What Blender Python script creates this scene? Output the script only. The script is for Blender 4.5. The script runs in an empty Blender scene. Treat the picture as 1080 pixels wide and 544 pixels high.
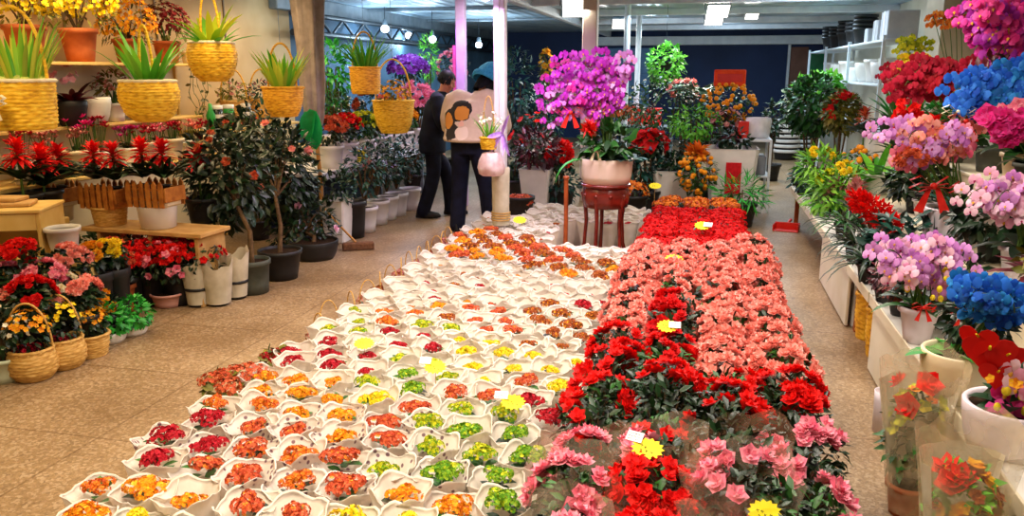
import bpy, bmesh, math, random
from math import sin, cos, pi, radians, sqrt, atan
from mathutils import Vector, Matrix, Euler

S = bpy.context.scene
COL = S.collection
V = Vector

# ------------------------------------------------------------------ camera
FPX, EYE = 848.0, 1.65
PITCH = atan(197 / FPX)
YAW = atan(205 / FPX * cos(PITCH))
RT = V((cos(YAW), sin(YAW), 0))
FW = V((-sin(YAW) * cos(PITCH), cos(YAW) * cos(PITCH), -sin(PITCH)))
UP = V((-sin(YAW) * sin(PITCH), cos(YAW) * sin(PITCH), cos(PITCH)))
EYEP = V((0, 0, EYE))
cam = bpy.data.cameras.new('camera')
camo = bpy.data.objects.new('camera', cam)
COL.objects.link(camo)
M = Matrix((RT, UP, -FW)).transposed().to_4x4()
M.translation = EYEP
camo.matrix_world = M
cam.sensor_width = 36
cam.lens = 36 * FPX / 1080
cam.clip_start = 0.05
cam.clip_end = 100
S.camera = camo

def ray(x, y):
    return RT * ((x - 540) / FPX) + UP * ((272 - y) / FPX) + FW

def az(x, y, z=0.0):
    d = ray(x, y)
    return EYEP + d * ((z - EYE) / d.z)

def ay(x, y, Y):
    d = ray(x, y)
    return EYEP + d * (Y / d.y)

def ax(x, y, X):
    d = ray(x, y)
    return EYEP + d * (X / d.x)

def px(p):
    v = V(p) - EYEP
    f = v.dot(FW)
    return 540 + FPX * v.dot(RT) / f, 272 - FPX * v.dot(UP) / f, FPX / f

def scale_at(p):
    return px(p)[2]

# ------------------------------------------------------------------ materials
def lin(h):
    h = h.lstrip('#')
    c = [int(h[i:i + 2], 16) / 255 for i in (0, 2, 4)]
    return tuple((x / 12.92 if x <= .04045 else ((x + .055) / 1.055) ** 2.4) for x in c) + (1,)

MATS = {}

def newmat(name):
    m = bpy.data.materials.new(name)
    m.use_nodes = True
    nt = m.node_tree
    b = nt.nodes['Principled BSDF']
    MATS[name] = m
    return m, nt, b

def ramp(nt, cols, interp='LINEAR'):
    r = nt.nodes.new('ShaderNodeValToRGB')
    r.color_ramp.interpolation = interp
    el = r.color_ramp.elements
    n = len(cols)
    while len(el) < n:
        el.new(0.5)
    for i, c in enumerate(cols):
        el[i].position = i / (n - 1) if interp == 'LINEAR' else i / n
        el[i].color = lin(c)
    return r

def island(name, cols, rough=.55, spec=.3, trans=0.0, sss=0.0):
    """petals and leaves: each loose piece gets its own shade"""
    m, nt, b = newmat(name)
    g = nt.nodes.new('ShaderNodeNewGeometry')
    r = ramp(nt, cols)
    nt.links.new(g.outputs['Random Per Island'], r.inputs[0])
    nt.links.new(r.outputs[0], b.inputs['Base Color'])
    b.inputs['Roughness'].default_value = rough
    b.inputs['Specular IOR Level'].default_value = spec
    if trans:
        t = nt.nodes.new('ShaderNodeBsdfTranslucent')
        mx = nt.nodes.new('ShaderNodeMixShader')
        mx.inputs[0].default_value = trans
        nt.links.new(r.outputs[0], t.inputs[0])
        nt.links.new(b.outputs[0], mx.inputs[1])
        nt.links.new(t.outputs[0], mx.inputs[2])
        nt.links.new(mx.outputs[0], nt.nodes['Material Output'].inputs[0])
    return m

def plain(name, c1, c2=None, scale=8, rough=.5, spec=.4, metal=0, bump=0, trans=0, detail=4):
    """surface with noise between two tones"""
    m, nt, b = newmat(name)
    b.inputs['Roughness'].default_value = rough
    b.inputs['Specular IOR Level'].default_value = spec
    b.inputs['Metallic'].default_value = metal
    tc = nt.nodes.new('ShaderNodeTexCoord')
    n = nt.nodes.new('ShaderNodeTexNoise')
    n.inputs['Scale'].default_value = scale
    n.inputs['Detail'].default_value = detail
    nt.links.new(tc.outputs['Object'], n.inputs['Vector'])
    r = ramp(nt, [c1, c2 or c1])
    r.color_ramp.elements[0].position = .35
    r.color_ramp.elements[1].position = .65
    nt.links.new(n.outputs['Fac'], r.inputs[0])
    nt.links.new(r.outputs[0], b.inputs['Base Color'])
    if bump:
        bp = nt.nodes.new('ShaderNodeBump')
        bp.inputs['Strength'].default_value = bump
        bp.inputs['Distance'].default_value = .01
        nt.links.new(n.outputs['Fac'], bp.inputs['Height'])
        nt.links.new(bp.outputs[0], b.inputs['Normal'])
    if trans:
        t = nt.nodes.new('ShaderNodeBsdfTranslucent')
        mx = nt.nodes.new('ShaderNodeMixShader')
        mx.inputs[0].default_value = trans
        nt.links.new(r.outputs[0], t.inputs[0])
        nt.links.new(b.outputs[0], mx.inputs[1])
        nt.links.new(t.outputs[0], mx.inputs[2])
        nt.links.new(mx.outputs[0], nt.nodes['Material Output'].inputs[0])
    return m

def emit(name, c, s):
    m, nt, b = newmat(name)
    b.inputs['Base Color'].default_value = lin(c)
    b.inputs['Emission Color'].default_value = lin(c)
    b.inputs['Emission Strength'].default_value = s
    return m

# leaves
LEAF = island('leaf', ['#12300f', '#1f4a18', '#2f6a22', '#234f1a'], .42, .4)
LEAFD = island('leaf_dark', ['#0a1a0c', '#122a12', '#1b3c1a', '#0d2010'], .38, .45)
LEAFB = island('leaf_bright', ['#459a22', '#62b82e', '#88d040', '#348a22'], .45, .35, .2)
LEAFY = island('leaf_yellow', ['#8fbf1e', '#b9d62c', '#d8d830', '#6aa822'], .45, .3, .25)
LEAFN = island('leaf_neon', ['#1c7a2a', '#2c9a34', '#3fb83c', '#176020'], .4, .4, .15)
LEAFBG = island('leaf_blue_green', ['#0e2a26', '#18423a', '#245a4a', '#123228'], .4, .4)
LEAFR = island('leaf_burgundy', ['#2a0c12', '#47101c', '#641824', '#3a0a14'], .4, .4)
LEAFO = island('leaf_olive', ['#4a5018', '#6a6a20', '#8a7a2c', '#3c4a18'], .5, .3)
# petals
PET = {}
def petal(k, cols, tr=.15):
    PET[k] = island('petal_' + k, cols, .6, .2, tr)
petal('orange', ['#c8500e', '#e4741c', '#f2a038', '#d05c14'])
petal('amber', ['#e08010', '#f2a018', '#f8c028', '#d86a10'])
petal('yellow', ['#e8b808', '#f8d814', '#fce83a', '#d8a408'])
petal('crimson', ['#8c0c18', '#b81424', '#c82034', '#a01018'])
petal('coral', ['#a83a22', '#cc5434', '#e07448', '#b84428'])
petal('rust', ['#7c3016', '#a04a22', '#bc6c34', '#8a3418'])
petal('bud', ['#98a814', '#c4c81c', '#e8dc28', '#7c9414'])
petal('green', ['#4a8a1c', '#6ca424', '#a8c42c', '#30701a'])
petal('red', ['#c00808', '#e01010', '#f01c14', '#cc0a0c'])
petal('scarlet', ['#a80608', '#d00c10', '#e4181a', '#bc080c'])
petal('salmon', ['#e27060', '#f29282', '#f9b2a4', '#ea7e6e'])
petal('pink', ['#e0607c', '#f08aa0', '#f8acb8', '#d84a6c'])
petal('hotpink', ['#d01870', '#e83090', '#f454a8', '#b81460'])
petal('magenta', ['#9a1890', '#b828b0', '#cc50c4', '#8a1288'])
petal('fuchsia', ['#b01070', '#d02490', '#e448a8', '#8c1068'])
petal('lilac', ['#c070c0', '#d890d4', '#e8b0e4', '#b460b4'])
petal('blush', ['#e8a0c0', '#f4c0d4', '#fcdce8', '#e088b0'])
petal('blue', ['#1048b8', '#1c68d8', '#3c8cf0', '#1858c8'])
petal('azure', ['#0c58a8', '#1878c8', '#3498dc', '#0c4898'])
petal('cerise', ['#8c0820', '#b01030', '#cc2040', '#a00a20'])
petal('cream', ['#e8dcb8', '#f4ecd0', '#fcf6e4', '#e0d0a0'])
petal('white', ['#e4e0dc', '#f4f2ee', '#fcfcfa', '#dcd6d0'])
petal('purple', ['#6c1c90', '#8c30b4', '#a850cc', '#581478'])
petal('kumquat', ['#d86a08', '#e88410', '#f29c1c', '#cc5a06'], 0)
petal('lip', ['#7a0848', '#98104c', '#e0a020', '#6a0840'], 0)
petal('dusty', ['#b06058', '#c88078', '#d89890', '#985048'])
petal('wine', ['#5a1018', '#7a1820', '#8c2830', '#4c0c14'])

PAPER = plain('white_paper', '#ebe2d5', '#f6efe4', 14, .65, .25, bump=.3, trans=.42)
SLEEVE = plain('kraft_sleeve', '#c9bda0', '#e0d6bc', 10, .6, .25, bump=.3, trans=.2)
POTW = plain('white_pot', '#d8d4cc', '#e8e4dc', 5, .35, .5)
POTC = plain('cream_pot', '#d8c49c', '#e6d8b4', 5, .4, .5)
POTG = plain('pale_green_pot', '#b8c4a0', '#ccd6b8', 5, .4, .5)
POTK = plain('black_pot', '#141414', '#222020', 6, .5, .4)
POTT = plain('terracotta_pot', '#a8552e', '#c06a3c', 9, .75, .2)
POTP = plain('pink_pot', '#c88878', '#d8a090', 9, .5, .3)
POTX = plain('grey_pot', '#3c4038', '#50544a', 9, .6, .3)
POTL = plain('lavender_white_pot', '#dcd0d8', '#ece2e8', 5, .3, .5)
SOIL = plain('soil', '#1c120a', '#3a281a', 60, .95, .1, bump=.5)
STEM = plain('stem_green', '#3c5a1c', '#55742a', 20, .6, .3)
BARK = plain('bark', '#4a3826', '#6a5238', 30, .9, .1, bump=.6)
WOODR = plain('red_lacquer_wood', '#5c140c', '#7a2216', 12, .25, .5)
WOODT = plain('orange_stick_wood', '#8c3c14', '#a85020', 14, .45, .4)
WOODL = plain('light_wood', '#b88a4c', '#cca264', 12, .6, .3)
WOODY = plain('yellow_wood', '#d8b05c', '#e6c67c', 6, .6, .3)
WOODB = plain('brown_picket_wood', '#a05c22', '#c68036', 22, .6, .3)
BAMBOO = plain('bamboo', '#a8712c', '#c08a44', 20, .5, .4)
METW = plain('white_metal', '#cdd4da', '#dde3e6', 6, .4, .5)
METG = plain('grey_metal', '#6c7880', '#848e94', 6, .45, .5, .4)
DARKM = plain('dark_metal', '#20262c', '#2c343a', 6, .5, .4, .3)
CREAMB = plain('cream_board', '#dccfae', '#e9dfc4', 3, .5, .35)
CREAMW = plain('white_board', '#dcd8cc', '#e9e6dc', 3, .45, .4)
RED = plain('red_plastic', '#c81c10', '#d82818', 6, .4, .4)
REDCARD = plain('red_card', '#c4141c', '#d8202a', 30, .6, .2)
ORBOX = plain('orange_red_card', '#e03c14', '#f05020', 20, .6, .2)
YEL = plain('yellow_card', '#f4dc10', '#fcea2c', 12, .55, .3)
WHT = plain('white_card', '#f2f0ea', '#fbfaf6', 12, .5, .3)
INK = plain('ink', '#1a1814', '#2a2620', 12, .7, .2)
RIB = plain('red_ribbon', '#d01408', '#e8281a', 25, .45, .4)
RIBW = plain('cream_ribbon', '#e8d8b0', '#f6ecd0', 25, .5, .3)
RIBP = plain('lilac_ribbon', '#a878d0', '#c49ae4', 25, .4, .4, trans=.2)
CLOTHG = plain('grey_cloth', '#8c8078', '#a89a90', 9, .85, .1, bump=.2)
PLG = plain('green_film', '#148c48', '#24b060', 9, .35, .5, trans=.3)
SKIN = plain('skin', '#b87858', '#c88868', 6, .5, .35)
HAIR = plain('black_hair', '#060607', '#0e0d10', 60, .6, .2)
NAVY = plain('navy_jacket_cloth', '#0a0e1c', '#121a2c', 12, .7, .2, bump=.2)
NAVYT = plain('navy_trouser_cloth', '#080a18', '#10142a', 12, .75, .2, bump=.2)
SHOE = plain('black_shoe', '#0c0c0e', '#18181a', 20, .4, .4)
TEAL = plain('teal_wool', '#2a7a9c', '#3c98ba', 60, .85, .1, bump=.5)
GLASSC = plain('bottle_dark', '#141c14', '#22301e', 8, .2, .6)
GRNL = plain('green_label', '#1f8a34', '#38a84a', 8, .4, .4)

def dots_paper():
    m, nt, b = newmat('dotted_paper')
    tc = nt.nodes.new('ShaderNodeTexCoord')
    v = nt.nodes.new('ShaderNodeTexVoronoi')
    v.inputs['Scale'].default_value = 30
    r = ramp(nt, ['#8a6870', '#f2e9df'])
    r.color_ramp.elements[0].position = .19
    r.color_ramp.elements[1].position = .26
    nt.links.new(tc.outputs['Object'], v.inputs['Vector'])
    nt.links.new(v.outputs['Distance'], r.inputs[0])
    nt.links.new(r.outputs[0], b.inputs['Base Color'])
    b.inputs['Roughness'].default_value = .6
    t = nt.nodes.new('ShaderNodeBsdfTranslucent')
    mx = nt.nodes.new('ShaderNodeMixShader')
    mx.inputs[0].default_value = .38
    nt.links.new(r.outputs[0], t.inputs[0])
    nt.links.new(b.outputs[0], mx.inputs[1])
    nt.links.new(t.outputs[0], mx.inputs[2])
    nt.links.new(mx.outputs[0], nt.nodes['Material Output'].inputs[0])
    return m
DOTP = dots_paper()

def clear_film(name, c, amt):
    m, nt, b = newmat(name)
    b.inputs['Base Color'].default_value = lin(c)
    b.inputs['Roughness'].default_value = .12
    b.inputs['Specular IOR Level'].default_value = .8
    t = nt.nodes.new('ShaderNodeBsdfTransparent')
    mx = nt.nodes.new('ShaderNodeMixShader')
    tc = nt.nodes.new('ShaderNodeTexCoord')
    n = nt.nodes.new('ShaderNodeTexNoise')
    n.inputs['Scale'].default_value = 9
    mp = nt.nodes.new('ShaderNodeMapRange')
    mp.inputs['From Min'].default_value = .3
    mp.inputs['From Max'].default_value = .75
    mp.inputs['To Min'].default_value = amt * .35
    mp.inputs['To Max'].default_value = amt * 1.9
    nt.links.new(tc.outputs['Object'], n.inputs['Vector'])
    nt.links.new(n.outputs['Fac'], mp.inputs['Value'])
    nt.links.new(mp.outputs[0], mx.inputs[0])
    nt.links.new(t.outputs[0], mx.inputs[1])
    nt.links.new(b.outputs[0], mx.inputs[2])
    nt.links.new(mx.outputs[0], nt.nodes['Material Output'].inputs[0])
    return m
FILM = clear_film('clear_film', '#f4e4c8', .15)
FILMP = clear_film('pink_film', '#f0b090', .12)

def wicker(name, cols):
    m, nt, b = newmat(name)
    tc = nt.nodes.new('ShaderNodeTexCoord')
    mpn = nt.nodes.new('ShaderNodeMapping')
    mpn.inputs['Scale'].default_value = (26, 26, 90)
    n = nt.nodes.new('ShaderNodeTexNoise')
    n.inputs['Scale'].default_value = 1
    n.inputs['Detail'].default_value = 3
    r = ramp(nt, cols)
    r.color_ramp.elements[0].position = .3
    r.color_ramp.elements[-1].position = .72
    nt.links.new(tc.outputs['Object'], mpn.inputs[0])
    nt.links.new(mpn.outputs[0], n.inputs['Vector'])
    nt.links.new(n.outputs['Fac'], r.inputs[0])
    nt.links.new(r.outputs[0], b.inputs['Base Color'])
    b.inputs['Roughness'].default_value = .6
    return m
WICK = wicker('golden_wicker', ['#c08a0c', '#f2bc1c', '#ffdf4c'])
WICKT = wicker('tan_wicker', ['#a87a34', '#cc9c4c', '#e4bc70'])
WICKO = wicker('amber_rattan', ['#b8780c', '#eaa81c', '#fac83c'])

# ------------------------------------------------------------------ mesh builder
class MB:
    def __init__(s):
        s.v, s.f, s.m, s.s = [], [], [], []

    def add(s, vs, fs, mi=0, smooth=True):
        o = len(s.v)
        s.v.extend(tuple(p) for p in vs)
        for f in fs:
            s.f.append(tuple(o + i for i in f))
            s.m.append(mi)
            s.s.append(smooth)

    def leaf(s, base, d, n, L, W, bend=.3, fold=.15, seg=3, mi=0, tip=.0):
        """strap or blade from base along d, surface normal n, bending toward -n"""
        d = V(d).normalized()
        n = V(n)
        side = d.cross(n)
        if side.length < 1e-4:
            side = d.orthogonal()
        side.normalize()
        n = side.cross(d).normalized()
        pts = []
        p = V(base)
        dd = d.copy()
        for i in range(seg + 1):
            t = i / seg
            w = W * (sin(pi * min(1, .12 + t * .88)) ** .7 if tip == 0 else (1 - t ** tip) * (.6 + .4 * min(1, 4 * t)))
            if i == seg:
                w *= .15
            nn = side.cross(dd).normalized()
            pts += [p - side * w * .5 + nn * fold * w, p, p + side * w * .5 + nn * fold * w]
            a = -bend / seg
            dd = (dd * cos(a) + nn * sin(a)).normalized()
            p = p + dd * (L / seg)
        fs = []
        for i in range(seg):
            a = i * 3
            fs += [(a, a + 1, a + 4, a + 3), (a + 1, a + 2, a + 5, a + 4)]
        s.add(pts, fs, mi)

    def petals(s, p, n, r, k=5, cup=.3, rot=0, wide=.62, mi=0, jit=None):
        n = V(n).normalized()
        a = n.orthogonal().normalized()
        b = n.cross(a)
        p = V(p)
        for i in range(k):
            t = rot + 2 * pi * i / k
            d = a * cos(t) + b * sin(t)
            e = -a * sin(t) + b * cos(t)
            w = r * wide
            c = p + n * (r * .02)
            s.add([c, c + d * r * .62 - e * w * .62 + n * cup * r * .45, c + d * r * .62 + e * w * .62 + n * cup * r * .45,
                   c + d * r + n * cup * r, c + d * r * .5 + n * cup * r * .12], [(0, 4, 2), (0, 1, 4), (4, 1, 3), (4, 3, 2)], mi)

    def double(s, p, n, r, rnd, mi=0):
        s.petals(p, n, r, 5, .25, rnd.random() * 6, .75, mi)
        s.petals(V(p) + V(n).normalized() * r * .12, n, r * .75, 5, .75, rnd.random() * 6, .7, mi)
        s.petals(V(p) + V(n).normalized() * r * .2, n, r * .42, 3, 1.3, rnd.random() * 6, .8, mi)

    def moth(s, p, n, r, mi=0, lip=1, roll=0):
        """moth orchid bloom: three sepals, two broad petals, a lip"""
        n = V(n).normalized()
        up = V((0, 0, 1))
        a = up.cross(n)
        a = a.normalized() if a.length > .01 else V((1, 0, 0))
        b = n.cross(a)
        c0, s0 = cos(roll), sin(roll)
        a, b = a * c0 + b * s0, b * c0 - a * s0
        p = V(p)
        def pet(ang, L, w, lift):
            d = a * cos(ang) + b * sin(ang)
            e = -a * sin(ang) + b * cos(ang)
            q = p + n * lift
            s.add([q, q + d * L * .35 - e * w * .42, q + d * L * .35 + e * w * .42, q + d * L * .75 - e * w * .46 + n * r * .08,
                   q + d * L * .75 + e * w * .46 + n * r * .08, q + d * L * .98 - e * w * .15 - n * r * .03, q + d * L * .98 + e * w * .15 - n * r * .03,
                   q + d * L * .55 + n * r * .18],
                  [(0, 7, 1), (0, 2, 7), (1, 7, 3), (7, 2, 4), (3, 7, 5), (7, 4, 6), (5, 7, 6)], mi)
        for ang in (pi / 2, pi * 1.18, pi * 1.82):
            pet(ang, r * .95, r * .72, -r * .04)
        for ang in (.12, pi - .12):
            pet(ang, r, r * 1.15, r * .05)
        q = p + n * r * .1
        s.add([q + b * r * .08, q - a * r * .16 - b * r * .1 + n * r * .2, q - b * r * .38 + n * r * .12, q + a * r * .16 - b * r * .1 + n * r * .2, q + n * r * .28],
              [(0, 1, 4), (1, 2, 4), (2, 3, 4), (3, 0, 4)], lip)

    def tube(s, pts, rad, n=8, mi=0, caps=True):
        pts = [V(p) for p in pts]
        if not hasattr(rad, '__len__'):
            rad = [rad] * len(pts)
        t = (pts[1] - pts[0]).normalized()
        u = t.orthogonal().normalized()
        vs = []
        for i, p in enumerate(pts):
            t = (pts[min(i + 1, len(pts) - 1)] - pts[max(i - 1, 0)]).normalized()
            u = (u - t * u.dot(t))
            u = u.normalized() if u.length > 1e-6 else t.orthogonal().normalized()
            w = t.cross(u)
            for k in range(n):
                a = 2 * pi * k / n
                vs.append(p + (u * cos(a) + w * sin(a)) * rad[i])
        fs = []
        for i in range(len(pts) - 1):
            for k in range(n):
                k2 = (k + 1) % n
                fs.append((i * n + k, i * n + k2, (i + 1) * n + k2, (i + 1) * n + k))
        s.add(vs, fs, mi)
        if caps:
            o = len(pts) - 1
            s.add(vs[:n], [tuple(range(n))[::-1]], mi, False)
            s.add(vs[o * n:], [tuple(range(n))], mi, False)

    def lathe(s, prof, n=24, c=(0, 0, 0), mi=0, wob=None, smooth=True):
        vs = []
        for j, (r, z) in enumerate(prof):
            for k in range(n):
                a = 2 * pi * k / n
                rr = r if wob is None else wob(r, z, a, j)
                vs.append((c[0] + rr * cos(a), c[1] + rr * sin(a), c[2] + z))
        fs = []
        for j in range(len(prof) - 1):
            for k in range(n):
                k2 = (k + 1) % n
                fs.append((j * n + k, j * n + k2, (j + 1) * n + k2, (j + 1) * n + k))
        s.add(vs, fs, mi, smooth)

    def disk(s, r, z, n=24, c=(0, 0), mi=0):
        s.add([(c[0] + r * cos(2 * pi * k / n), c[1] + r * sin(2 * pi * k / n), z) for k in range(n)], [tuple(range(n))], mi, False)

    def box(s, lo, hi, mi=0, bev=.004, rot=None, org=None):
        """chamfered box; rot is a Matrix applied about org"""
        x0, y0, z0 = lo
        x1, y1, z1 = hi
        b = min(bev, (x1 - x0) * .3, (y1 - y0) * .3, (z1 - z0) * .3)
        vs, idx = [], {}
        def vid(ix, iy, iz, axn):
            k = (ix, iy, iz, axn)
            if k not in idx:
                p = [x1 if ix else x0, y1 if iy else y0, z1 if iz else z0]
                sg = [-1 if ix else 1, -1 if iy else 1, -1 if iz else 1]
                for q in range(3):
                    if q != axn:
                        p[q] += sg[q] * b
                idx[k] = len(vs)
                vs.append(V(p))
            return idx[k]
        fs = []
        for q in range(3):
            o = [k for k in range(3) if k != q]
            for e in (0, 1):
                lp = []
                for (i, j) in ((0, 0), (1, 0), (1, 1), (0, 1)):
                    t = [0, 0, 0]
                    t[q], t[o[0]], t[o[1]] = e, i, j
                    lp.append(vid(*t, q))
                flip = (e == 1) != (q == 1)
                fs.append(tuple(lp if flip else lp[::-1]))
        for q in range(3):
            o = [k for k in range(3) if k != q]
            for i in (0, 1):
                for j in (0, 1):
                    t0, t1 = [0, 0, 0], [0, 0, 0]
                    t0[q], t1[q] = 0, 1
                    for t in (t0, t1):
                        t[o[0]], t[o[1]] = i, j
                    fs.append((vid(*t0, o[0]), vid(*t1, o[0]), vid(*t1, o[1]), vid(*t0, o[1])))
        for i in (0, 1):
            for j in (0, 1):
                for k in (0, 1):
                    fs.append((vid(i, j, k, 0), vid(i, j, k, 1), vid(i, j, k, 2)))
        if rot is not None:
            oo = V(org) if org is not None else (V(lo) + V(hi)) / 2
            vs = [oo + rot @ (p - oo) for p in vs]
        s.add(vs, fs, mi, False)

    def ball(s, p, r, n=8, m=6, mi=0, sq=(1, 1, 1)):
        vs, fs = [], []
        for j in range(m + 1):
            t = pi * j / m
            for k in range(n):
                a = 2 * pi * k / n
                vs.append((p[0] + r * sq[0] * sin(t) * cos(a), p[1] + r * sq[1] * sin(t) * sin(a), p[2] + r * sq[2] * cos(t)))
        for j in range(m):
            for k in range(n):
                k2 = (k + 1) % n
                fs.append((j * n + k, (j + 1) * n + k, (j + 1) * n + k2, j * n + k2))
        s.add(vs, fs, mi)

    def mesh(s, name, *mats):
        me = bpy.data.meshes.new(name)
        me.from_pydata(s.v, [], s.f)
        for m in mats:
            me.materials.append(m)
        me.polygons.foreach_set('material_index', s.m)
        me.polygons.foreach_set('use_smooth', s.s)
        me.update()
        return me

# ------------------------------------------------------------------ objects
def link(name, data, parent=None, loc=(0, 0, 0), rz=0, sc=1):
    o = bpy.data.objects.new(name, data)
    COL.objects.link(o)
    if parent is not None:
        o.parent = parent
    o.location = loc
    o.rotation_euler = (0, 0, rz)
    o.scale = (sc, sc, sc) if not hasattr(sc, '__len__') else sc
    return o

def tag(o, label, cat, group=None, kind=None):
    if label:
        o['label'] = label
    if cat:
        o['category'] = cat
    if group:
        o['group'] = group
    if kind:
        o['kind'] = kind
    return o

def thing(name, label, cat, loc, parts, group=None, rz=0, sc=1):
    """parts: (name, mesh[, dict(loc, rz, sc, label, sub=[...])])"""
    t = tag(link(name, None, None, loc, rz, sc), label, cat, group)
    t.empty_display_size = .05
    def put(ps, par):
        for p in ps:
            k = p[2] if len(p) > 2 else {}
            o = link(p[0], p[1], par, k.get('loc', (0, 0, 0)), k.get('rz', 0), k.get('sc', 1))
            if 'rot' in k:
                o.rotation_euler = k['rot']
            if 'label' in k:
                o['label'] = k['label']
            if 'kind' in k:
                o['kind'] = k['kind']
            put(k.get('sub', []), o)
    put(parts, t)
    return t

def copy_thing(src, label=None, loc=None, rz=None, sc=None, group=None):
    def rec(o, par):
        c = o.copy()
        COL.objects.link(c)
        c.parent = par
        for ch in o.children:
            rec(ch, c)
        return c
    c = rec(src, None)
    if label:
        c['label'] = label
    if group:
        c['group'] = group
    if loc is not None:
        c.location = loc
    if rz is not None:
        c.rotation_euler = (0, 0, rz)
    if sc is not None:
        c.scale = (sc,) * 3
    return c

def struct(name, mb, *mats):
    o = link(name, mb.mesh(name, *mats))
    o['kind'] = 'structure'
    return o

def rdir(r, up=0.0):
    while True:
        v = V((r.uniform(-1, 1), r.uniform(-1, 1), r.uniform(-1, 1)))
        if .05 < v.length < 1:
            v.normalize()
            if v.z >= up:
                return v

ORD = ('first second third fourth fifth sixth seventh eighth ninth tenth eleventh twelfth thirteenth fourteenth fifteenth sixteenth seventeenth '
       'eighteenth nineteenth twentieth twenty-first twenty-second twenty-third twenty-fourth twenty-fifth twenty-sixth twenty-seventh twenty-eighth '
       'twenty-ninth thirtieth thirty-first thirty-second thirty-third thirty-fourth thirty-fifth thirty-sixth thirty-seventh thirty-eighth thirty-ninth fortieth').split()
# ================================================================== setting
XL, XR, Y0, YB, ZC = -5.3, 2.7, -1.2, 20.5, 2.6

def floor_mat():
    m, nt, b = newmat('terrazzo_floor')
    N, L = nt.nodes, nt.links
    tc = N.new('ShaderNodeTexCoord')
    v = N.new('ShaderNodeTexVoronoi'); v.inputs['Scale'].default_value = 70
    v2 = N.new('ShaderNodeTexVoronoi'); v2.inputs['Scale'].default_value = 150
    n = N.new('ShaderNodeTexNoise'); n.inputs['Scale'].default_value = 1.3; n.inputs['Detail'].default_value = 5
    for q in (v, v2, n):
        L.new(tc.outputs['Object'], q.inputs['Vector'])
    r = ramp(nt, ['#6a5640', '#9c8262', '#866e4e', '#bea88a', '#907650', '#ac906c'], 'CONSTANT')
    L.new(v.outputs['Color'], r.inputs[0])
    r2 = ramp(nt, ['#765e44', '#987c58', '#b49874'])
    L.new(v2.outputs['Color'], r2.inputs[0])
    mx = N.new('ShaderNodeMix'); mx.data_type = 'RGBA'; mx.inputs[0].default_value = .55
    L.new(r.outputs[0], mx.inputs[6]); L.new(r2.outputs[0], mx.inputs[7])
    # worn, dirtier patches
    r3 = ramp(nt, ['#b8a890', '#ffffff'])
    r3.color_ramp.elements[0].position = .3
    r3.color_ramp.elements[1].position = .62
    L.new(n.outputs['Fac'], r3.inputs[0])
    mu = N.new('ShaderNodeMix'); mu.data_type = 'RGBA'; mu.blend_type = 'MULTIPLY'; mu.inputs[0].default_value = .8
    L.new(mx.outputs[2], mu.inputs[6]); L.new(r3.outputs[0], mu.inputs[7])
    br = N.new('ShaderNodeTexBrick')
    br.offset = 0
    br.inputs['Scale'].default_value = 1
    br.inputs['Brick Width'].default_value = .8
    br.inputs['Row Height'].default_value = .8
    br.inputs['Mortar Size'].default_value = .006
    br.inputs['Color1'].default_value = br.inputs['Color2'].default_value = (1, 1, 1, 1)
    br.inputs['Mortar'].default_value = (.66, .6, .54, 1)
    mp = N.new('ShaderNodeMapping'); mp.inputs['Location'].default_value = (.25, .3, 0)
    L.new(tc.outputs['Object'], mp.inputs[0]); L.new(mp.outputs[0], br.inputs['Vector'])
    m2 = N.new('ShaderNodeMix'); m2.data_type = 'RGBA'; m2.blend_type = 'MULTIPLY'; m2.inputs[0].default_value = 1
    L.new(mu.outputs[2], m2.inputs[6]); L.new(br.outputs['Color'], m2.inputs[7])
    L.new(m2.outputs[2], b.inputs['Base Color'])
    b.inputs['Roughness'].default_value = .42
    b.inputs['Specular IOR Level'].default_value = .35
    return m

def panel_mat(name, c1, c2, seam, w, h, rough=.6):
    m, nt, b = newmat(name)
    N, L = nt.nodes, nt.links
    tc = N.new('ShaderNodeTexCoord')
    mp = N.new('ShaderNodeMapping')
    br = N.new('ShaderNodeTexBrick'); br.offset = 0
    br.inputs['Scale'].default_value = 1
    br.inputs['Brick Width'].default_value = w
    br.inputs['Row Height'].default_value = h
    br.inputs['Mortar Size'].default_value = .008
    br.inputs['Color1'].default_value = lin(c1)
    br.inputs['Color2'].default_value = lin(c2)
    br.inputs['Mortar'].default_value = lin(seam)
    L.new(tc.outputs['Object'], mp.inputs[0]); L.new(mp.outputs[0], br.inputs['Vector'])
    n = N.new('ShaderNodeTexNoise'); n.inputs['Scale'].default_value = 2.5; n.inputs['Detail'].default_value = 6
    L.new(tc.outputs['Object'], n.inputs['Vector'])
    r3 = ramp(nt, ['#c8c4bc', '#ffffff'])
    r3.color_ramp.elements[0].position = .35
    r3.color_ramp.elements[1].position = .6
    L.new(n.outputs['Fac'], r3.inputs[0])
    mu = N.new('ShaderNodeMix'); mu.data_type = 'RGBA'; mu.blend_type = 'MULTIPLY'; mu.inputs[0].default_value = .7
    L.new(br.outputs['Color'], mu.inputs[6]); L.new(r3.outputs[0], mu.inputs[7])
    L.new(mu.outputs[2], b.inputs['Base Color'])
    b.inputs['Roughness'].default_value = rough
    return m, mp

FLOORM = floor_mat()
m = MB(); m.box((XL - .2, Y0, -.12), (XR + .2, YB + .2, 0), 0, .001)
struct('floor', m, FLOORM)

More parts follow.
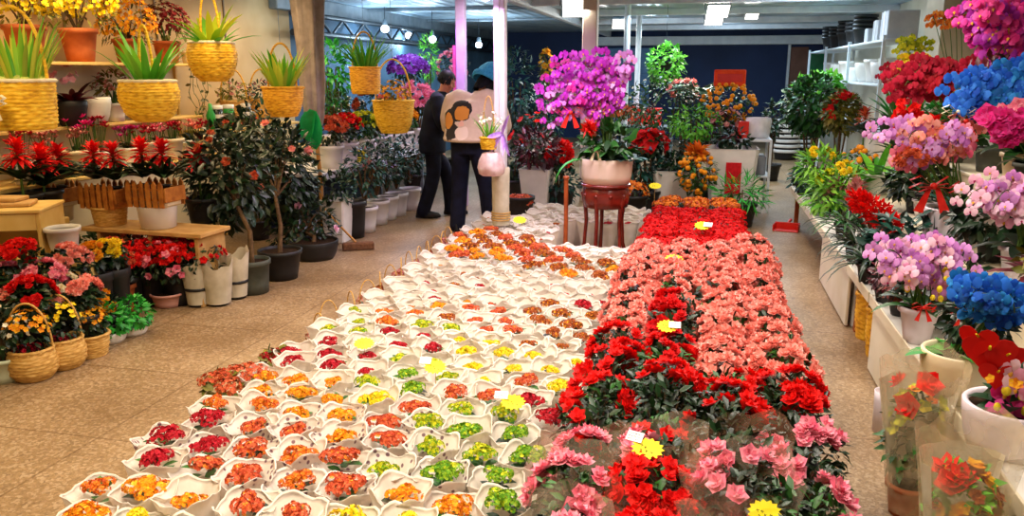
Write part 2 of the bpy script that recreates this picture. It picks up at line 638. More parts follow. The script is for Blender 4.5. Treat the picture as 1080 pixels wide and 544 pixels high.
m = MB(); m.box((XL - .15, Y0, 0), (XL, 9.9, ZC), 0, .001)
struct('wall_left', m, plain('beige_wall_paint', '#c4a270', '#d4b482', 2, .7, .2))
m = MB()
for i in range(9):
    m.box((XL, Y0 + 1.2 * i - .01, .05), (XL + .012, Y0 + 1.2 * i + .014, ZC - .02), 0, .001)
o = struct('trim_1', m, plain('wall_seam_strip', '#7c684c', '#8a7658', 4, .6))
m = MB(); m.box((XL - .15, 9.9, 0), (XL, YB, ZC), 0, .001)
struct('wall_left_rear', m, plain('blue_grey_wall', '#3c5468', '#4c6880', 1.5, .7, .2))
m = MB(); m.box((XL - .2, YB, 0), (XR + .2, YB + .15, ZC), 0, .001)
struct('wall_back', m, plain('navy_back_wall', '#122244', '#1c3058', .8, .6, .3))
m = MB(); m.box((XR, Y0, 0), (XR + .15, YB, ZC), 0, .001)
struct('wall_right', m, plain('cream_wall_paint', '#cfc4ac', '#dcd2bc', 2, .7, .2))
m = MB(); m.box((2.36, 9.5, 0), (XR, 10.2, ZC), 0, .006)
struct('pillar_right', m, plain('cream_pillar_paint', '#cfc2a6', '#dfd4ba', 2, .65, .2))

# ceiling of pressed metal sheet, ribs run across the hall
def ceil_mat():
    m, nt, b = newmat('pressed_metal_ceiling')
    N, L = nt.nodes, nt.links
    tc = N.new('ShaderNodeTexCoord')
    w = N.new('ShaderNodeTexWave'); w.wave_type = 'BANDS'; w.bands_direction = 'X'
    w.inputs['Scale'].default_value = 1.6
    w.inputs['Distortion'].default_value = .3
    L.new(tc.outputs['Object'], w.inputs['Vector'])
    n = N.new('ShaderNodeTexNoise'); n.inputs['Scale'].default_value = 1.5; n.inputs['Detail'].default_value = 6
    L.new(tc.outputs['Object'], n.inputs['Vector'])
    r = ramp(nt, ['#86a0b2', '#a4bac8', '#bccad0'])
    r.color_ramp.elements[0].position = .3
    r.color_ramp.elements[2].position = .7
    L.new(n.outputs['Fac'], r.inputs[0])
    L.new(r.outputs[0], b.inputs['Base Color'])
    bp = N.new('ShaderNodeBump'); bp.inputs['Strength'].default_value = .5; bp.inputs['Distance'].default_value = .03
    L.new(w.outputs['Fac'], bp.inputs['Height'])
    L.new(bp.outputs[0], b.inputs['Normal'])
    b.inputs['Roughness'].default_value = .45
    b.inputs['Metallic'].default_value = .2
    return m
m = MB(); m.box((XL - .2, Y0, ZC), (XR + .2, YB + .2, ZC + .1), 0, .001)
struct('ceiling', m, ceil_mat())

def beam(name, lo, hi, mat):
    m = MB(); m.box(lo, hi, 0, .01)
    return struct(name, m, mat)
beam('beam_long_centre', (-2.42, 6, 2.47), (-2.32, YB, ZC), METW)
for i, Y in enumerate((11.0, 13.2, 15.6, 18.0)):
    beam('beam_cross_%d' % (i + 1), (-2.32, Y, 2.5), (XR, Y + .09, ZC), METW)
for i, Y in enumerate((9.7, 12.2, 15.0)):
    beam('beam_left_%d' % (i + 1), (XL, Y, 2.55), (-2.42, Y + .05, ZC), METG)
beam('beam_back', (-2.6, YB - .25, 2.26), (XR, YB, 2.46), METW)
beam('beam_wall_top', (XL, 9.4, 2.4), (XL + .12, YB, ZC), METG)
# dark open truss along the rear of the side wall
m = MB()
for i in range(14):
    ya = 9.6 + i * .75
    m.tube([(XL + .2, ya, 2.36), (XL + .2, ya + .375, 2.14), (XL + .2, ya + .75, 2.36)], .02, 6)
m.tube([(XL + .2, 9.6, 2.37), (XL + .2, 20.2, 2.37)], .035, 6)
m.tube([(XL + .2, 9.6, 2.13), (XL + .2, 20.2, 2.13)], .045, 6)
struct('trim_2', m, DARKM)

# columns
m = MB(); m.box((-1.52, 10.25, 0), (-1.34, 10.43, ZC), 0, .01)
struct('pillar_centre', m, plain('pillar_paint', '#cbb49c', '#d8c6b2', 3, .6, .3))
for i, (x, y) in enumerate(((660, 80), (672, 85))):
    p = ay(x, y, 12.5 + i * 1.5)
    m = MB(); m.tube([(p.x, p.y, 0), (p.x, p.y, ZC)], .045, 10)
    struct('pillar_steel_%d' % (i + 1), m, METW)
# rear door with green pane beside it
m = MB(); m.box((1.9, YB - .06, 0), (2.3, YB, 2.2), 0, .01); m.box((1.84, YB - .1, 0), (1.9, YB, 2.28), 1, .01)
m.box((2.1, YB - .08, .9), (2.13, YB - .06, 1.05), 1, .004)
o = struct('door_1', m, plain('brown_door', '#6a4232', '#7c5040', 3, .5), METW)
m = MB(); m.box((2.34, YB - .05, .6), (2.68, YB, 2.1), 0, .01)
struct('window_1', m, plain('green_pane', '#0f5a34', '#1a7a48', 2, .2, .6))
# pale shutter panel on the back wall behind the posts
m = MB()
m.box((-2.9, YB - .05, .3), (-1.35, YB, 2.2), 0, .01)
for k in range(9):
    m.box((-2.88, YB - .07, .45 + k * .19), (-1.37, YB - .05, .58 + k * .19), 0, .006)
struct('window_2', m, plain('pale_blue_shutter', '#4a74a0', '#6890b8', 2, .5))

# ================================================================== lamps
def area_light(p, power, size, col, parent=None, rot=None, spread=180):
    l = bpy.data.lights.new('area_light', 'AREA')
    l.energy = power
    l.shape = 'RECTANGLE'
    l.size, l.size_y = size if hasattr(size, '__len__') else (size, size)
    l.color = col
    l.spread = radians(spread)
    o = bpy.data.objects.new('area_light', l)
    COL.objects.link(o)
    o.location = p
    if rot:
        o.rotation_euler = rot
    if parent is not None:
        o.parent = parent
    return o

WARM, NEUT, COOL = (1, .73, .4), (1, .89, .78), (.58, .8, 1)
LENS = emit('lamp_lens', '#fff8ec', 9)
LENSC = emit('cool_lamp_lens', '#eaf4ff', 9)
mb = MB()
mb.box((-.17, -.14, -.05), (.17, .14, 0), 0, .012)
for k in range(7):
    mb.box((-.15, -.12 + k * .038, 0), (.15, -.112 + k * .038, .03), 0, .002)
mb.tube([(-.18, 0, -.02), (-.18, 0, .09), (0, 0, .1), (.18, 0, .09), (.18, 0, -.02)], .008, 6)
FL_BODY = mb.mesh('flood_housing', METG)
mb = MB(); mb.box((-.155, -.125, -.058), (.155, .125, -.05), 0, .002)
FL_LENS = mb.mesh('flood_lens', LENS)
flood_spec = [(610, 4, 1.25, 'square white floodlight on the ceiling close to the long beam'),
              (655, 23, .95, 'tilted white floodlight beside the far end of the long beam'),
              (626, 19, .5, 'small floodlight directly under the long ceiling beam'),
              (757, 9, .95, 'upper lamp of the twin floodlights in the middle of the ceiling'),
              (753, 19, .9, 'lower lamp of the twin floodlights in the middle of the ceiling'),
              (793, 15, .6, 'small round-glow floodlight next to the twin floodlights')]
for (x, y, sc, lb) in flood_spec:
    p = az(x, y, 2.5 if y > 6 else 2.47)
    t = thing('flood_lamp', lb, 'lamp', p, [('housing', FL_BODY), ('lens', FL_LENS)], 'ceiling floodlights', 0, sc)
    t.rotation_euler = (radians(-38), 0, radians(8))
    area_light(p + V((0, -.08, -.12)), 42, .3, (1, .95, .88), None, (radians(-20), 0, 0))
mb = MB(); mb.lathe([(.004, .12), (.03, .11), (.035, .06), (.045, .03)], 12)
BULB_CAP = mb.mesh('bulb_cap', METG)
mb = MB(); mb.ball((0, 0, -.02), .065, 12, 8, 0, (1, 1, .9))
BULB = mb.mesh('bulb', LENSC)
mb = MB(); mb.tube([(0, 0, .12), (0, 0, .8)], .005, 5)
CORD = mb.mesh('bulb_cord', DARKM)
for (x, y, Y, lb) in [(313, 8, 9.2, 'round white bulb hung beside the grey cloth curtain'),
                      (406, 29, 12, 'white bulb above the hanging basket of green grass'),
                      (431, 36, 14, 'small bulb next along from the bulb above the grass basket'),
                      (456, 40, 13, 'bright bulb above the purple-flowered shelf'),
                      (505, 46, 15, 'far bulb behind the lilac-lit post')]:
    p = ay(x, y, Y)
    thing('hanging_bulb', lb, 'lamp', p, [('bulb', BULB), ('cap', BULB_CAP), ('cord', CORD, {'sc': (1, 1, max(.2, (ZC - p.z) / .8))})], 'small bulbs under the rear ceiling')
    l = bpy.data.lights.new('cool_point_light', 'POINT'); l.energy = 55 if x > 350 else 10; l.color = COOL; l.shadow_soft_size = .07
    lo = bpy.data.objects.new('cool_point_light', l); COL.objects.link(lo); lo.location = p + V((0, -.15, -.15))

# unseen shop lamps above the frame, no fixtures; some added for brightness
for (x, y, e, c, s) in [(-1.2, 1.6, 100, (1, .85, .66), (1.2, .2)), (-1.2, 3.9, 84, (1, .88, .8), (1.2, .2)), (-1.2, 6.2, 86, (.98, .83, 1), (1.2, .2)),
                        (.3, 2.6, 75, NEUT, (.3, 1.2)), (.3, 5.2, 75, NEUT, (.3, 1.2)), (.3, 7.9, 65, NEUT, (.3, 1.2)),
                        (1.0, 3.4, 55, NEUT, (.3, 1.0)), (1.0, 6.0, 55, NEUT, (.3, 1.0)),
                        (-2.7, 2.3, 62, WARM, (.3, 1.0)), (-2.8, 4.6, 42, WARM, (.3, .8)), (-4.35, 3.0, 44, WARM, (.3, 1.0)), (-4.4, 5.2, 58, WARM, (.3, 1.0)), (-4.2, 6.8, 52, WARM, (.3, .8)), (-4.4, 8.4, 40, (1, .76, .48), (.3, .6)),  # several warm ones added to light the basket fronts and side wall
                        (-2.6, 8.9, 45, (1, .92, .85), (.3, .8))]:
    area_light((x, y, ZC - .06), e * .86, s, c, spread=118 if abs(x + 1.2) < .1 else 170)
# cool lamps over the rear hall; last one added to brighten the rack
for (x, y, e) in [(-4.2, 11.5, 60), (-3.8, 15.5, 60), (-.8, 12.5, 60), (.9, 12, 50), (-.5, 17, 50), (1.5, 16.5, 40), (1.55, 13.2, 55)]:
    area_light((x, y, ZC - .14), e, .5, COOL)
# added point lights, no bulb modelled, to brighten the ceiling sheets
for (x, y, e) in [(-3.9, 10.6, 38), (-1.0, 14.4, 45), (1.2, 10.6, 38), (.4, 17.2, 34), (-3.6, 14.2, 34)]:
    l = bpy.data.lights.new('cool_point_light', 'POINT'); l.energy = e; l.color = (.66, .84, 1); l.shadow_soft_size = .08
    lo = bpy.data.objects.new('cool_point_light', l); COL.objects.link(lo); lo.location = (x, y, 2.3)

w = bpy.data.worlds.new('world')
S.world = w
w.use_nodes = True
w.node_tree.nodes['Background'].inputs[0].default_value = (.8, .86, 1, 1)
w.node_tree.nodes['Background'].inputs[1].default_value = .1
S.view_settings.view_transform = 'Standard'
S.view_settings.look = 'None'
S.view_settings.gamma = 1
S.view_settings.use_curve_mapping = False
S.view_settings.exposure = -0.86
S.cycles.max_bounces = 8
S.cycles.diffuse_bounces = 4
S.cycles.transparent_max_bounces = 12
# ================================================================== plant pieces
R0 = random.Random(7)

def pot_mesh(mat, r1=.075, r2=.1, h=.15, soil=True, lip=.008, n=24, flute=0):
    m = MB()
    prof = [(r1 * .5, 0), (r1, 0.002), (r1 + (r2 - r1) * .3, h * .3), (r1 + (r2 - r1) * .85, h * .84), (r2 + lip, h * .86), (r2 + lip, h), (r2 - .004, h), (r2 - .008, h * .88)]
    wob = (lambda r, z, a, j: r * (1 + flute * cos(12 * a))) if flute else None
    m.lathe(prof, n, wob=wob)
    m.disk(r1 * .5, 0, n)
    if soil:
        m.disk(r2 - .007, h * .9, n, mi=1)
    return m.mesh('pot', mat, SOIL)

def bowl_mesh(mat, r=.2, h=.17, rb=None, sq=0):
    m = MB()
    rb = rb or r * .72
    prof = [(rb * .5, 0), (rb, .0), (rb + (r - rb) * .55, h * .3), (r * .985, h * .75), (r, h * .96), (r - .006, h), (r - .018, h * .97), (r - .02, h * .85)]
    m.lathe(prof, 32)
    m.disk(rb * .5, 0, 32)
    m.disk(r - .019, h * .87, 32, mi=1)
    return m.mesh('pot', mat, SOIL)

def square_pot(mat, a=.1, b=.14, h=.3):
    m = MB()
    pr = [(a * .9, 0), (a, .004), (b, h - .012), (b + .006, h), (b - .012, h), (b - .014, h * .9)]
    vs, fs = [], []
    for (q, z) in pr:
        c = q * .12
        vs += [(-q + c, -q, z), (q - c, -q, z), (q, -q + c, z), (q, q - c, z), (q - c, q, z), (-q + c, q, z), (-q, q - c, z), (-q, -q + c, z)]
    for j in range(len(pr) - 1):
        for k in range(8):
            k2 = (k + 1) % 8
            fs.append((j * 8 + k, j * 8 + k2, (j + 1) * 8 + k2, (j + 1) * 8 + k))
    m.add(vs, fs, 0, False)
    m.add(vs[:8], [tuple(range(8))], 0, False)
    m.add([(-b + .01, -b + .01, h * .91), (b - .01, -b + .01, h * .91), (b - .01, b - .01, h * .91), (-b + .01, b - .01, h * .91)], [(0, 1, 2, 3)], 1, False)
    return m.mesh('pot', mat, SOIL)

def crown(rx, ry, rz, n, L, W, mat, seed, c=(0, 0, 0), droop=.4, inner=.55, up=-.75):
    r = random.Random(seed)
    m = MB()
    for i in range(n):
        d = rdir(r, up)
        k = inner + (1 - inner) * r.random() ** .5
        p = V((c[0] + d.x * rx * k, c[1] + d.y * ry * k, c[2] + d.z * rz * k))
        dd = (d + rdir(r, -1) * .7 + V((0, 0, -droop * .3))).normalized()
        s = r.uniform(.7, 1.2)
        m.leaf(p, dd, (d + V((0, 0, .8)) + rdir(r, -1) * .4), L * s, W * s, r.uniform(.1, .8), .12, 2)
    return m.mesh('foliage', mat)

def blooms_on(rx, ry, rz, n, fr, kind, mat, seed, c=(0, 0, 0), up=-.1, cluster=0, lipmat=None, face=None):
    """flowers set over the outside of a crown"""
    r = random.Random(seed)
    m = MB()
    cents = [rdir(r, up) for i in range(cluster)] if cluster else None
    for i in range(n):
        d = rdir(r, up)
        if cents:
            d = (r.choice(cents) + rdir(r, -1) * .28).normalized()
        if face is not None and d.dot(V(face)) < -.2:
            d = (d + V(face) * 1.2).normalized()
        k = r.uniform(.93, 1.06)
        p = (c[0] + d.x * rx * k, c[1] + d.y * ry * k, c[2] + d.z * rz * k)
        nn = (d + rdir(r, -1) * .35 + V((0, 0, .15))).normalized()
        f = fr * r.uniform(.8, 1.2)
        if kind == 'double':
            m.double(p, nn, f, r)
        elif kind == 'ball':
            m.ball(p, f, 8, 6)
        elif kind == 'moth':
            m.moth(p, nn, f, 0, 1, r.uniform(-.3, .3))
        elif kind == 'four':
            m.petals(p, nn, f, 4, .25, r.random() * 6, .8)
        elif kind == 'puff':
            for q in range(9):
                e = (nn + rdir(r, -1) * .9).normalized()
                m.petals(V(p) + e * f * .55, e, f * .6, 4, .3, r.random() * 6, .8)
        else:
            m.petals(p, nn, f, 5, .3, r.random() * 6, .7)
    return m.mesh('blossoms', *([mat, lipmat] if lipmat else [mat]))

def straps(n, L, W, mat, seed, spread=.6, bend=1.0, up=.6, r0=.02, fold=.2, seg=5, z=0, tip=0):
    r = random.Random(seed)
    m = MB()
    for i in range(n):
        a = 2 * pi * (i * .381966) + r.uniform(-.2, .2)
        s = r.uniform(.65, 1.1)
        k = spread * r.uniform(.4, 1.2)
        d = V((cos(a) * k, sin(a) * k, up))
        out = V((cos(a), sin(a), 0))
        nrm = V((0, 0, 1)) * k - out * up
        m.leaf((out.x * r0, out.y * r0, z), d, nrm, L * s, W * r.uniform(.8, 1.1), bend * r.uniform(.5, 1.2), fold, seg, 0, tip)
    return m.mesh('foliage', mat)

def kal_bloom(key, n, R, seed, key2=None, frac2=0, fr=.009, flat=.62, mounds=6):
    """a head of tiny four-petalled florets gathered in a few rounded umbels"""
    r = random.Random(seed)
    m = MB()
    ms = []
    for i in range(mounds):
        a = 2 * pi * i / max(1, mounds - 1) + r.uniform(-.4, .4)
        k = 0 if i == 0 else R * r.uniform(.48, .66)
        ms.append((V((cos(a) * k, sin(a) * k, (R * .42 if i == 0 else R * r.uniform(.12, .36)) * flat / .62)), R * r.uniform(.38, .52)))
    for i in range(n):
        c, q = ms[i % mounds]
        d = rdir(r, -.1)
        p = c + V((d.x * q, d.y * q, d.z * q * flat))
        lower = p.z < R * .25 and r.random() < frac2 * 1.4 or r.random() < frac2 * .5
        m.petals(p, d + rdir(r, -1) * .3, fr * r.uniform(.8, 1.25), 4, .25, r.random() * 6, .85, 1 if (key2 and lower) else 0)
    return m.mesh('blossoms', *([PET[key]] + ([PET[key2] if key2 in PET else key2] if key2 else [])))

def kal_leaves(n, L, seed, mat=LEAF, z=0):
    r = random.Random(seed)
    m = MB()
    for i in range(n):
        a = i * 2.4 + r.uniform(-.3, .3)
        o = V((cos(a), sin(a), 0))
        m.leaf((o.x * .015, o.y * .015, z + r.uniform(-.05, .0)), o + V((0, 0, r.uniform(.3, .9))), V((0, 0, 1)) - o * .3, L * r.uniform(.8, 1.2), L * .62, r.uniform(.3, 1), .1, 3)
    return m.mesh('foliage', mat)

def wrap_mesh(seed, mat, h=.285, half=.0965, rb=.05, open_=1.0):
    """pleated square of paper gathered round a pot, rim folded out and wavy"""
    r = random.Random(seed)
    m = MB()
    n = 36
    ph = [r.uniform(0, 6.28) for i in range(5)]
    am = [r.uniform(.5, 1) for i in range(5)]
    ring = []
    prof = [(0, 0.0), (.2, .18), (.5, .55), (.8, .86), (.97, .985), (1.055, .99), (.9, .935), (.6, .77)]
    for j, (q, t) in enumerate(prof):
        for k in range(n):
            a = 2 * pi * k / n
            ca, sa = cos(a), sin(a)
            sq = 1 / (abs(ca) ** 3.2 + abs(sa) ** 3.2) ** (1 / 3.2)
            rr = rb + (half * sq - rb) * q if j < 6 else half * q * (sq * .5 + .5)
            if j == 7:
                rr = half * .62
            wv = am[0] * sin(3 * a + ph[0]) + am[1] * sin(5 * a + ph[1]) + .6 * am[2] * sin(9 * a + ph[2])
            pl = sin(14 * a + ph[3]) + .6 * sin(23 * a + ph[4])
            z = h * t
            if j >= 3:
                z += .0065 * wv * (1 if j in (4, 5) else .6) + (.026 if j in (4, 5) else .014) * (abs(sin(2 * a)) ** 3 - .35) * am[3]
            if j in (1, 2, 3):
                rr += .0022 * pl
            if j >= 4:
                rr += .0022 * pl - .003 * wv
            m.v.append((rr * ca * open_, rr * sa * open_, z))
    for j in range(len(prof) - 1):
        for k in range(n):
            k2 = (k + 1) % n
            m.f.append((j * n + k, j * n + k2, (j + 1) * n + k2, (j + 1) * n + k)); m.m.append(0); m.s.append(True)
    m.f.append(tuple(range(n))[::-1]); m.m.append(0); m.s.append(False)
    return m.mesh('paper_wrap', mat)

# ================================================================== kalanchoe bed in paper
WRAPS = [wrap_mesh(i, PAPER) for i in range(6)]
WRAPD = [wrap_mesh(20 + i, DOTP) for i in range(4)]
BL = {}
def bloom(k, v):
    if (k, v) not in BL:
        spec = {'orange': ('orange', 'coral', .3), 'amber': ('amber', 'orange', .35), 'yellow': ('yellow', 'bud', .3), 'crimson': ('crimson', 'crimson', 0),
                'coral': ('coral', 'orange', .25), 'rust': ('rust', 'amber', .35), 'bud': ('bud', 'green', .55), 'green': ('green', 'bud', .3)}[k]
        BL[(k, v)] = kal_bloom(spec[0], 260, .062, hash((k, v)) % 1000 if False else sum(map(ord, k)) + v * 31, spec[1], spec[2], fr=.0076, mounds=5 + v)
    return BL[(k, v)]
KLEAF = [kal_leaves(6, .06, 3 + i, LEAF if i else LEAFD) for i in range(3)]

PHR = {'orange': 'orange-flowered', 'amber': 'orange and yellow', 'yellow': 'yellow-flowered', 'crimson': 'crimson-flowered', 'coral': 'coral-red',
       'rust': 'rust-red', 'bud': 'yellow-green', 'green': 'green-budded'}
# what colour stands where in the bed
ANCH = [(75, 540, 'amber'), (110, 525, 'orange'), (140, 540, 'yellow'), (180, 520, 'amber'), (230, 515, 'orange'), (265, 512, 'coral'), (225, 538, 'yellow'),
        (195, 477, 'crimson'), (155, 492, 'crimson'), (222, 455, 'crimson'), (225, 478, 'coral'), (255, 463, 'coral'), (262, 420, 'orange'), (290, 410, 'amber'), (345, 427, 'amber'),
        (305, 427, 'amber'), (385, 413, 'yellow'), (350, 408, 'amber'), (437, 424, 'coral'), (405, 434, 'coral'), (490, 405, 'coral'), (515, 408, 'coral'), (575, 425, 'crimson'),
        (545, 410, 'coral'), (278, 445, 'coral'), (310, 447, 'coral'), (342, 452, 'orange'), (378, 457, 'amber'), (410, 463, 'coral'), (285, 467, 'coral'), (318, 467, 'orange'),
        (368, 473, 'coral'), (330, 490, 'coral'), (290, 497, 'coral'), (375, 503, 'coral'), (320, 508, 'orange'), (345, 525, 'coral'), (395, 497, 'orange'), (475, 437, 'bud'), (455, 455, 'bud'),
        (515, 440, 'bud'), (510, 458, 'green'), (550, 460, 'green'), (450, 475, 'bud'), (485, 475, 'bud'), (410, 490, 'bud'), (430, 490, 'green'), (460, 503, 'green'), (515, 505, 'green'),
        (405, 522, 'amber'), (430, 538, 'yellow'), (365, 540, 'yellow'), (480, 532, 'amber'), (540, 430, 'bud'), (500, 435, 'bud'),
        (300, 372, 'crimson'), (335, 375, 'crimson'), (360, 377, 'crimson'), (395, 382, 'crimson'), (347, 362, 'crimson'), (415, 357, 'crimson'), (450, 355, 'crimson'), (425, 380, 'bud'), (375, 393, 'bud'),
        (405, 393, 'bud'), (435, 395, 'green'), (475, 357, 'yellow'), (500, 392, 'yellow'), (515, 372, 'yellow'), (550, 378, 'yellow'), (570, 382, 'yellow'), (598, 385, 'yellow'), (590, 393, 'yellow'), (470, 375, 'bud'),
        (490, 332, 'rust'), (510, 340, 'coral'), (520, 335, 'coral'), (560, 325, 'rust'), (590, 327, 'rust'), (590, 340, 'rust'), (600, 350, 'rust'), (575, 345, 'rust'), (555, 338, 'coral'), (615, 365, 'coral'), (615, 342, 'rust'),
        (410, 325, 'orange'), (445, 325, 'orange'), (375, 340, 'bud'), (455, 345, 'bud'), (480, 317, 'amber'), (430, 305, 'crimson'), (460, 302, 'crimson'), (490, 290, 'rust'), (510, 323, 'coral'), (505, 309, 'crimson'),
        (560, 305, 'rust'), (600, 307, 'crimson'), (620, 315, 'crimson'), (620, 300, 'crimson'), (540, 300, 'rust'), (560, 270, 'coral'), (590, 275, 'coral'), (610, 285, 'rust'), (630, 288, 'rust'), (580, 262, 'rust'),
        (500, 255, 'rust'), (480, 265, 'amber'), (515, 270, 'amber'), (540, 285, 'amber'), (520, 250, 'orange'), (560, 250, 'rust'), (600, 262, 'coral'), (560, 235, 'crimson'), (600, 235, 'crimson'), (640, 232, 'crimson'), (580, 225, 'rust')]
DENSE = [(500, 262, 26, 14), (545, 262, 30, 14), (590, 275, 34, 14), (625, 285, 30, 10), (515, 250, 30, 9)]
rb = random.Random(11)
row, Y = 0, 1.92
STEP = .186
tall_front = None
BED = []
while Y < 8.3:
    xs = [-.555 - STEP * i - (STEP * .5 if row % 2 else 0) for i in range(8)]
    n_in = 0
    for i, x in enumerate(xs[::-1]):
        if x < -1.965 or (Y > 7.5 and (x < -1.62 or x > -.52)):
            continue
        x += rb.uniform(-.008, .008)
        y = Y + rb.uniform(-.008, .008)
        if abs(x + 1.74) < .12 and abs(y - 6.9) < .12:
            continue
        if x > -1.28 and 6.25 < y < 7.42:
            continue
        u, v, s = px((x, y, .29))
        k = min(ANCH, key=lambda a: ((a[0] - u) / 1.0) ** 2 + ((a[1] - v) * 1.5) ** 2)[2]
        dense = any(((u - a) / c) ** 2 + ((v - b) / d) ** 2 < 1 for a, b, c, d in DENSE)
        dotted = (150 < u < 470 and 425 < v < 512 and rb.random() < .85)
        n_in += 1
        if dense:
            sc, z = rb.uniform(1.1, 1.45), .275
            k = rb.choice((k, k, 'rust', 'rust', 'amber', 'coral'))
        elif v > 400:
            sc, z = rb.uniform(.9, 1.25), rb.uniform(.25, .272)
        elif v > 352:
            sc, z = rb.uniform(.6, 1.0), rb.uniform(.242, .262)
        elif v > 320:
            sc, z = rb.uniform(.75, 1.05), rb.uniform(.245, .265)
        else:
            sc, z = rb.uniform(.4, .7), rb.uniform(.235, .252)
        if 318 < v < 350 and u > 540:
            sc, z = rb.uniform(.9, 1.1), .268
        lab = '%s kalanchoe in %s paper, %s from walkway side, %s row from front' % (PHR[k], 'dotted white' if dotted else 'white', ORD[n_in - 1], ORD[row])
        sub = []
        t = thing('wrapped_kalanchoe', lab, 'potted flower', (x, y, 0), [
            ('paper_wrap', rb.choice(WRAPD if dotted else WRAPS), {'rz': rb.choice((0, pi / 2, pi, -pi / 2)), 'sc': ((1, 1, rb.uniform(.93, 1.08)) if y < 3.6 else (1.07, 1.07, rb.uniform(.97, 1.03)))}),
            ('blossoms', bloom(k, rb.randrange(2)), {'loc': (rb.uniform(-.012, .012), rb.uniform(-.012, .012), z), 'rz': rb.uniform(0, 6.28), 'sc': (sc, sc * rb.uniform(.75, 1), sc)}),
            ('foliage', rb.choice(KLEAF), {'loc': (0, 0, z + .005), 'rz': rb.uniform(0, 6.28), 'sc': min(1, sc * .95)})],
            'kalanchoes in white paper on the floor', rb.uniform(-.12, .12))
        t.rotation_euler = (rb.uniform(-.05, .05), rb.uniform(-.05, .05), rb.uniform(-.12, .12))
        BED.append((x, y))
    row += 1
    Y += .178

# unwrapped bushy kalanchoes and small handled baskets along the walkway edge of the bed
KPOT = pot_mesh(POTT, .05, .065, .11, n=18)
for (u, v, key, R, lb) in [(255, 408, 'coral', .15, 'bushy coral kalanchoe without paper bulging into the walkway'),
                           (302, 380, 'crimson', .09, 'small crimson kalanchoe without paper between bushy coral one and handled baskets')]:
    p = az(u, v, .22)
    big = kal_bloom(key, 520, R, 5, 'rust', .35, .0095, .55, 9)
    thing('kalanchoe', lb, 'potted flower', (p.x - .04, p.y, 0), [
        ('pot', KPOT, {'sc': 1.4}), ('foliage', crown(R * .9, R * .9, .08, 110, .05, .035, LEAFO, 8, (0, 0, .2))), ('blossoms', big, {'loc': (0, 0, .22)})])

def wicker_mesh(prof, mat, rows=14, n=64, amp=.004, k=16, lining=None, sq=0):
    """woven tub: stacked coils pushed in and out alternately by the stakes"""
    m = MB()
    pts = []
    H = prof[-1][1]
    steps = rows * 3
    for i in range(steps + 1):
        z = H * i / steps
        for a, b in zip(prof, prof[1:]):
            if a[1] <= z <= b[1] + 1e-9:
                t = (z - a[1]) / max(1e-9, b[1] - a[1])
                pts.append((a[0] + (b[0] - a[0]) * t, z, i))
                break
    def wob(r, z, a, j):
        i = j
        row_ = i // 3
        coil = (0, .8, .8)[i % 3]
        q = r + amp * coil * (1 + .55 * sin(k * a + pi * (row_ % 2)))
        if sq:
            ca, sa = cos(a), sin(a)
            q *= 1 / (abs(ca) ** sq + abs(sa) ** sq) ** (1 / sq)
        return q
    m.lathe([(r, z) for r, z, i in pts], n, wob=wob)
    m.lathe([(pts[0][0], 0), (.001, .0)], n)
    r1 = pts[-1][0]
    def w2(r, z, a, j):
        q = r + .004 * sin(k * 2 * a + j)
        if sq:
            ca, sa = cos(a), sin(a)
            q *= 1 / (abs(ca) ** sq + abs(sa) ** sq) ** (1 / sq)
        return q
    rim = [(r1 + .010 * cos(t), H + .010 * sin(t)) for t in [pi * -.5 + pi * q / 6 * 1.5 for q in range(7)]]
    m.lathe(rim, n, mi=1 if lining else 0, wob=w2)
    m.lathe([(r1 - .012, H), (r1 - .014, H * .82)], n, mi=1 if lining else 0)
    m.disk(r1 * .97, H * .84, 24, mi=2 if lining else 1)
    return m.mesh('basket', *([mat, lining, SOIL] if lining else [mat, SOIL]))

def handle_mesh(w, h, r, mat, n=18, twist=True):
    m = MB()
    pts = [(w * cos(pi * i / n), 0, h * sin(pi * i / n) ** .85 if 0 < i < n else 0) for i in range(n + 1)]
    m.tube(pts, r, 7)
    if twist:
        for s_ in (0, pi):
            m.tube([(p[0] * (1 + .0), r * .75 * cos(i * 2.1 + s_), p[2] + r * .75 * sin(i * 2.1 + s_)) for i, p in enumerate(pts)], r * .45, 5)
    return m.mesh('handle', mat)

SB = wicker_mesh([(.05, 0), (.068, .07), (.066, .13)], WICKT, 7, 36, .003, 10)
SH = handle_mesh(.062, .19, .004, WICKT, 14, False)
SBL = [kal_bloom(k, 170, .075, 40 + i, 'rust', .3, .009, .7, 6) for i, k in enumerate(('dusty', 'rust', 'dusty'))]
edge_pts = [(341, 350), (348, 335), (372, 325), (391, 312), (404, 303), (415, 295), (425, 287), (434, 280), (443, 274), (452, 268), (461, 262), (468, 257), (475, 252)]
for i, (u, v) in enumerate(edge_pts):
    p = az(u, v, .2)
    x = min(p.x, -2.06) + R0.uniform(-.02, .0)
    parts = [('basket', SB, {'sc': (1, 1, 1.0)}), ('handle', SH, {'loc': (0, 0, .12), 'rz': R0.uniform(-.6, .6)}), ('foliage', KLEAF[1], {'loc': (0, 0, .15)})]
    if i > 2 or i == 0:
        parts.append(('blossoms', SBL[i % 3], {'loc': (0, 0, .155), 'rz': i}))
    thing('handled_flower_basket', 'little handled basket of %s flowers edging the bed, %s from the front' % (('dusty pink', 'rust-brown', 'dusty rose')[i % 3] if (i > 2 or i == 0) else 'budding green', ORD[i]),
          'flower basket', (x, p.y, 0), parts, 'handled baskets along the bed edge', i * 1.3)

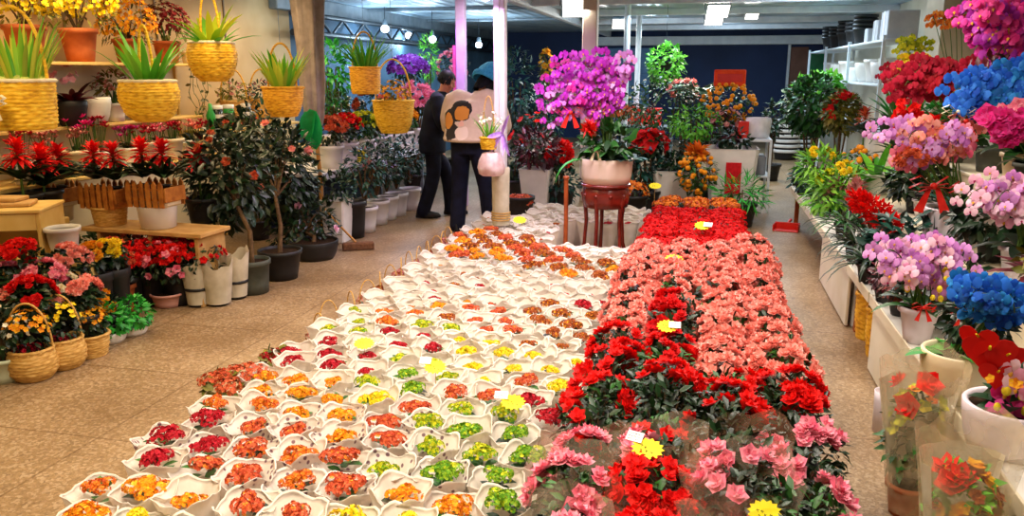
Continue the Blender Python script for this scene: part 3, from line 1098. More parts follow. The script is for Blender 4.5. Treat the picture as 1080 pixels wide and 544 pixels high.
# ================================================================== azalea bed
AZL = [crown(.135, .135, .12, 240, .042, .019, LEAFD if i < 2 else LEAF, 60 + i, (0, 0, .33)) for i in range(3)]
AZF = {}
def azf(k, v, full):
    if (k, v, full) not in AZF:
        n = {2: 92, 1: 42, 0: 18}[full]
        AZF[(k, v, full)] = blooms_on(.137, .137, .135, n, .03 if full < 2 else .027, 'double', PET[k], 70 + v + full * 7, (0, 0, .335), .05, 0 if full == 2 else (6 if full else 3))
    return AZF[(k, v, full)]
AZP = pot_mesh(POTK, .075, .1, .2, n=20)
AZS = MB()
for i in range(7):
    a = i * 2.4
    AZS.tube([(0, 0, .16), (cos(a) * .03, sin(a) * .03, .24), (cos(a) * .09, sin(a) * .09, .34)], [.008, .006, .003], 5)
AZS = AZS.mesh('stems', BARK)
KRED = [kal_bloom('scarlet', 620, .155, 90 + i, 'red', .4, .0125, .42, 10) for i in range(3)]
KORG = [kal_bloom('orange', 420, .13, 95 + i, 'coral', .4, .012, .5, 9) for i in range(2)]
AANCH = [(640, 350, 'red', 1), (690, 355, 'red', 1), (745, 345, 'red', 1), (700, 335, 'scarlet', 1), (655, 380, 'red', 1), (620, 410, 'red', 1), (715, 380, 'scarlet', 1), (740, 392, 'red', 0), (640, 425, 'red', 1), (705, 408, 'red', 1),
         (690, 425, 'red', 0), (780, 425, 'red', 1), (800, 435, 'red', 1), (720, 440, 'red', 0), (760, 445, 'red', 0), (690, 400, 'red', 1),
         (690, 262, 'salmon', 2), (720, 265, 'salmon', 2), (750, 275, 'salmon', 2), (790, 290, 'salmon', 2), (760, 300, 'salmon', 2), (700, 300, 'salmon', 1), (670, 310, 'salmon', 2), (655, 325, 'salmon', 2), (650, 315, 'salmon', 2),
         (800, 320, 'salmon', 2), (780, 350, 'salmon', 2), (810, 352, 'salmon', 2), (730, 290, 'salmon', 2), (740, 315, 'salmon', 1), (700, 318, 'salmon', 1),
         (655, 450, 'pink', 0), (725, 462, 'pink', 1), (750, 482, 'pink', 1), (800, 485, 'pink', 0), (830, 478, 'pink', 0), (620, 465, 'pink', 1), (600, 485, 'pink', 1), (580, 520, 'pink', 1), (575, 510, 'pink', 1),
         (640, 505, 'pink', 0), (690, 525, 'red', 2), (640, 540, 'red', 1), (710, 535, 'red', 2), (820, 515, 'pink', 0), (690, 490, 'pink', 0), (610, 440, 'red', 0), (760, 520, 'pink', 0)]
ra = random.Random(5)
row, Y = 0, 2.02
film_src = None
def sleeve_mesh(seed, mat, rb=.08, rt=.16, h=.46):
    r = random.Random(seed)
    ph = [r.uniform(0, 6) for i in range(4)]
    m = MB()
    m.lathe([(rb, .02), (rb + (rt - rb) * .35, h * .35), (rb + (rt - rb) * .75, h * .75), (rt, h)], 28,
            wob=lambda q, z, a, j: q * (1 + .05 * (z / h) * sin(5 * a + ph[0]) + .03 * sin(9 * a + ph[1]) * (z / h)))
    for k in range(28):
        i = len(m.v) - 28 + k
        x, y, z = m.v[i]
        m.v[i] = (x, y, z + .03 * sin(2 * 2 * pi * k / 28 + ph[2]) + .012 * sin(7 * 2 * pi * k / 28 + ph[3]))
    return m.mesh('clear_sleeve', mat)
SLV = [sleeve_mesh(i, FILMP if i % 2 else FILM) for i in range(3)]
while Y < 8.35:
    kal = Y > 6.0
    xs = (-.325, -.085, .155, .37) if not kal else (-.3, -.02, .26)
    if Y > 7.95:
        xs = (-.26, -.02, .24)
    n_in = 0
    for x in xs[::-1]:
        jit = .02
        xx, yy = x + ra.uniform(-jit, jit), Y + ra.uniform(-jit, jit)
        if kal and xx < -.2 and Y < 6.35:
            pass
        n_in += 1
        where = ', %s in from the bare aisle, %s row from front' % (ORD[n_in - 1], ORD[row])
        if kal:
            org = Y > 7.9
            sc = ra.uniform(.92, 1.08)
            zz = .34 if not org else .36
            thing('kalanchoe', ('orange potted kalanchoe' if org else 'flat-topped scarlet kalanchoe') + where, 'potted flower', (xx, yy, 0), [
                ('pot', AZP), ('foliage', AZL[1], {'loc': (0, 0, -.045), 'rz': ra.uniform(0, 6)}),
                ('blossoms', ra.choice(KORG if org else KRED), {'loc': (0, 0, zz), 'rz': ra.uniform(0, 6), 'sc': sc})], 'scarlet and orange kalanchoes behind the azaleas')
            continue
        u, v, s = px((xx, yy, .43))
        a = min(AANCH, key=lambda q: (q[0] - u) ** 2 + ((q[1] - v) * 1.4) ** 2)
        k, full = a[2], a[3]
        if 3.38 < yy < 5.95 and k != 'salmon' and xx > .1:
            k, full = 'salmon', 2
        sl = yy < 2.5 and xx < .28
        sc = ra.uniform(.95, 1.12)
        parts = [('pot', AZP), ('stems', AZS), ('foliage', ra.choice(AZL), {'rz': ra.uniform(0, 6)}),
                 ('blossoms', azf(k, ra.randrange(2), full), {'rz': ra.uniform(0, 6)})]
        if sl:
            parts.append(('clear_sleeve', ra.choice(SLV), {'rz': ra.uniform(0, 6)}))
        nm = {'red': 'red', 'scarlet': 'scarlet', 'salmon': 'salmon', 'pink': 'pink'}[k]
        d = {0: 'leafy %s azalea', 1: '%s azalea in part bloom', 2: 'fully flowering %s azalea'}[full] % nm
        thing('azalea', (d.replace('in part bloom', 'in film') if sl and full == 1 else d.replace('leafy', 'film-wrapped').replace('fully flowering', 'film-wrapped full')  if sl else d) + where, 'potted flower', (xx, yy, 0), parts, 'azaleas in the floor bed', 0, sc)
    row += 1
    Y += .235 if not kal else .27

# ------------------------------------------------------------------ price cards
def star_mesh():
    m = MB()
    n = 14
    vs = []
    for z in (0, .003):
        for k in range(n * 2):
            r = .058 if k % 2 == 0 else .046
            a = pi * k / n
            vs.append((r * 1.15 * cos(a), r * .8 * sin(a), z))
    q = n * 2
    m.add(vs, [tuple(range(q))[::-1], tuple(range(q, 2 * q))] + [(k, (k + 1) % q, q + (k + 1) % q, q + k) for k in range(q)], 0, False)
    # worn pen strokes, not readable at this size
    r = random.Random(2)
    for k in range(5):
        x, y = -.032 + k % 3 * .022 + r.uniform(-.004, .004), -.014 + k // 3 * .02 + r.uniform(-.004, .004)
        m.box((x, y, .003), (x + r.uniform(.008, .016), y + .002, .0038), 1, .0004, Matrix.Rotation(r.uniform(-.8, .8), 3, 'Z'))
        m.box((x + .004, y - .006, .003), (x + .006, y + .006, .0038), 1, .0004, Matrix.Rotation(r.uniform(-.5, .5), 3, 'Z'))
    return m.mesh('card', YEL, INK)
STAR = star_mesh()
m = MB()
m.box((-.034, -.022, 0), (.034, .022, .002), 0, .0006)
for k in range(3):
    xq = -.026
    while xq < .02:
        wq = R0.uniform(.004, .012)
        m.box((xq, -.014 + k * .012, .002), (xq + wq, -.0125 + k * .012 + R0.uniform(0, .002), .0026), 1, .0003)
        xq += wq + R0.uniform(.002, .006)
WCARD = m.mesh('white_slip', WHT, INK)
m = MB(); m.tube([(0, .02, -.2), (0, .02, 0)], .002, 5)
STICK = m.mesh('stick', WOODL)
for (u, v, z, wh, lb) in [(384, 362, .33, 0, 'yellow oval price card among the crimson kalanchoes'), (459, 387, .34, 1, 'yellow price card with white slip above the yellow kalanchoes'),
                          (541, 424, .35, 1, 'starburst price card beside the green-budded kalanchoes'), (683, 473, .5, 1, 'large starburst price card with white slip over the pink azaleas'),
                          (704, 344, .49, 2, 'pale yellow price card lying on the red azaleas'), (711, 274, .49, 0, 'bright yellow price card on the salmon azaleas'),
                          (741, 238, .46, 2, 'white-edged price card on the scarlet kalanchoes'), (548, 232, .34, 0, 'yellow price card by the white post'), (691, 196, .52, 0, 'yellow price card at the far end of the scarlet kalanchoes'),
                          (806, 540, .46, 0, 'yellow price card sticking up by the last sleeved azaleas')]:
    p = az(u, v, z)
    parts = [('card', STAR, {'rot': (radians(38), 0, 0)}), ('stick', STICK)]
    if wh:
        parts.append(('white_slip', WCARD, {'loc': (-.055, .03, .03) if wh == 1 else (.04, -.012, .012), 'rot': (radians(38), 0, radians(-15))}))
    thing('price_card', lb, 'price card', p, parts, 'yellow price cards in the flower bed', radians(12 + 17 * sin(u)), .8 if v > 300 else 1)
# ================================================================== orchids
def bez(P, A, E, n):
    return [P * (1 - t) ** 2 + A * 2 * t * (1 - t) + E * t * t for t in [i / n for i in range(n + 1)]]

def spray(P, A, E, n, fr, face, seed, mat, t0=.45, lipmat=None, stem=STEM, kind='moth', width=.05):
    """(blossom mesh, stem mesh) of one arching flower stem"""
    r = random.Random(seed)
    P, A, E = V(P), V(A), V(E)
    pts = bez(P, A, E, 14)
    m = MB()
    ped = []
    for i in range(n):
        t = t0 + (1 - t0) * (i + .3) / n
        p = P * (1 - t) ** 2 + A * 2 * t * (1 - t) + E * t * t
        d = (A - P) * (1 - t) + (E - A) * t
        side = d.cross(V(face))
        side = side.normalized() if side.length > 1e-5 else V((1, 0, 0))
        f = fr * (1.08 - .3 * max(0, t - .75) * 2) * r.uniform(.88, 1.1)
        q = p + side * width * (1 if i % 2 else -1) * r.uniform(.5, 1.1) + V(face).normalized() * r.uniform(.0, .03) + V((0, 0, r.uniform(-.015, .02)))
        ped.append((p, q))
        nn = (V(face).normalized() + rdir(r, -1) * .42 + V((0, 0, .1))).normalized()
        if kind == 'moth':
            m.moth(q, nn, f, 0, 1, r.uniform(-.35, .35))
        elif kind == 'ruffle':
            m.double(q, nn, f, r)
        else:
            m.petals(q, nn, f, 5, .3, r.random() * 6, .75)
    k0 = max(2, int(t0 * 14))
    m.tube(pts[k0:], [.0032 - .0012 * i / 14 for i in range(15 - k0)], 4, 2)
    for a, b in ped:
        m.tube([a, (a + b) / 2 + V((0, 0, .008)), b], .0014, 3, 2, False)
    st = MB()
    st.tube(pts[:k0 + 1], [.0045 - .002 * i / 14 for i in range(k0 + 1)], 5)
    return m.mesh('blossom_spray', mat, lipmat or PET['lip'], stem), st.mesh('stem', stem)

ORL = [straps(8, .22, .075, LEAFD, 31, 1.0, 1.1, .55, .02, .12, 5), straps(9, .3, .085, LEAF, 33, 1.0, 1.3, .7, .02, .12, 5)]

def bow_mesh(s, mat, seed=1):
    r = random.Random(seed)
    m = MB()
    for sg in (-1, 1):
        for k in range(2):
            pts = [V((0, 0, 0)), V((sg * s * .55, -.01 - .015 * k, s * (.45 - .3 * k))), V((sg * s, -.02, s * (.25 - .35 * k))), V((sg * s * .6, -.03, -s * (.05 + .2 * k))), V((0, -.012, 0))]
            vs = []
            for p in pts:
                vs += [p + V((0, s * .16, 0)), p - V((0, s * .16, 0))]
            m.add(vs, [(2 * i, 2 * i + 1, 2 * i + 3, 2 * i + 2) for i in range(4)], 0)
        m.add([(sg * .005, -.012, 0), (sg * s * .25, -.02, -.01), (sg * s * .75, -.03, -s * 1.1), (sg * s * .35, -.03, -s * 1.2)], [(0, 1, 2, 3)], 0)
    m.ball((0, -.015, 0), s * .16, 8, 6)
    return m.mesh('bow', mat)

def pompom_mesh(r_, mat, seed):
    """spiky gathered ribbon rosette"""
    r = random.Random(seed)
    m = MB()
    for i in range(60):
        d = rdir(r, -1)
        m.leaf((0, 0, 0), d, d.orthogonal(), r_ * r.uniform(.8, 1.1), r_ * .32, .3, .3, 2)
    return m.mesh('rosette', mat)
BOW = bow_mesh(.075, RIB)
ROS = pompom_mesh(.07, RIB, 4)
_os = [0]

def orchid(label, loc, pot, ph, arcs, key, n=11, fr=.042, face=(-.6, -.75, .15), leaves=0, cat='orchid', group=None, name='moth_orchid', extra=(), t0=.42, kind='moth', lsc=1, width=.05, lipmat=None):
    parts = []
    if pot is not None:
        parts.append(('pot', pot))
    if leaves is not None:
        parts.append(('foliage', ORL[leaves], {'loc': (0, 0, ph * .9), 'sc': lsc, 'rz': _os[0] * 1.7}))
    for i, (A, E) in enumerate(arcs):
        _os[0] += 1
        r = random.Random(_os[0])
        a = 2 * pi * i / len(arcs)
        fm, sm = spray((cos(a) * .03, sin(a) * .03, ph * .9), A, E, n, fr, face, _os[0], PET[key if isinstance(key, str) else key[i % len(key)]], t0, lipmat, kind=kind, width=width)
        parts.append(('blossom_spray', fm, {'sub': [('stem', sm)]}))
    parts += list(extra)
    return thing(name, label, cat, loc, parts, group)

def arcs(apex, end, n, sp_a=.1, sp_e=.2, seed=0, spz=.06):
    r = random.Random(seed)
    out = []
    for i in range(n):
        k = (i / (n - 1) - .5) * 2 if n > 1 else 0
        out.append((V(apex) + V((r.uniform(-1, 1) * sp_a, r.uniform(-1, 1) * sp_a, r.uniform(-1, 1) * spz)),
                    V(end) + V((r.uniform(-1, 1) * sp_e, k * sp_e, r.uniform(-1, 1) * spz * 1.6))))
    return out

# ------------------------------------------------------------------ the big display orchid on its lacquered stand
SX, SY = -.82, 7.15
m = MB()
H = .68
for k in range(5):
    pass
def stand_leg(a, r0=.19, r1=.215):
    mm = MB()
    prof = [(r0 * .88, H - .04), (r0 * 1.02, H - .12), (r0 * .95, H - .22), (r0 * .9, H * .5), (r0 * .98, .12), (r1, .03), (r1 + .03, 0.0)]
    pts = [(cos(a) * q, sin(a) * q, max(z, .016)) for q, z in prof]
    mm.tube(pts, [.022, .024, .02, .017, .016, .018, .016], 8)
    return mm.mesh('leg', WOODR)
m = MB(); m.lathe([(.001, H - .035), (.2, H - .035), (.222, H - .025), (.225, H - .01), (.215, H), (.001, H)], 36)
top = m.mesh('top', WOODR)
m = MB(); m.lathe([(.165, H - .22), (.195, H - .21), (.2, H - .16), (.21, H - .1), (.2, H - .05), (.19, H - .035)], 36, wob=lambda r, z, a, j: r * (1 + .02 * cos(10 * a)))
for k in range(10):
    a = 2 * pi * k / 10
    m.ball((cos(a) * .208, sin(a) * .208, H - .1), .018, 6, 5)
apron = m.mesh('apron', WOODR)
thing('plant_stand', 'round dark red lacquered plant stand under the big magenta orchid pot', 'plant stand', (SX, SY, 0),
      [('top', top), ('apron', apron)] + [('leg', stand_leg(pi / 2 + .3 + 2 * pi * k / 5)) for k in range(5)])
PB = bowl_mesh(plain('pale_bowl_glaze', '#dcc6b2', '#e6d4c2', 4, .3, .5), .235, .22, .205)
A_, E_ = [], []
ar = []
r = random.Random(3)
for i in range(16):
    fx = -.68 - r.uniform(-.05, .1) + .08 * (i % 3)
    ar.append((V((-.08 + .12 * (i / 15) + r.uniform(-.1, .1), r.uniform(-.12, .12), 1.30 + r.uniform(-.14, .08) - .1 * (i % 3))),
               V((fx + .0225 * i * (.6), r.uniform(-.12, .12), .56 + .36 * (i / 15) - .08 * (i % 3) + r.uniform(-.03, .05)))))
for i in range(8):
    ar.append((V((.06, r.uniform(-.1, .1), 1.18 + r.uniform(-.08, .06))), V((.0 + .03 * i - .3 * (i % 2), r.uniform(-.1, .1), .78 + .04 * i))))
BIGL = straps(18, .38, .085, LEAF, 44, .75, 1.2, 1.0, .05, .12, 5)
BIGD = straps(1, .42, .11, LEAFN, 5, 1.2, 1.7, .5, .03, .12, 6)
m = MB()
r = random.Random(8)
for i in range(14):
    a = i * 2.4
    m.leaf((cos(a) * .08, sin(a) * .08, .02), (cos(a), sin(a), .8), (0, 0, 1), .17, .08, .8, .1, 4)
IVY = m.mesh('foliage', LEAFBG)
orchid('huge arching magenta orchid in a cream pot on the red stand', (SX, SY, H + .001), PB, .21, ar, ('magenta', 'magenta', 'lilac', 'magenta', 'fuchsia'), 17, .046, (-.15, -.95, .2), None, extra=[
    ('foliage', BIGL, {'loc': (0, 0, .19)}), ('foliage', crown(.2, .18, .15, 90, .16, .07, LEAF, 46, (0, 0, .34), up=-.5)), ('drooping_leaf', BIGD, {'loc': (-.12, -.05, .2), 'rz': radians(190), 'label': 'long bright green leaf'}), ('foliage', IVY, {'loc': (.13, -.04, .17)}),
    ('bow', bow_mesh(.11, RIB, 2), {'loc': (-.30, -.18, .62), 'label': 'red ribbon bow'}), ('rosette', pompom_mesh(.095, RIB, 5), {'loc': (-.13, -.25, .5), 'label': 'red ribbon rosette'}),
    ('bow', bow_mesh(.07, RIBW, 2), {'loc': (-.07, -.2, .3), 'label': 'cream ribbon bow'})], t0=.26, width=.075)
# plain orange-brown stake in front of the stand
p = az(598, 262, .02)
m = MB(); m.tube([(0, 0, 0), (.004, 0, .35), (0, 0, .72)], [.021, .019, .02], 10); m.lathe([(.02, .715), (.028, .725), (.026, .745), (.001, .752)], 12)
q = link('wooden_stake', m.mesh('wooden_stake', WOODT)); q.location = (-1.16, 7.02, 0)
tag(q, 'slim orange-brown wooden stake standing beside the red plant stand', 'stake')

# ------------------------------------------------------------------ white post with its basket, lilac lamp and an added lilac spot
m = MB()
m.box((-.05, -.05, 0), (.05, .05, ZC), 0, .008)
m.tube([(0, -.052, .5), (.006, -.054, 1.2), (0, -.052, ZC)], .006, 5)
post = m.mesh('post', plain('white_post_paint', '#cfc6c8', '#e0d8da', 6, .5, .3))
m = MB()
m.lathe([(.082, .30), (.08, .45), (.076, .62), (.079, .8), (.072, .82)], 16, wob=lambda r, z, a, j: r * (1 + .06 * sin(4 * a + z * 9)))
sheet = m.mesh('paper_sleeve', SLEEVE)
m = MB()
for k in range(4):
    m.lathe([(.086, .34 + k * .022), (.091, .345 + k * .022), (.086, .352 + k * .022)], 14)
tie = m.mesh('twine', WICKT)
thing('white_post', 'square white post rising from the bed beside the woman in the blue hat', 'post', (-1.74, 6.95, 0), [('post', post), ('paper_sleeve', sheet, {'label': 'cream paper wrapped round the foot'}), ('twine', tie)])
# lilac grow lamp at the head of the post
p = V((-1.82, 6.8, 2.27))
m = MB(); m.lathe([(.02, .16), (.04, .13), (.055, .06), (.06, .0)], 14); b1 = m.mesh('housing', METW)
m = MB(); m.lathe([(.06, 0), (.05, -.03), (.02, -.045), (.001, -.048)], 14); b2 = m.mesh('lens', emit('lilac_lens', '#d8b8ff', 7))
t = thing('grow_lamp', 'lilac glowing grow lamp at the head of the white post', 'lamp', p, [('housing', b1), ('lens', b2)]); t.rotation_euler = (radians(25), radians(-40), 0)
l = bpy.data.lights.new('lilac_spot', 'SPOT'); l.energy = 55; l.color = (.76, .46, 1); l.spot_size = radians(150); l.shadow_soft_size = .06
lo = bpy.data.objects.new('lilac_spot', l); COL.objects.link(lo); lo.location = p + V((-.02, -.1, -.1)); lo.rotation_euler = (radians(10), 0, 0)
# farther lilac-lit post; part of the lilac light is put into its paint
q = ay(487, 95, 9.6)
m = MB(); m.box((-.055, -.055, 0), (.055, .055, ZC), 0, .008); post2 = m.mesh('post', plain('lilac_tinted_post', '#b898c8', '#c8acd8', 6, .5, .3))
m = MB(); m.box((-.09, -.07, 1.2), (-.056, -.02, 1.95), 0, .004); strip = m.mesh('price_strip', plain('magenta_strip', '#b83878', '#cc5090', 20, .6))
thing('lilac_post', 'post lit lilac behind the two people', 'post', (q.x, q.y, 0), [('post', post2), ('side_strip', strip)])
l = bpy.data.lights.new('lilac_spot', 'SPOT'); l.energy = 90; l.color = (.55, .2, 1); l.spot_size = radians(140); l.shadow_soft_size = .08  # added purple spot without a lamp body, tints the farther post
lo = bpy.data.objects.new('lilac_spot', l); COL.objects.link(lo); lo.location = (q.x + .2, q.y - .5, 2.3); lo.rotation_euler = (radians(15), radians(-12), 0)

# small yellow basket of green plant hung on the post, lilac ribbon and pale bag
p = ay(517, 157, 6.8)
bk = wicker_mesh([(.062, 0), (.074, .06), (.072, .1)], WICK, 6, 32, .003, 8)
gp = straps(26, .26, .016, LEAFB, 15, .55, .5, 1, .015, .2, 4, tip=2)
gf = blooms_on(.12, .09, .1, 26, .016, 'star', PET['cream'], 6, (0, 0, .22))
thing('hanging_flower_basket', 'small yellow basket with a green plant hung on the white post', 'hanging basket', (p.x - .005, p.y - .03, p.z), [('basket', bk), ('handle', handle_mesh(.05, .36, .005, WICKT, 16, False), {'loc': (0, 0, .09)}), ('foliage', gp, {'loc': (0, 0, .08)}), ('blossoms', gf)])
m = MB()
r = random.Random(3)
for i in range(5):
    a = i * 1.25
    m.leaf((0, 0, .18), (cos(a) * .5, -.2, -1 + i * .3), (0, -1, .2), .24, .05, .5 * (-1) ** i, .25, 6)
q = link('ribbon', m.mesh('ribbon', RIBP)); q.scale = (.6, .8, .95); q.location = (p.x + .12, p.y - .04, p.z - .03)
tag(q, 'lilac ribbon tied on the white post above the paper bag', 'ribbon')
m = MB()
m.lathe([(.085, 0), (.11, .02), (.118, .07), (.1, .13), (.075, .19), (.05, .2)], 20, wob=lambda r, z, a, j: r * (1 + .12 * sin(5 * a + j) * (.4 + z * 3)))
m.disk(.085, 0, 20)
q = link('plastic_bag', m.mesh('plastic_bag', plain('pink_white_bag', '#dcb4b4', '#f0dcd8', 16, .4, .4, bump=.3, trans=.3))); q.location = (p.x + .02, p.y - .04, p.z - .225)
tag(q, 'crumpled pinkish plastic bag hung on the white post under the yellow basket', 'bag')

# ================================================================== people
def skin(nodes, edges, root, sub=2):
    names = list(nodes)
    me = bpy.data.meshes.new('tmp')
    me.from_pydata([nodes[k][0] for k in names], [(names.index(a), names.index(b)) for a, b in edges], [])
    o = bpy.data.objects.new('tmp', me)
    COL.objects.link(o)
    o.modifiers.new('s', 'SKIN').use_smooth_shade = True
    if not me.skin_vertices:
        bpy.context.view_layer.objects.active = o
        bpy.ops.mesh.customdata_skin_add()
    for i, k in enumerate(names):
        q = nodes[k][1]
        me.skin_vertices[0].data[i].radius = q if hasattr(q, '__len__') else (q, q)
        me.skin_vertices[0].data[i].use_root = (k == root)
    sb = o.modifiers.new('u', 'SUBSURF'); sb.levels = sub; sb.render_levels = sub
    dg = bpy.context.evaluated_depsgraph_get()
    out = bpy.data.meshes.new_from_object(o.evaluated_get(dg))
    vs = [tuple(v.co) for v in out.vertices]
    fs = [tuple(p.vertices) for p in out.polygons]
    bpy.data.objects.remove(o)
    bpy.data.meshes.remove(me)
    bpy.data.meshes.remove(out)
    return vs, fs

def fuse(m, name, mat, vox=.008, smooth=4):
    me = m.mesh('tmp', mat)
    o = bpy.data.objects.new('tmp', me)
    COL.objects.link(o)
    rm = o.modifiers.new('r', 'REMESH'); rm.mode = 'VOXEL'; rm.voxel_size = vox; rm.use_smooth_shade = True
    sm = o.modifiers.new('m', 'SMOOTH'); sm.iterations = smooth; sm.factor = .5
    dg = bpy.context.evaluated_depsgraph_get()
    out = bpy.data.meshes.new_from_object(o.evaluated_get(dg))
    out.name = name
    if not out.materials:
        out.materials.append(mat)
    bpy.data.objects.remove(o)
    bpy.data.meshes.remove(me)
    return out

def lim(m, pts, rad, n=12, sub=3, mi=0):
    """a tapering limb, ends rounded, through a smoothed polyline"""
    pts = [V(p) for p in pts]
    P, Rr = [], []
    k = len(pts)
    for i in range(k - 1):
        p0, p1, p2, p3 = pts[max(i - 1, 0)], pts[i], pts[i + 1], pts[min(i + 2, k - 1)]
        for s in range(sub):
            t = s / sub
            P.append(.5 * ((2 * p1) + (p2 - p0) * t + (2 * p0 - 5 * p1 + 4 * p2 - p3) * t * t + (3 * p1 - p0 - 3 * p2 + p3) * t ** 3))
            Rr.append(rad[i] + (rad[i + 1] - rad[i]) * t)
    P.append(pts[-1]); Rr.append(rad[-1])
    m.tube(P, Rr, n, mi)
    m.ball(P[0], Rr[0], n, 8, mi)
    m.ball(P[-1], Rr[-1], n, 8, mi)

def torso(m, rings, n=28, mi=0):
    """stack of elliptical sections (x, y, z, half width, half depth) capped at both ends"""
    vs, fs = [], []
    for (x, y, z, a, b) in rings:
        for k in range(n):
            t = 2 * pi * k / n
            vs.append((x + a * cos(t), y + b * sin(t), z))
    for j in range(len(rings) - 1):
        for k in range(n):
            k2 = (k + 1) % n
            fs.append((j * n + k, j * n + k2, (j + 1) * n + k2, (j + 1) * n + k))
    fs.append(tuple(range(n))[::-1])
    fs.append(tuple((len(rings) - 1) * n + k for k in range(n)))
    m.add(vs, fs, mi)

def head(m, c, tilt, turn):
    """skull, jaw, nose, brows, lips and ears; looks along +y before tilt and turn"""
    h = MB()
    h.ball((0, 0, .03), .082, 20, 16, 0, (.93, 1.12, 1.05))
    h.ball((0, .028, -.045), .062, 18, 12, 0, (.92, 1.0, 1.05))
    h.ball((0, .055, -.092), .028, 12, 10, 0, (1.1, .9, .8))
    h.tube([(0, .088, .022), (0, .103, -.008), (0, .112, -.022)], [.010, .012, .015], 8)
    h.ball((-.013, .1, -.026), .009, 8, 6); h.ball((.013, .1, -.026), .009, 8, 6)
    for s in (-1, 1):
        h.ball((s * .031, .079, .026), .019, 10, 8, 0, (1.1, .5, .5))
        h.ball((s * .04, .065, -.02), .028, 10, 8)
        h.ball((s * .08, -.002, -.004), .026, 10, 8, 0, (.35, .7, 1.15))
    h.ball((0, .086, -.052), .02, 10, 8, 0, (1.2, .5, .3)); h.ball((0, .083, -.063), .018, 10, 8, 0, (1.1, .5, .4))
    Rm = Matrix.Rotation(turn, 3, 'Z') @ Matrix.Rotation(tilt, 3, 'X')
    m.add([V(c) + Rm @ V(p) for p in h.v], h.f)
    return Rm

def hand(m, w, d, up, side, curl=.8, s=1.0):
    """palm, four unequal bent fingers and a thumb from the palm's side; w wrist, d pointing, up back of hand"""
    d, up = V(d).normalized(), V(up).normalized()
    x = d.cross(up).normalized() * side
    w = V(w)
    pm = MB()
    pm.ball((0, 0, 0), 1, 12, 8)
    cen = w + d * .05 * s
    m.add([cen + x * p[0] * .042 * s + d * p[1] * .055 * s + up * p[2] * .016 * s for p in pm.v], pm.f)
    for i, L in enumerate((.068, .078, .072, .056)):
        b = w + d * .09 * s + x * (.030 - .02 * i) * s
        pts, dd = [b - d * .02 * s], d.copy()
        p = b
        for k, q in enumerate((.45, .32, .26)):
            a = curl * (.35 + .3 * k)
            dd = (dd * cos(a) - up * sin(a)).normalized()
            pts.append(p)
            p = p + dd * L * q * s
        pts.append(p)
        lim(m, pts, [.0095, .0092, .0085, .008, .007], 8, 2)
    b = w + d * .03 * s + x * .035 * s
    t1 = b + (x * .7 + d * .6 - up * .2) * .035 * s
    lim(m, [b, t1, t1 + (d * .9 + x * .2 - up * .4) * .03 * s, t1 + (d * .9 - up * .6) * .052 * s], [.014, .0115, .010, .008], 8, 2)

def shoe_mesh(mat, L=.28):
    m = MB()
    n = 20
    vs = []
    for (z, gx, gy, sh) in ((0, .043, .14, 0), (.012, .047, .145, 0), (.03, .047, .143, 0), (.055, .043, .128, -.008), (.075, .038, .085, -.05), (.1, .036, .055, -.075), (.11, .03, .048, -.078)):
        for k in range(n):
            t = 2 * pi * k / n
            y = sin(t)
            w = gx * (1 - .18 * (y < 0) * abs(y)) * (1 if y < .3 else 1 - .25 * (y - .3))
            vs.append((w * cos(t), gy * y + sh + .055, z))
    fs = [tuple(range(n))[::-1]]
    for j in range(6):
        for k in range(n):
            k2 = (k + 1) % n
            fs.append((j * n + k, j * n + k2, (j + 1) * n + k2, (j + 1) * n + k))
    fs.append(tuple(6 * n + k for k in range(n)))
    m.add(vs, fs)
    return m.mesh('shoe', mat)
SHOEM = shoe_mesh(SHOE)

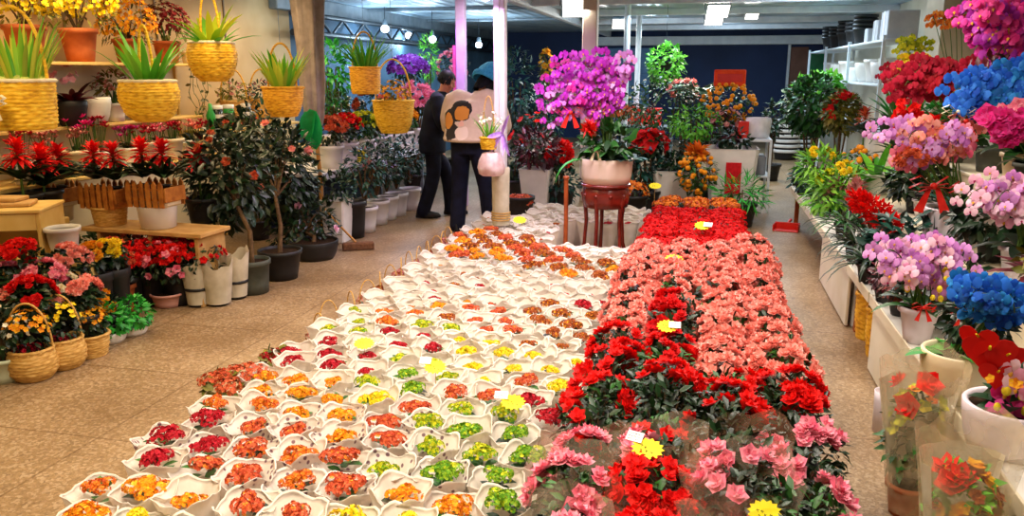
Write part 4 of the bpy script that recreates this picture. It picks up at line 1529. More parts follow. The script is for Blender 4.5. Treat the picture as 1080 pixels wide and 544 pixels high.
def person(label, loc, rz, J, look, jacket, trouser, hairfn, coat_len, bulk=1.0, extra=(), sc=1.0):
    hip, chest, neck, hd = V(J['hip']), V(J['chest']), V(J['neck']), V(J['head'])
    body = MB()
    torso(body, [(hip.x, hip.y, hip.z - .06, .14, .1), (hip.x, hip.y, hip.z + .05, .15, .105), ((hip.x + chest.x) / 2, (hip.y + chest.y) / 2, (hip.z + chest.z) / 2, .125, .09),
                 (chest.x, chest.y, chest.z, .16, .105), (chest.x, chest.y + .01, chest.z + .11, .13, .08), (neck.x, neck.y, neck.z, .06, .06)])
    lim(body, [neck - V((0, .01, .03)), (neck + hd) / 2 - V((0, 0, .03)), hd - V((0, .01, .03))], [.058, .054, .056], 14)
    Rm = head(body, hd, look[0], look[1])
    coat, tr = MB(), MB()
    for s, k in ((-1, 'l'), (1, 'r')):
        sh, el, wr = (V(J['sh_' + k]), V(J['el_' + k]), V(J['wr_' + k]))
        lim(body, [chest + V((s * .08, 0, .09)), sh, el, wr], [.05, .05, .038, .027], 12)
        d = (wr - el).normalized()
        hand(body, wr, (d + V(J.get('hd_' + k, (0, 0, 0)))).normalized(), V(J.get('up_' + k, (0, -.2, 1))), -s, .7)
        lim(coat, [chest + V((s * .07, -.005, .085)), sh, el, wr - d * .015], [.075 * bulk, .073 * bulk, .06 * bulk, .047 * bulk], 14)
        hp, kn, an = V(J['hp_' + k]), V(J['kn_' + k]), V(J['an_' + k])
        lim(body, [hp, kn, an], [.08, .052, .036], 12)
        lim(tr, [hp + V((0, 0, .06)), hp - V((0, 0, .1)), kn, an + V((0, 0, -.005))], [.1, .098, .082, .078], 16)
        lim(body, [an, an + V((0, 0, -.05))], [.036, .04], 10)
    torso(tr, [(hip.x, hip.y, hip.z - .1, .17, .12), (hip.x, hip.y, hip.z, .172, .125), (hip.x, hip.y, hip.z + .1, .158, .115)])
    mid = (hip + chest) / 2
    cz = hip.z - coat_len
    torso(coat, [(hip.x, hip.y, cz, .178 * bulk, .132 * bulk), (hip.x, hip.y, cz + .03, .19 * bulk, .142 * bulk), (hip.x, hip.y, hip.z + .04, .185 * bulk, .138 * bulk), (mid.x, mid.y, mid.z, .18 * bulk, .135 * bulk),
                 (chest.x, chest.y, chest.z, .192 * bulk, .14 * bulk), (chest.x, chest.y + .012, chest.z + .1, .165 * bulk, .115 * bulk), (neck.x, neck.y - .005, neck.z - .02, .085, .08), (neck.x, neck.y, neck.z + .02, .07, .07)])
    parts = [('body', fuse(body, 'body', SKIN, .0075, 3)), ('jacket', fuse(coat, 'jacket', jacket, .012, 6), {'label': J.get('coat_label', 'padded jacket')}), ('trousers', fuse(tr, 'trousers', trouser, .012, 5))]
    for k in 'lr':
        an = V(J['an_' + k])
        parts.append(('shoe', SHOEM, {'loc': (an.x, an.y, an.z - .082), 'rz': J.get('ft_' + k, 0)}))
    parts += hairfn(hd, Rm)
    parts += list(extra)
    return thing('person', label, 'person', loc, parts, None, rz, sc)

def short_hair(hd, Rm):
    m = MB()
    r = random.Random(4)
    for i in range(420):
        d = rdir(r, -.35)
        if d.y > .45 and d.z < .55:
            continue
        p = V((d.x * .081, d.y * .096 - .002, d.z * .09 + .032))
        m.leaf(hd + Rm @ p, Rm @ (d * .35 + V((r.uniform(-.3, .3), r.uniform(-.2, .6), -.6))), Rm @ d, .05, .022, .5, .1, 2)
    m2 = MB(); m2.ball((0, 0, 0), 1, 20, 14)
    keep = [hd + Rm @ V((p[0] * .087, p[1] * .1 - .008, p[2] * .096 + .036)) for p in m2.v]
    m.add(keep, [f for f in m2.f if (lambda y, z: z > .35 + .1 * y if y > .3 else (z > -.15 if y > -.05 else z > -.75))(sum(m2.v[i][1] for i in f) / 4, sum(m2.v[i][2] for i in f) / 4)])
    return [('hair', m.mesh('hair', HAIR))]

def hat_and_hair(hd, Rm):
    m = MB(); m.lathe([(.118, -.035), (.126, -.02), (.124, .0), (.11, .06), (.085, .105), (.045, .135), (.014, .15), (.001, .152)], 28, wob=lambda r, z, a, j: r * (1 + .035 * sin(3 * a + 1.2 * j)))
    m.lathe([(.112, -.03), (.1, .04)], 28)
    m.lathe([(.118, -.035), (.134, -.026), (.136, .004), (.124, .014)], 28, wob=lambda r, z, a, j: r * (1 + .012 * sin(14 * a)))
    hatv = [hd + Rm @ (V((p[0] * 1.25, p[1] * 1.22, p[2] * 1.3)) + V((0, -.02, .03))) for p in m.v]
    h2 = MB(); h2.add(hatv, m.f)
    k = MB()
    r = random.Random(9)
    for i in range(160):
        a = r.uniform(pi * .85, pi * 2.15)
        p = V((cos(a) * .088, sin(a) * .094 - .01, r.uniform(-.03, .03)))
        k.leaf(hd + Rm @ p, Rm @ V((cos(a) * .25, sin(a) * .3, -1)), Rm @ V((cos(a), sin(a), 0)), r.uniform(.08, .13), .03, .3, .1, 3)
    return [('hat', h2.mesh('hat', TEAL), {'label': 'teal knitted hat'}), ('hair', k.mesh('hair', HAIR))]

# the man: three-quarter view, facing the woman, head bent
MP = az(452, 229)
jm = dict(hip=(0, 0, .9), chest=(0, .06, 1.22), neck=(0, .11, 1.41), head=(0, .17, 1.535),
          sh_l=(-.185, .07, 1.345), el_l=(-.235, .1, 1.07), wr_l=(-.17, .32, 1.0), sh_r=(.185, .07, 1.345), el_r=(.235, .12, 1.07), wr_r=(.15, .33, 1.02),
          hp_l=(-.09, 0, .87), kn_l=(-.1, .16, .48), an_l=(-.1, .2, .09), hp_r=(.09, 0, .87), kn_r=(.095, -.0, .48), an_r=(.1, -.12, .09), coat_label='long dark navy jacket')
person('man in a dark navy jacket and trousers bending his head beside the woman', (MP.x + .05, MP.y + .05, 0), radians(-72), jm, (radians(-24), radians(-8)), NAVY, NAVYT, short_hair, .16, 1.1)

# the woman: back to the camera, pale jacket with a big dark and amber motif, blue hat
def motif():
    m, nt, b = newmat('cream_jacket_with_motif')
    N, L = nt.nodes, nt.links
    tc = N.new('ShaderNodeTexCoord')
    n = N.new('ShaderNodeTexNoise'); n.inputs['Scale'].default_value = 30
    base = ramp(nt, ['#cdb49a', '#e2cdb4'])
    L.new(tc.outputs['Object'], n.inputs['Vector']); L.new(n.outputs['Fac'], base.inputs[0])
    n2 = N.new('ShaderNodeTexNoise'); n2.inputs['Scale'].default_value = 14; L.new(tc.outputs['Object'], n2.inputs['Vector'])
    cur = base.outputs[0]
    for (c, rad, col) in [((-.06, -.1, 1.22), .115, '#140e0c'), ((-.18, -.06, 1.13), .1, '#180f0c'), ((-.12, -.1, 1.0), .095, '#1c120e'), ((-.045, -.12, 1.2), .078, '#d08a30'), ((-.2, -.08, 1.12), .075, '#d88e34'),
                          ((-.02, -.14, 1.0), .075, '#f0dcc8'), ((-.04, -.16, 1.1), .04, '#e8b8a0')]:
        d = N.new('ShaderNodeVectorMath'); d.operation = 'DISTANCE'
        d.inputs[1].default_value = c
        L.new(tc.outputs['Object'], d.inputs[0])
        ad = N.new('ShaderNodeMath'); ad.operation = 'MULTIPLY_ADD'; ad.inputs[1].default_value = .06
        L.new(n2.outputs['Fac'], ad.inputs[0]); L.new(d.outputs['Value'], ad.inputs[2])
        lt = N.new('ShaderNodeMath'); lt.operation = 'LESS_THAN'; lt.inputs[1].default_value = rad + .03
        L.new(ad.outputs[0], lt.inputs[0])
        mx = N.new('ShaderNodeMix'); mx.data_type = 'RGBA'
        L.new(lt.outputs[0], mx.inputs[0]); L.new(cur, mx.inputs[6]); mx.inputs[7].default_value = lin(col)
        cur = mx.outputs[2]
    L.new(cur, b.inputs['Base Color'])
    b.inputs['Roughness'].default_value = .75
    return m
WP = az(497, 247)
jw = dict(hip=(0, 0, .9), chest=(0, .08, 1.2), neck=(.06, .16, 1.38), head=(.12, .21, 1.47),
          sh_l=(-.19, .09, 1.3), el_l=(-.27, .15, 1.05), wr_l=(-.12, .34, .98), sh_r=(.2, .1, 1.31), el_r=(.28, .18, 1.06), wr_r=(.16, .38, 1.02),
          hp_l=(-.1, 0, .87), kn_l=(-.125, .03, .48), an_l=(-.14, -.02, .09), hp_r=(.1, 0, .87), kn_r=(.14, .06, .48), an_r=(.17, .1, .09), ft_l=radians(14), ft_r=radians(-20), coat_label='cream jacket with dark and amber motif')
person('woman in a teal hat and cream motif jacket seen from behind', (WP.x, WP.y, 0), radians(-4), jw, (radians(-38), radians(-30)), motif(), NAVYT, hat_and_hair, -.02, 1.46, sc=1.04)
# ================================================================== display tables along the far side of the bare aisle
def table(label, y0, y1, x0=.98, x1=1.34, h=.43, panels=True, legs=True, mat=CREAMB):
    m = MB(); m.box((x0 - .02, y0, h - .03), (x1, y1, h), 0, .005); m.box((x0 - .03, y0, h - .05), (x0 - .02, y1, h + .012), 1, .004)
    parts = [('tabletop', m.mesh('tabletop', CREAMW, mat))]
    if panels:
        n = max(1, round((y1 - y0) / 1.15))
        for i in range(n):
            a, b = y0 + (y1 - y0) * i / n, y0 + (y1 - y0) * (i + 1) / n
            m = MB(); m.box((x0 - .005, a + .008, .01), (x0 + .015, b - .008, h - .03), 0, .004)
            parts.append(('front_panel', m.mesh('front_panel', mat)))
    for x in (x0 + .06, x1 - .06):
        for y in (y0 + .05, y1 - .05):
            m = MB(); m.box((x - .022, y - .022, 0), (x + .022, y + .022, h - .03), 0, .004)
            parts.append(('leg', m.mesh('leg', WOODT if not panels else CREAMW)))
    return thing('display_table', label, 'table', (0, 0, 0), parts, 'low flower tables beside the bare aisle')
table('low cream-panelled table holding the blue orchid bowl', 2.2, 4.66)
table('low open-fronted table with rattan baskets beneath it', 4.7, 5.42, panels=False)
table('low cream-boxed table under the dark strap-leaved plants', 5.44, 6.72)
table('far low table with brown legs under the yellow-green plants', 6.76, 9.2, panels=False)
def tier(label, y0, y1, x0, x1, h):
    m = MB(); m.box((x0, y0, h - .025), (x1, y1, h), 0, .005)
    parts = [('shelf_top', m.mesh('shelf_top', CREAMB))]
    m = MB(); m.box((x0 + .01, y0 + .01, 0), (x0 + .03, y1 - .01, h - .025), 0, .004)
    parts.append(('front_panel', m.mesh('front_panel', CREAMB)))
    for y in (y0 + .02, y1 - .04):
        m = MB(); m.box((x0 + .031, y, 0), (x1 - .01, y + .02, h - .025), 0, .004)
        parts.append(('side_panel', m.mesh('side_panel', CREAMB)))
    return thing('tiered_shelf', label, 'shelf', (0, 0, 0), parts)
T1, T2 = .67, 1.0
tier('middle cream tier under the big pinkish bowl', 3.5, 6.6, 1.35, 1.69, T1)
tier('tall cream rear tier under the magenta and blue orchids', 3.6, 9.4, 1.7, 2.3, T2)
tier('far middle cream tier under the bright strap-leaved plant', 6.62, 9.4, 1.35, 1.69, .6)

RB = wicker_mesh([(.085, 0), (.1, .09), (.102, .19)], WICKO, 9, 40, .004, 12)
for (u, v, lb, z) in [(904, 331, 'amber rattan basket farther under the open table', 0), (912, 364, 'amber rattan basket at the front under the open table', 0)]:
    p = az(u, v, 0)
    thing('rattan_basket', lb, 'basket', (1.1, 5.25 if v < 340 else 4.9, 0), [('basket', RB, {'sc': (1, 1, 1.5)})])
p = az(872, 296, 0)
thing('bucket', 'lavender-white bucket standing under the far table', 'bucket', (1.2, 6.98, 0), [('bucket', pot_mesh(POTL, .09, .11, .26, False)), ('handle', handle_mesh(.11, .1, .003, METG, 14, False), {'loc': (0, 0, .23), 'rot': (radians(70), 0, 1.2)})])

def fan(base, a1, a2, n, dy=.12, seed=0, jz=.035):
    r = random.Random(seed * 13 + 5)
    out = []
    for i in range(n):
        k = i / max(1, n - 1)
        yy = base.y + r.uniform(-dy, dy) - .05
        l = lambda a, b: a + (b - a) * k
        A = ay(l(a1[0], a2[0]), l(a1[1], a2[1]), yy) - base
        E = ay(l(a1[2], a2[2]), l(a1[3], a2[3]), yy) - base
        out.append((A + V((r.uniform(-1, 1) * jz, 0, r.uniform(-1, 1) * jz)), E + V((r.uniform(-1, 1) * jz, 0, r.uniform(-1, 1) * jz))))
    return out

FACE = (-.5, -.85, .12)
def buds(rx, ry, rz, n, fr, seed, c):
    q = MB(); q.ball((0, 0, 0), fr, 8, 6, 0, (1, 1, 1.25))
    me = q.mesh('bud', PET['yellow'])
    r = random.Random(seed)
    out = []
    for i in range(n):
        d = rdir(r, -1)
        out.append(('bud', me, {'loc': (c[0] + d.x * rx, c[1] - abs(d.y) * ry, c[2] + d.z * rz), 'sc': r.uniform(.8, 1.2)}))
    return out
# lilac orchid in the small white pot
b = az(966, 360, .431)
orchid('lilac-pink orchid in a small white pot on the near table', b, pot_mesh(POTL, .055, .085, .17), .17,
       fan(b, (938, 222, 928, 285), (995, 232, 1020, 292), 7, .1, 1) + fan(b, (950, 245, 950, 300), (1000, 255, 1000, 318), 4, .1, 2), ('lilac', 'blush', 'lilac'), 13, .034, FACE, 1, t0=.3, lsc=.75,
       extra=buds(.14, .08, .07, 18, .012, 3, V((.04, -.08, .3))) + [('bow', bow_mesh(.05, RIB, 1), {'loc': (-.02, -.12, .2), 'label': 'red bow'}), ('bow', bow_mesh(.055, RIB, 3), {'loc': (.14, -.13, .19), 'label': 'red bow'})])
# blue orchid in the cream bowl
b = az(1006, 418, .431)
LBIG = straps(7, .17, .095, LEAFN, 12, 1.0, 1.4, .4, .06, .1, 5)
orchid('vivid blue orchid in a cream bowl with broad green leaves', b, bowl_mesh(POTC, .135, .19, .1), .19,
       fan(b, (1035, 268, 1026, 305), (1085, 280, 1092, 340), 6, .1, 3) + fan(b, (1045, 295, 1040, 325), (1070, 295, 1078, 348), 4, .08, 4), ('azure', 'blue', 'azure'), 11, .034, FACE, None, t0=.35, lipmat=PET['azure'],
       extra=[('foliage', LBIG, {'loc': (0, 0, .17)}), ('foliage', crown(.13, .13, .1, 120, .05, .03, LEAFD, 7, (.05, .02, .3)))])
# white bowl with red heart flowers and an orchid
b = az(1062, 472, .431)
def heart_mesh(s, mat):
    m = MB()
    pts = []
    n = 22
    for k in range(n):
        t = 2 * pi * k / n
        x = 16 * sin(t) ** 3 / 17
        y = (13 * cos(t) - 5 * cos(2 * t) - 2 * cos(3 * t) - cos(4 * t)) / 17
        pts.append((x * s, (.12 * x * x - .08) * s, y * s))
    back = [(x, y + .012 * s, z) for x, y, z in pts]
    c, c2 = (0, -.03 * s, 0), (0, .0, 0)
    m.add(pts + [c], [(k, (k + 1) % n, n) for k in range(n)], 0)
    m.add(back + [c2], [((k + 1) % n, k, n) for k in range(n)], 0)
    m.add(pts + back, [(k, (k + 1) % n, n + (k + 1) % n, n + k) for k in range(n)], 0)
    m.tube([(0, -.03 * s, .2 * s), (0, -.35 * s, .5 * s)], [.07 * s, .04 * s], 8, 1)
    return m.mesh('heart_flower', mat, PET['yellow'])
HEART = heart_mesh(.085, PET['red'])
hs = []
for (u, v, sc, rz) in [(1043, 372, 1, -.3), (1032, 358, .75, -.6), (1060, 378, .8, 0), (1052, 395, .7, -.2)]:
    q = ay(u, v, b.y - .06) - b
    st = MB(); st.tube([(0, 0, .12), (q.x * .6, q.y * .5, q.z * .7), (q.x, q.y + .02, q.z)], .004, 5)
    hs.append(('heart_flower', HEART, {'loc': q, 'rot': (.25, 0, rz), 'sc': sc}))
    hs.append(('stem', st.mesh('stem', STEM)))
orchid('white bowl of scarlet heart-shaped flowers and a purple-pink orchid', b, bowl_mesh(POTL, .15, .16, .12), .16, fan(b, (1062, 390, 1072, 436), (1075, 380, 1092, 420), 3, .05, 6), ('hotpink', 'magenta', 'blush'), 5, .045, FACE, 0, t0=.5, lsc=.75,
       extra=hs + buds(.06, .05, .05, 8, .013, 8, ay(1062, 424, b.y - .06) - b) + [('blossoms', blooms_on(.06, .04, .05, 12, .02, 'star', PET['amber'], 9, ay(1063, 405, b.y - .08) - b)), ('foliage', crown(.09, .09, .07, 70, .06, .035, LEAFD, 19, (.04, .03, .2)))])
# big pinkish bowl on the middle tier
b = az(1003, 262, T1 + .001); b.x, b.y = 1.5, 5.15
DLEAF = straps(13, .3, .05, LEAFBG, 52, 1.1, .9, .45, .04, .15, 5)
orchid('wide pinkish bowl with two-tone pink orchids and a big red bow', b, bowl_mesh(POTL, .2, .2, .185), .2,
       fan(b, (955, 100, 922, 152), (1000, 108, 1028, 152), 8, .14, 8) + fan(b, (945, 140, 945, 178), (1000, 128, 1018, 156), 6, .12, 9), ('lilac', 'lilac', 'salmon', 'pink', 'coral'), 12, .038, FACE, None, t0=.42,
       extra=[('foliage', DLEAF, {'loc': (0, 0, .18)}), ('bow', bow_mesh(.13, RIB, 4), {'loc': ay(984, 196, b.y - .12) - b, 'label': 'large red ribbon bow'}), ('blossoms', blooms_on(.1, .05, .08, 26, .026, 'double', PET['coral'], 33, ay(965, 172, b.y - .15) - b)),
              ('name_card', WCARD, {'loc': ay(1012, 200, b.y - .1) - b, 'rot': (radians(80), 0, .3), 'label': 'small pale card'})])
# blush orchid beside it
b = V((1.5, 4.15, T1 + .001))
orchid('pale blush orchid spilling beside the wide pinkish bowl', b, pot_mesh(POTL, .07, .1, .18), .18,
       fan(b, (1050, 165, 1020, 222), (1100, 165, 1090, 215), 7, .1, 11) + fan(b, (1060, 190, 1050, 225), (1090, 190, 1090, 228), 3, .08, 12), ('blush', 'blush', 'lilac'), 12, .036, FACE, 0, t0=.3)
# dark red leafy plant between the bowls
b = V((1.42, 3.62, T1 + .001))
thing('leafy_plant', 'dark red and olive-leaved potted plant above the upper blue-flowered bowl', 'potted plant', b, [('pot', pot_mesh(POTC, .07, .09, .14)), ('foliage', straps(16, .24, .08, LEAFR, 17, 1, 1, .6, .02, .1, 4), {'loc': (0, 0, .12)}), ('foliage', crown(.12, .12, .1, 90, .07, .04, LEAFO, 27, (0, 0, .2)))])
# hot pink
b = V((1.78, 4.95, T2 + .001))
orchid('hot pink ruffled orchid beneath the upper blue orchid', b, pot_mesh(POTX, .07, .1, .16), .16, fan(b, (1050, 100, 1042, 130), (1085, 100, 1092, 135), 5, .08, 14) + fan(b, (1060, 118, 1055, 140), (1078, 118, 1085, 145), 3, .08, 15), ('hotpink', 'pink', 'hotpink'), 9, .045, FACE, 0, t0=.4, kind='ruffle')
# upper blue
b = V((1.85, 5.35, T2 + .001))
orchid('bright blue orchid spray in the upper row beneath the magenta one', b, pot_mesh(POTC, .08, .11, .18), .18, fan(b, (1020, 55, 995, 105), (1085, 40, 1100, 75), 9, .12, 17) + fan(b, (1020, 75, 1010, 112), (1080, 70, 1085, 105), 5, .1, 18), ('blue', 'blue', 'azure'), 11, .047, FACE, 1, t0=.3, lipmat=PET['blue'],
       extra=[('bow', bow_mesh(.09, RIBW, 6), {'loc': ay(1010, 118, b.y - .15) - b, 'label': 'tan ribbon bow'}), ('ribbon', bow_mesh(.1, RIB, 7), {'loc': ay(1018, 128, b.y - .17) - b, 'label': 'red ribbon'})])
# magenta at the top
b = V((2.08, 6.2, T2 + .001))
orchid('tall magenta orchid at the very top of the tiers', b, pot_mesh(POTX, .09, .12, .2), .2, fan(b, (1040, -25, 1003, 25), (1090, -30, 1100, 15), 9, .12, 20) + fan(b, (1040, 5, 1020, 40), (1085, 0, 1092, 35), 5, .1, 21), ('fuchsia', 'magenta', 'hotpink'), 11, .055, FACE, 1, t0=.35)
# deep cerise arch
b = V((1.95, 7.1, T2 + .001))
orchid('deep cerise orchid arching low under the magenta one', b, pot_mesh(POTX, .09, .12, .2), .2, fan(b, (985, 35, 930, 92), (1010, 45, 1045, 80), 9, .12, 23) + fan(b, (960, 55, 940, 108), (1000, 55, 1000, 95), 8, .1, 24), ('cerise', 'crimson', 'cerise'), 13, .05, FACE, 1, t0=.3, lipmat=PET['cerise'])
# yellow, lime and orange sprays
b = V((1.85, 7.75, T2 + .001))
orchid('clear yellow orchid spray at the end of the cerise arch', b, pot_mesh(POTC, .07, .1, .15), .15, fan(b, (958, 35, 952, 75), (968, 40, 970, 68), 4, .08, 26), 'yellow', 10, .036, FACE, 0, t0=.4, lipmat=PET['amber'])
b = V((1.95, 8.2, T2 + .001))
orchid('lime green orchid above the yellow spray', b, pot_mesh(POTC, .07, .1, .15), .15, fan(b, (948, 15, 945, 55), (972, 20, 978, 50), 5, .1, 28), 'bud', 10, .034, FACE, 1, t0=.3, lipmat=PET['green'])
b = V((2.12, 7.6, T2 + .001))
orchid('thin-stemmed small orange orchid behind the lime one', b, pot_mesh(POTC, .07, .1, .15), .15, fan(b, (985, -10, 980, 22), (1015, -10, 1010, 30), 5, .1, 30), 'orange', 6, .03, FACE, 1, t0=.6)
b = V((1.78, 8.6, T2 + .001))
orchid('rose-red small orchid at the far end of the rear tier', b, pot_mesh(POTX, .07, .1, .15), .15, fan(b, (940, 50, 930, 92), (950, 45, 945, 80), 5, .1, 31), ('cerise', 'pink'), 9, .034, FACE, 1, t0=.3)
b = V((1.78, 6.5, T2 + .001))
thing('leafy_plant', 'dark strappy plant under the cerise orchid arch', 'potted plant', b, [('pot', pot_mesh(POTX, .08, .1, .16)), ('foliage', straps(30, .5, .035, LEAF, 61, .7, 1.3, .9, .03, .2, 5), {'loc': (0, 0, .14)})])
b = V((1.86, 5.9, T2 + .001))
thing('leafy_plant', 'dark burgundy bushy plant behind the upper blue orchid', 'potted plant', b, [('pot', pot_mesh(POTX, .08, .1, .16)), ('foliage', crown(.28, .22, .26, 300, .09, .04, LEAFR, 64, (.05, 0, .5))), ('stem', AZS, {'sc': 1.2})])

_fm = {}
def fruits(rx, ry, rz, n, fr, seed, cz):
    if fr not in _fm:
        q = MB(); q.ball((0, 0, 0), fr, 10, 8, 0, (1, 1, .94)); q.ball((0, 0, fr * .93), fr * .14, 6, 4, 1)
        _fm[fr] = q.mesh('kumquat_fruit', PET['kumquat'], STEM)
    r = random.Random(seed)
    out = []
    for i in range(n):
        d = rdir(r, -.9)
        if d.y > .35:
            d.y = -d.y
        k = r.uniform(.88, 1.06)
        s_ = r.uniform(.8, 1.15)
        out.append(('kumquat_fruit', _fm[fr], {'loc': (d.x * rx * k, d.y * ry * k, cz + d.z * rz * k), 'sc': s_}))
    return out
# ---- strap-leaved, plume and other plants along the table edge
P14 = pot_mesh(POTW, .06, .08, .12, n=20)
P14K = pot_mesh(POTK, .06, .08, .12, n=20)
def strap_plant(label, loc, mat, n, L, W, seed, spread=.9, bend=1.2, up=.7, pot=None, extra=(), name='leafy_plant', cat='potted plant', group=None, sc=1, tip=0, z=.1):
    return thing(name, label, cat, loc, [('pot', pot or P14), ('foliage', straps(n, L, W, mat, seed, spread, bend, up, .02, .2, 5, 0, tip), {'loc': (0, 0, z)})] + list(extra), group, 0, sc)
for i, (u, v, lb) in enumerate([(917, 298, 'dark arching strap-leaved plant beside the small burgundy ones'), (903, 275, 'dark arching strap-leaved plant at the middle of the boxed table'),
                                (891, 252, 'dark arching strap-leaved plant behind the bucket')]):
    p = az(u, v, .431)
    strap_plant(lb, p, LEAFD if i != 2 else LEAF, 46, .34, .022, 70 + i, .9, 1.5, .7, P14K, group='dark strap plants at the table edge')
for i, (u, v, lb) in enumerate([(927, 318, 'small wine-red leafy plant at the corner of the near table'), (943, 332, 'small wine-red plant against the lilac orchid pot')]):
    p = az(u + 6, v, .431)
    thing('leafy_plant', lb, 'potted plant', p, [('pot', pot_mesh(POTK, .045, .06, .08, n=16)), ('foliage', crown(.085, .085, .08, 150, .045, .02, LEAFR if i == 0 else island('leaf_wine_mix', ['#4a1418', '#7a2420', '#8c4a24', '#3c1c12'], .5), 80 + i, (0, 0, .13)))])
# red plume lying toward the aisle, pink plumes behind
p = V((1.15, 5.85, .431))
def plume(a, b_, rad, n, mat, seed):
    r = random.Random(seed)
    m = MB()
    a, b_ = V(a), V(b_)
    ax_ = (b_ - a).normalized()
    for i in range(n):
        t = r.random()
        d = (rdir(r, -1) + V((0, 0, .2))).normalized()
        q = a + (b_ - a) * t + d * rad * (1 - .45 * abs(t - .5) * 2) * r.uniform(.6, 1)
        m.leaf(q, d + ax_ * .5, d.orthogonal(), .05, .022, .5, .2, 2)
    return m.mesh('plume', mat)
a1, a2 = ay(902, 208, 5.95) - p, ay(944, 238, 5.6) - p
thing('bromeliad', 'big red feathery plume leaning out over the dark strap plants', 'potted flower', p, [('pot', P14), ('foliage', straps(20, .32, .03, LEAFD, 84, .8, 1.0, .8), {'loc': (0, 0, .1)}), ('plume', plume(a1, a2, .085, 520, PET['red'], 1)), ('stem', ORL[0] if False else AZS)])
for i, (u, v, lb, c) in enumerate([(879, 204, 'dusty pink plume flower at the far side of the red plume', 'dusty'), (903, 206, 'dusty pink plume flower directly behind the red plume', 'dusty')]):
    p = ax(u, v + 28, 1.14 + .1 * i); p.z = .431
    q = ay(u, v, p.y) - p
    thing('bromeliad', lb, 'potted flower', p, [('pot', P14K), ('foliage', straps(18, .3, .03, LEAF, 86 + i, .8, 1, .9), {'loc': (0, 0, .1)}), ('plume', plume(q - V((0, 0, .09)), q + V((0, 0, .09)), .07, 260, PET[c], 3 + i))], 'pink plume flowers')
YG = island('leaf_spring', ['#3c8020', '#66b030', '#93cc44', '#2c681c'], .45, .35, .2)
for i, (u, v, lb, c) in enumerate([(864, 168, 'spring-green plant with two yellow flower heads at the far table end', 'yellow'), (884, 186, 'spring-green plant with yellow flower heads in the middle of the far table', 'yellow'), (873, 197, 'spring-green plant with pale yellow heads at the aisle edge of the far table', 'bud')]):
    p = ax(u, v + 30, 1.1 + .08 * (i == 1)); p.z = .431
    q = ay(u, v, p.y) - p
    hz = max(.2, q.z)
    thing('flowering_plant', lb, 'potted flower', p, [('pot', P14), ('foliage', crown(.2, .2, .16, 200, .13, .03, YG, 90 + i, (0, 0, hz - .08))), ('stems', AZS, {'sc': 1.1}),
                                                  ('blossoms', blooms_on(.1, .12, .1, 7, .045, 'puff', PET[c], 92 + i, (0, -.02, hz + .02), .1))], 'yellow-headed green plants on the far table')
for i, (u, v, lb) in enumerate([(848, 212, 'white-flowered low plant hanging over the far table edge'), (862, 225, 'cream and white flowered plant between the yellow heads and the aisle'), (845, 235, 'small white flowering plant at the far table corner by the brown leg')]):
    p = ax(u, v, 1.04 + .05 * (i == 1)); p.z = .431
    thing('flowering_plant', lb, 'potted flower', p, [('pot', P14K), ('foliage', crown(.13, .13, .1, 150, .06, .025, LEAF, 95 + i, (0, 0, .16))), ('blossoms', blooms_on(.13, .13, .1, 34, .02, 'star', PET['white' if i != 1 else 'cream'], 96 + i, (0, 0, .17)))])
p = az(842, 205, .431); p.x = 1.02
thing('leafy_plant', 'blue-green small plant hanging off the end of the far table', 'potted plant', p, [('pot', P14K), ('foliage', crown(.14, .14, .12, 130, .08, .03, LEAFBG, 99, (0, 0, .16)))])
strap_plant('bright broad strap-leaved plant arching above the yellow heads', V((1.5, 7.55, .601)), LEAFB, 16, .55, .07, 101, .9, 1.0, .7, pot_mesh(POTW, .09, .12, .18))
strap_plant('upright spiky green plant beneath the rack of white pots', V((1.9, 8.85, T2 + .001)), LEAFN, 40, .5, .035, 102, .6, .8, 1.0, P14)
strap_plant('fine-leaved green plant behind the two-tone pink orchids', V((1.55, 6.35, T1 + .001)), LEAF, 60, .5, .02, 103, .8, 1.2, .9, P14)
p = V((1.5, 8.5, .601))
thing('kumquat_plant', 'low pot of orange and yellow fruit on the far tier', 'potted plant', p, [('pot', P14), ('foliage', crown(.15, .15, .11, 120, .06, .03, LEAF, 104, (0, 0, .2))), *fruits(.16, .16, .12, 26, .026, 105, .2)])
def red_star(label, loc, mat, R, seed, pot=None, leafm=LEAFD, hgt=.3, group=None, n=26):
    """strap rosette carrying a star of coloured bracts"""
    r = random.Random(seed)
    m = MB()
    n = int(n * 1.7)
    for i in range(n):
        a = i * 2.4
        k = i / n
        d = V((cos(a) * (1.1 - .9 * k), sin(a) * (1.1 - .9 * k), -.1 + 1.2 * k)) + rdir(r, -1) * .25
        m.leaf((0, 0, hgt - .07 + .09 * k), d, V((0, 0, 1)) - d * .3, R * (1.05 - .35 * k) * r.uniform(.75, 1.1), R * .23, .6, .15, 3)
    s = MB(); s.tube([(0, 0, .08), (0, 0, hgt)], .009, 6)
    return thing('bromeliad', label, 'potted flower', loc, [('pot', pot or P14), ('foliage', straps(26, .28, .048, leafm, seed, 1, .8, .8), {'loc': (0, 0, max(.02, hgt - .2))}), ('bracts', m.mesh('bracts', mat)), ('stem', s.mesh('stem', STEM))], group)
p = V((1.62, 7.3, .601))
red_star('red star-shaped bromeliad rising before the bright strap leaves', p, PET['scarlet'], .15, 110, hgt=.55)
red_star('rust-orange bromeliad behind the low pot of orange fruit', V((1.6, 8.9, .601)), PET['coral'], .15, 111, hgt=.62)
red_star('orange-red bromeliad at the far end of the two-tone pink orchids', V((1.52, 6.0, T1 + .001)), PET['red'], .13, 112, hgt=.62)
b = V((1.55, 5.65, T1 + .001))
orchid('small red ruffled flower spray above the lilac sprays', b, P14K, .12, fan(b, (950, 105, 940, 120), (960, 105, 962, 124), 4, .06, 40), 'red', 7, .035, FACE, 0, t0=.4, kind='ruffle')
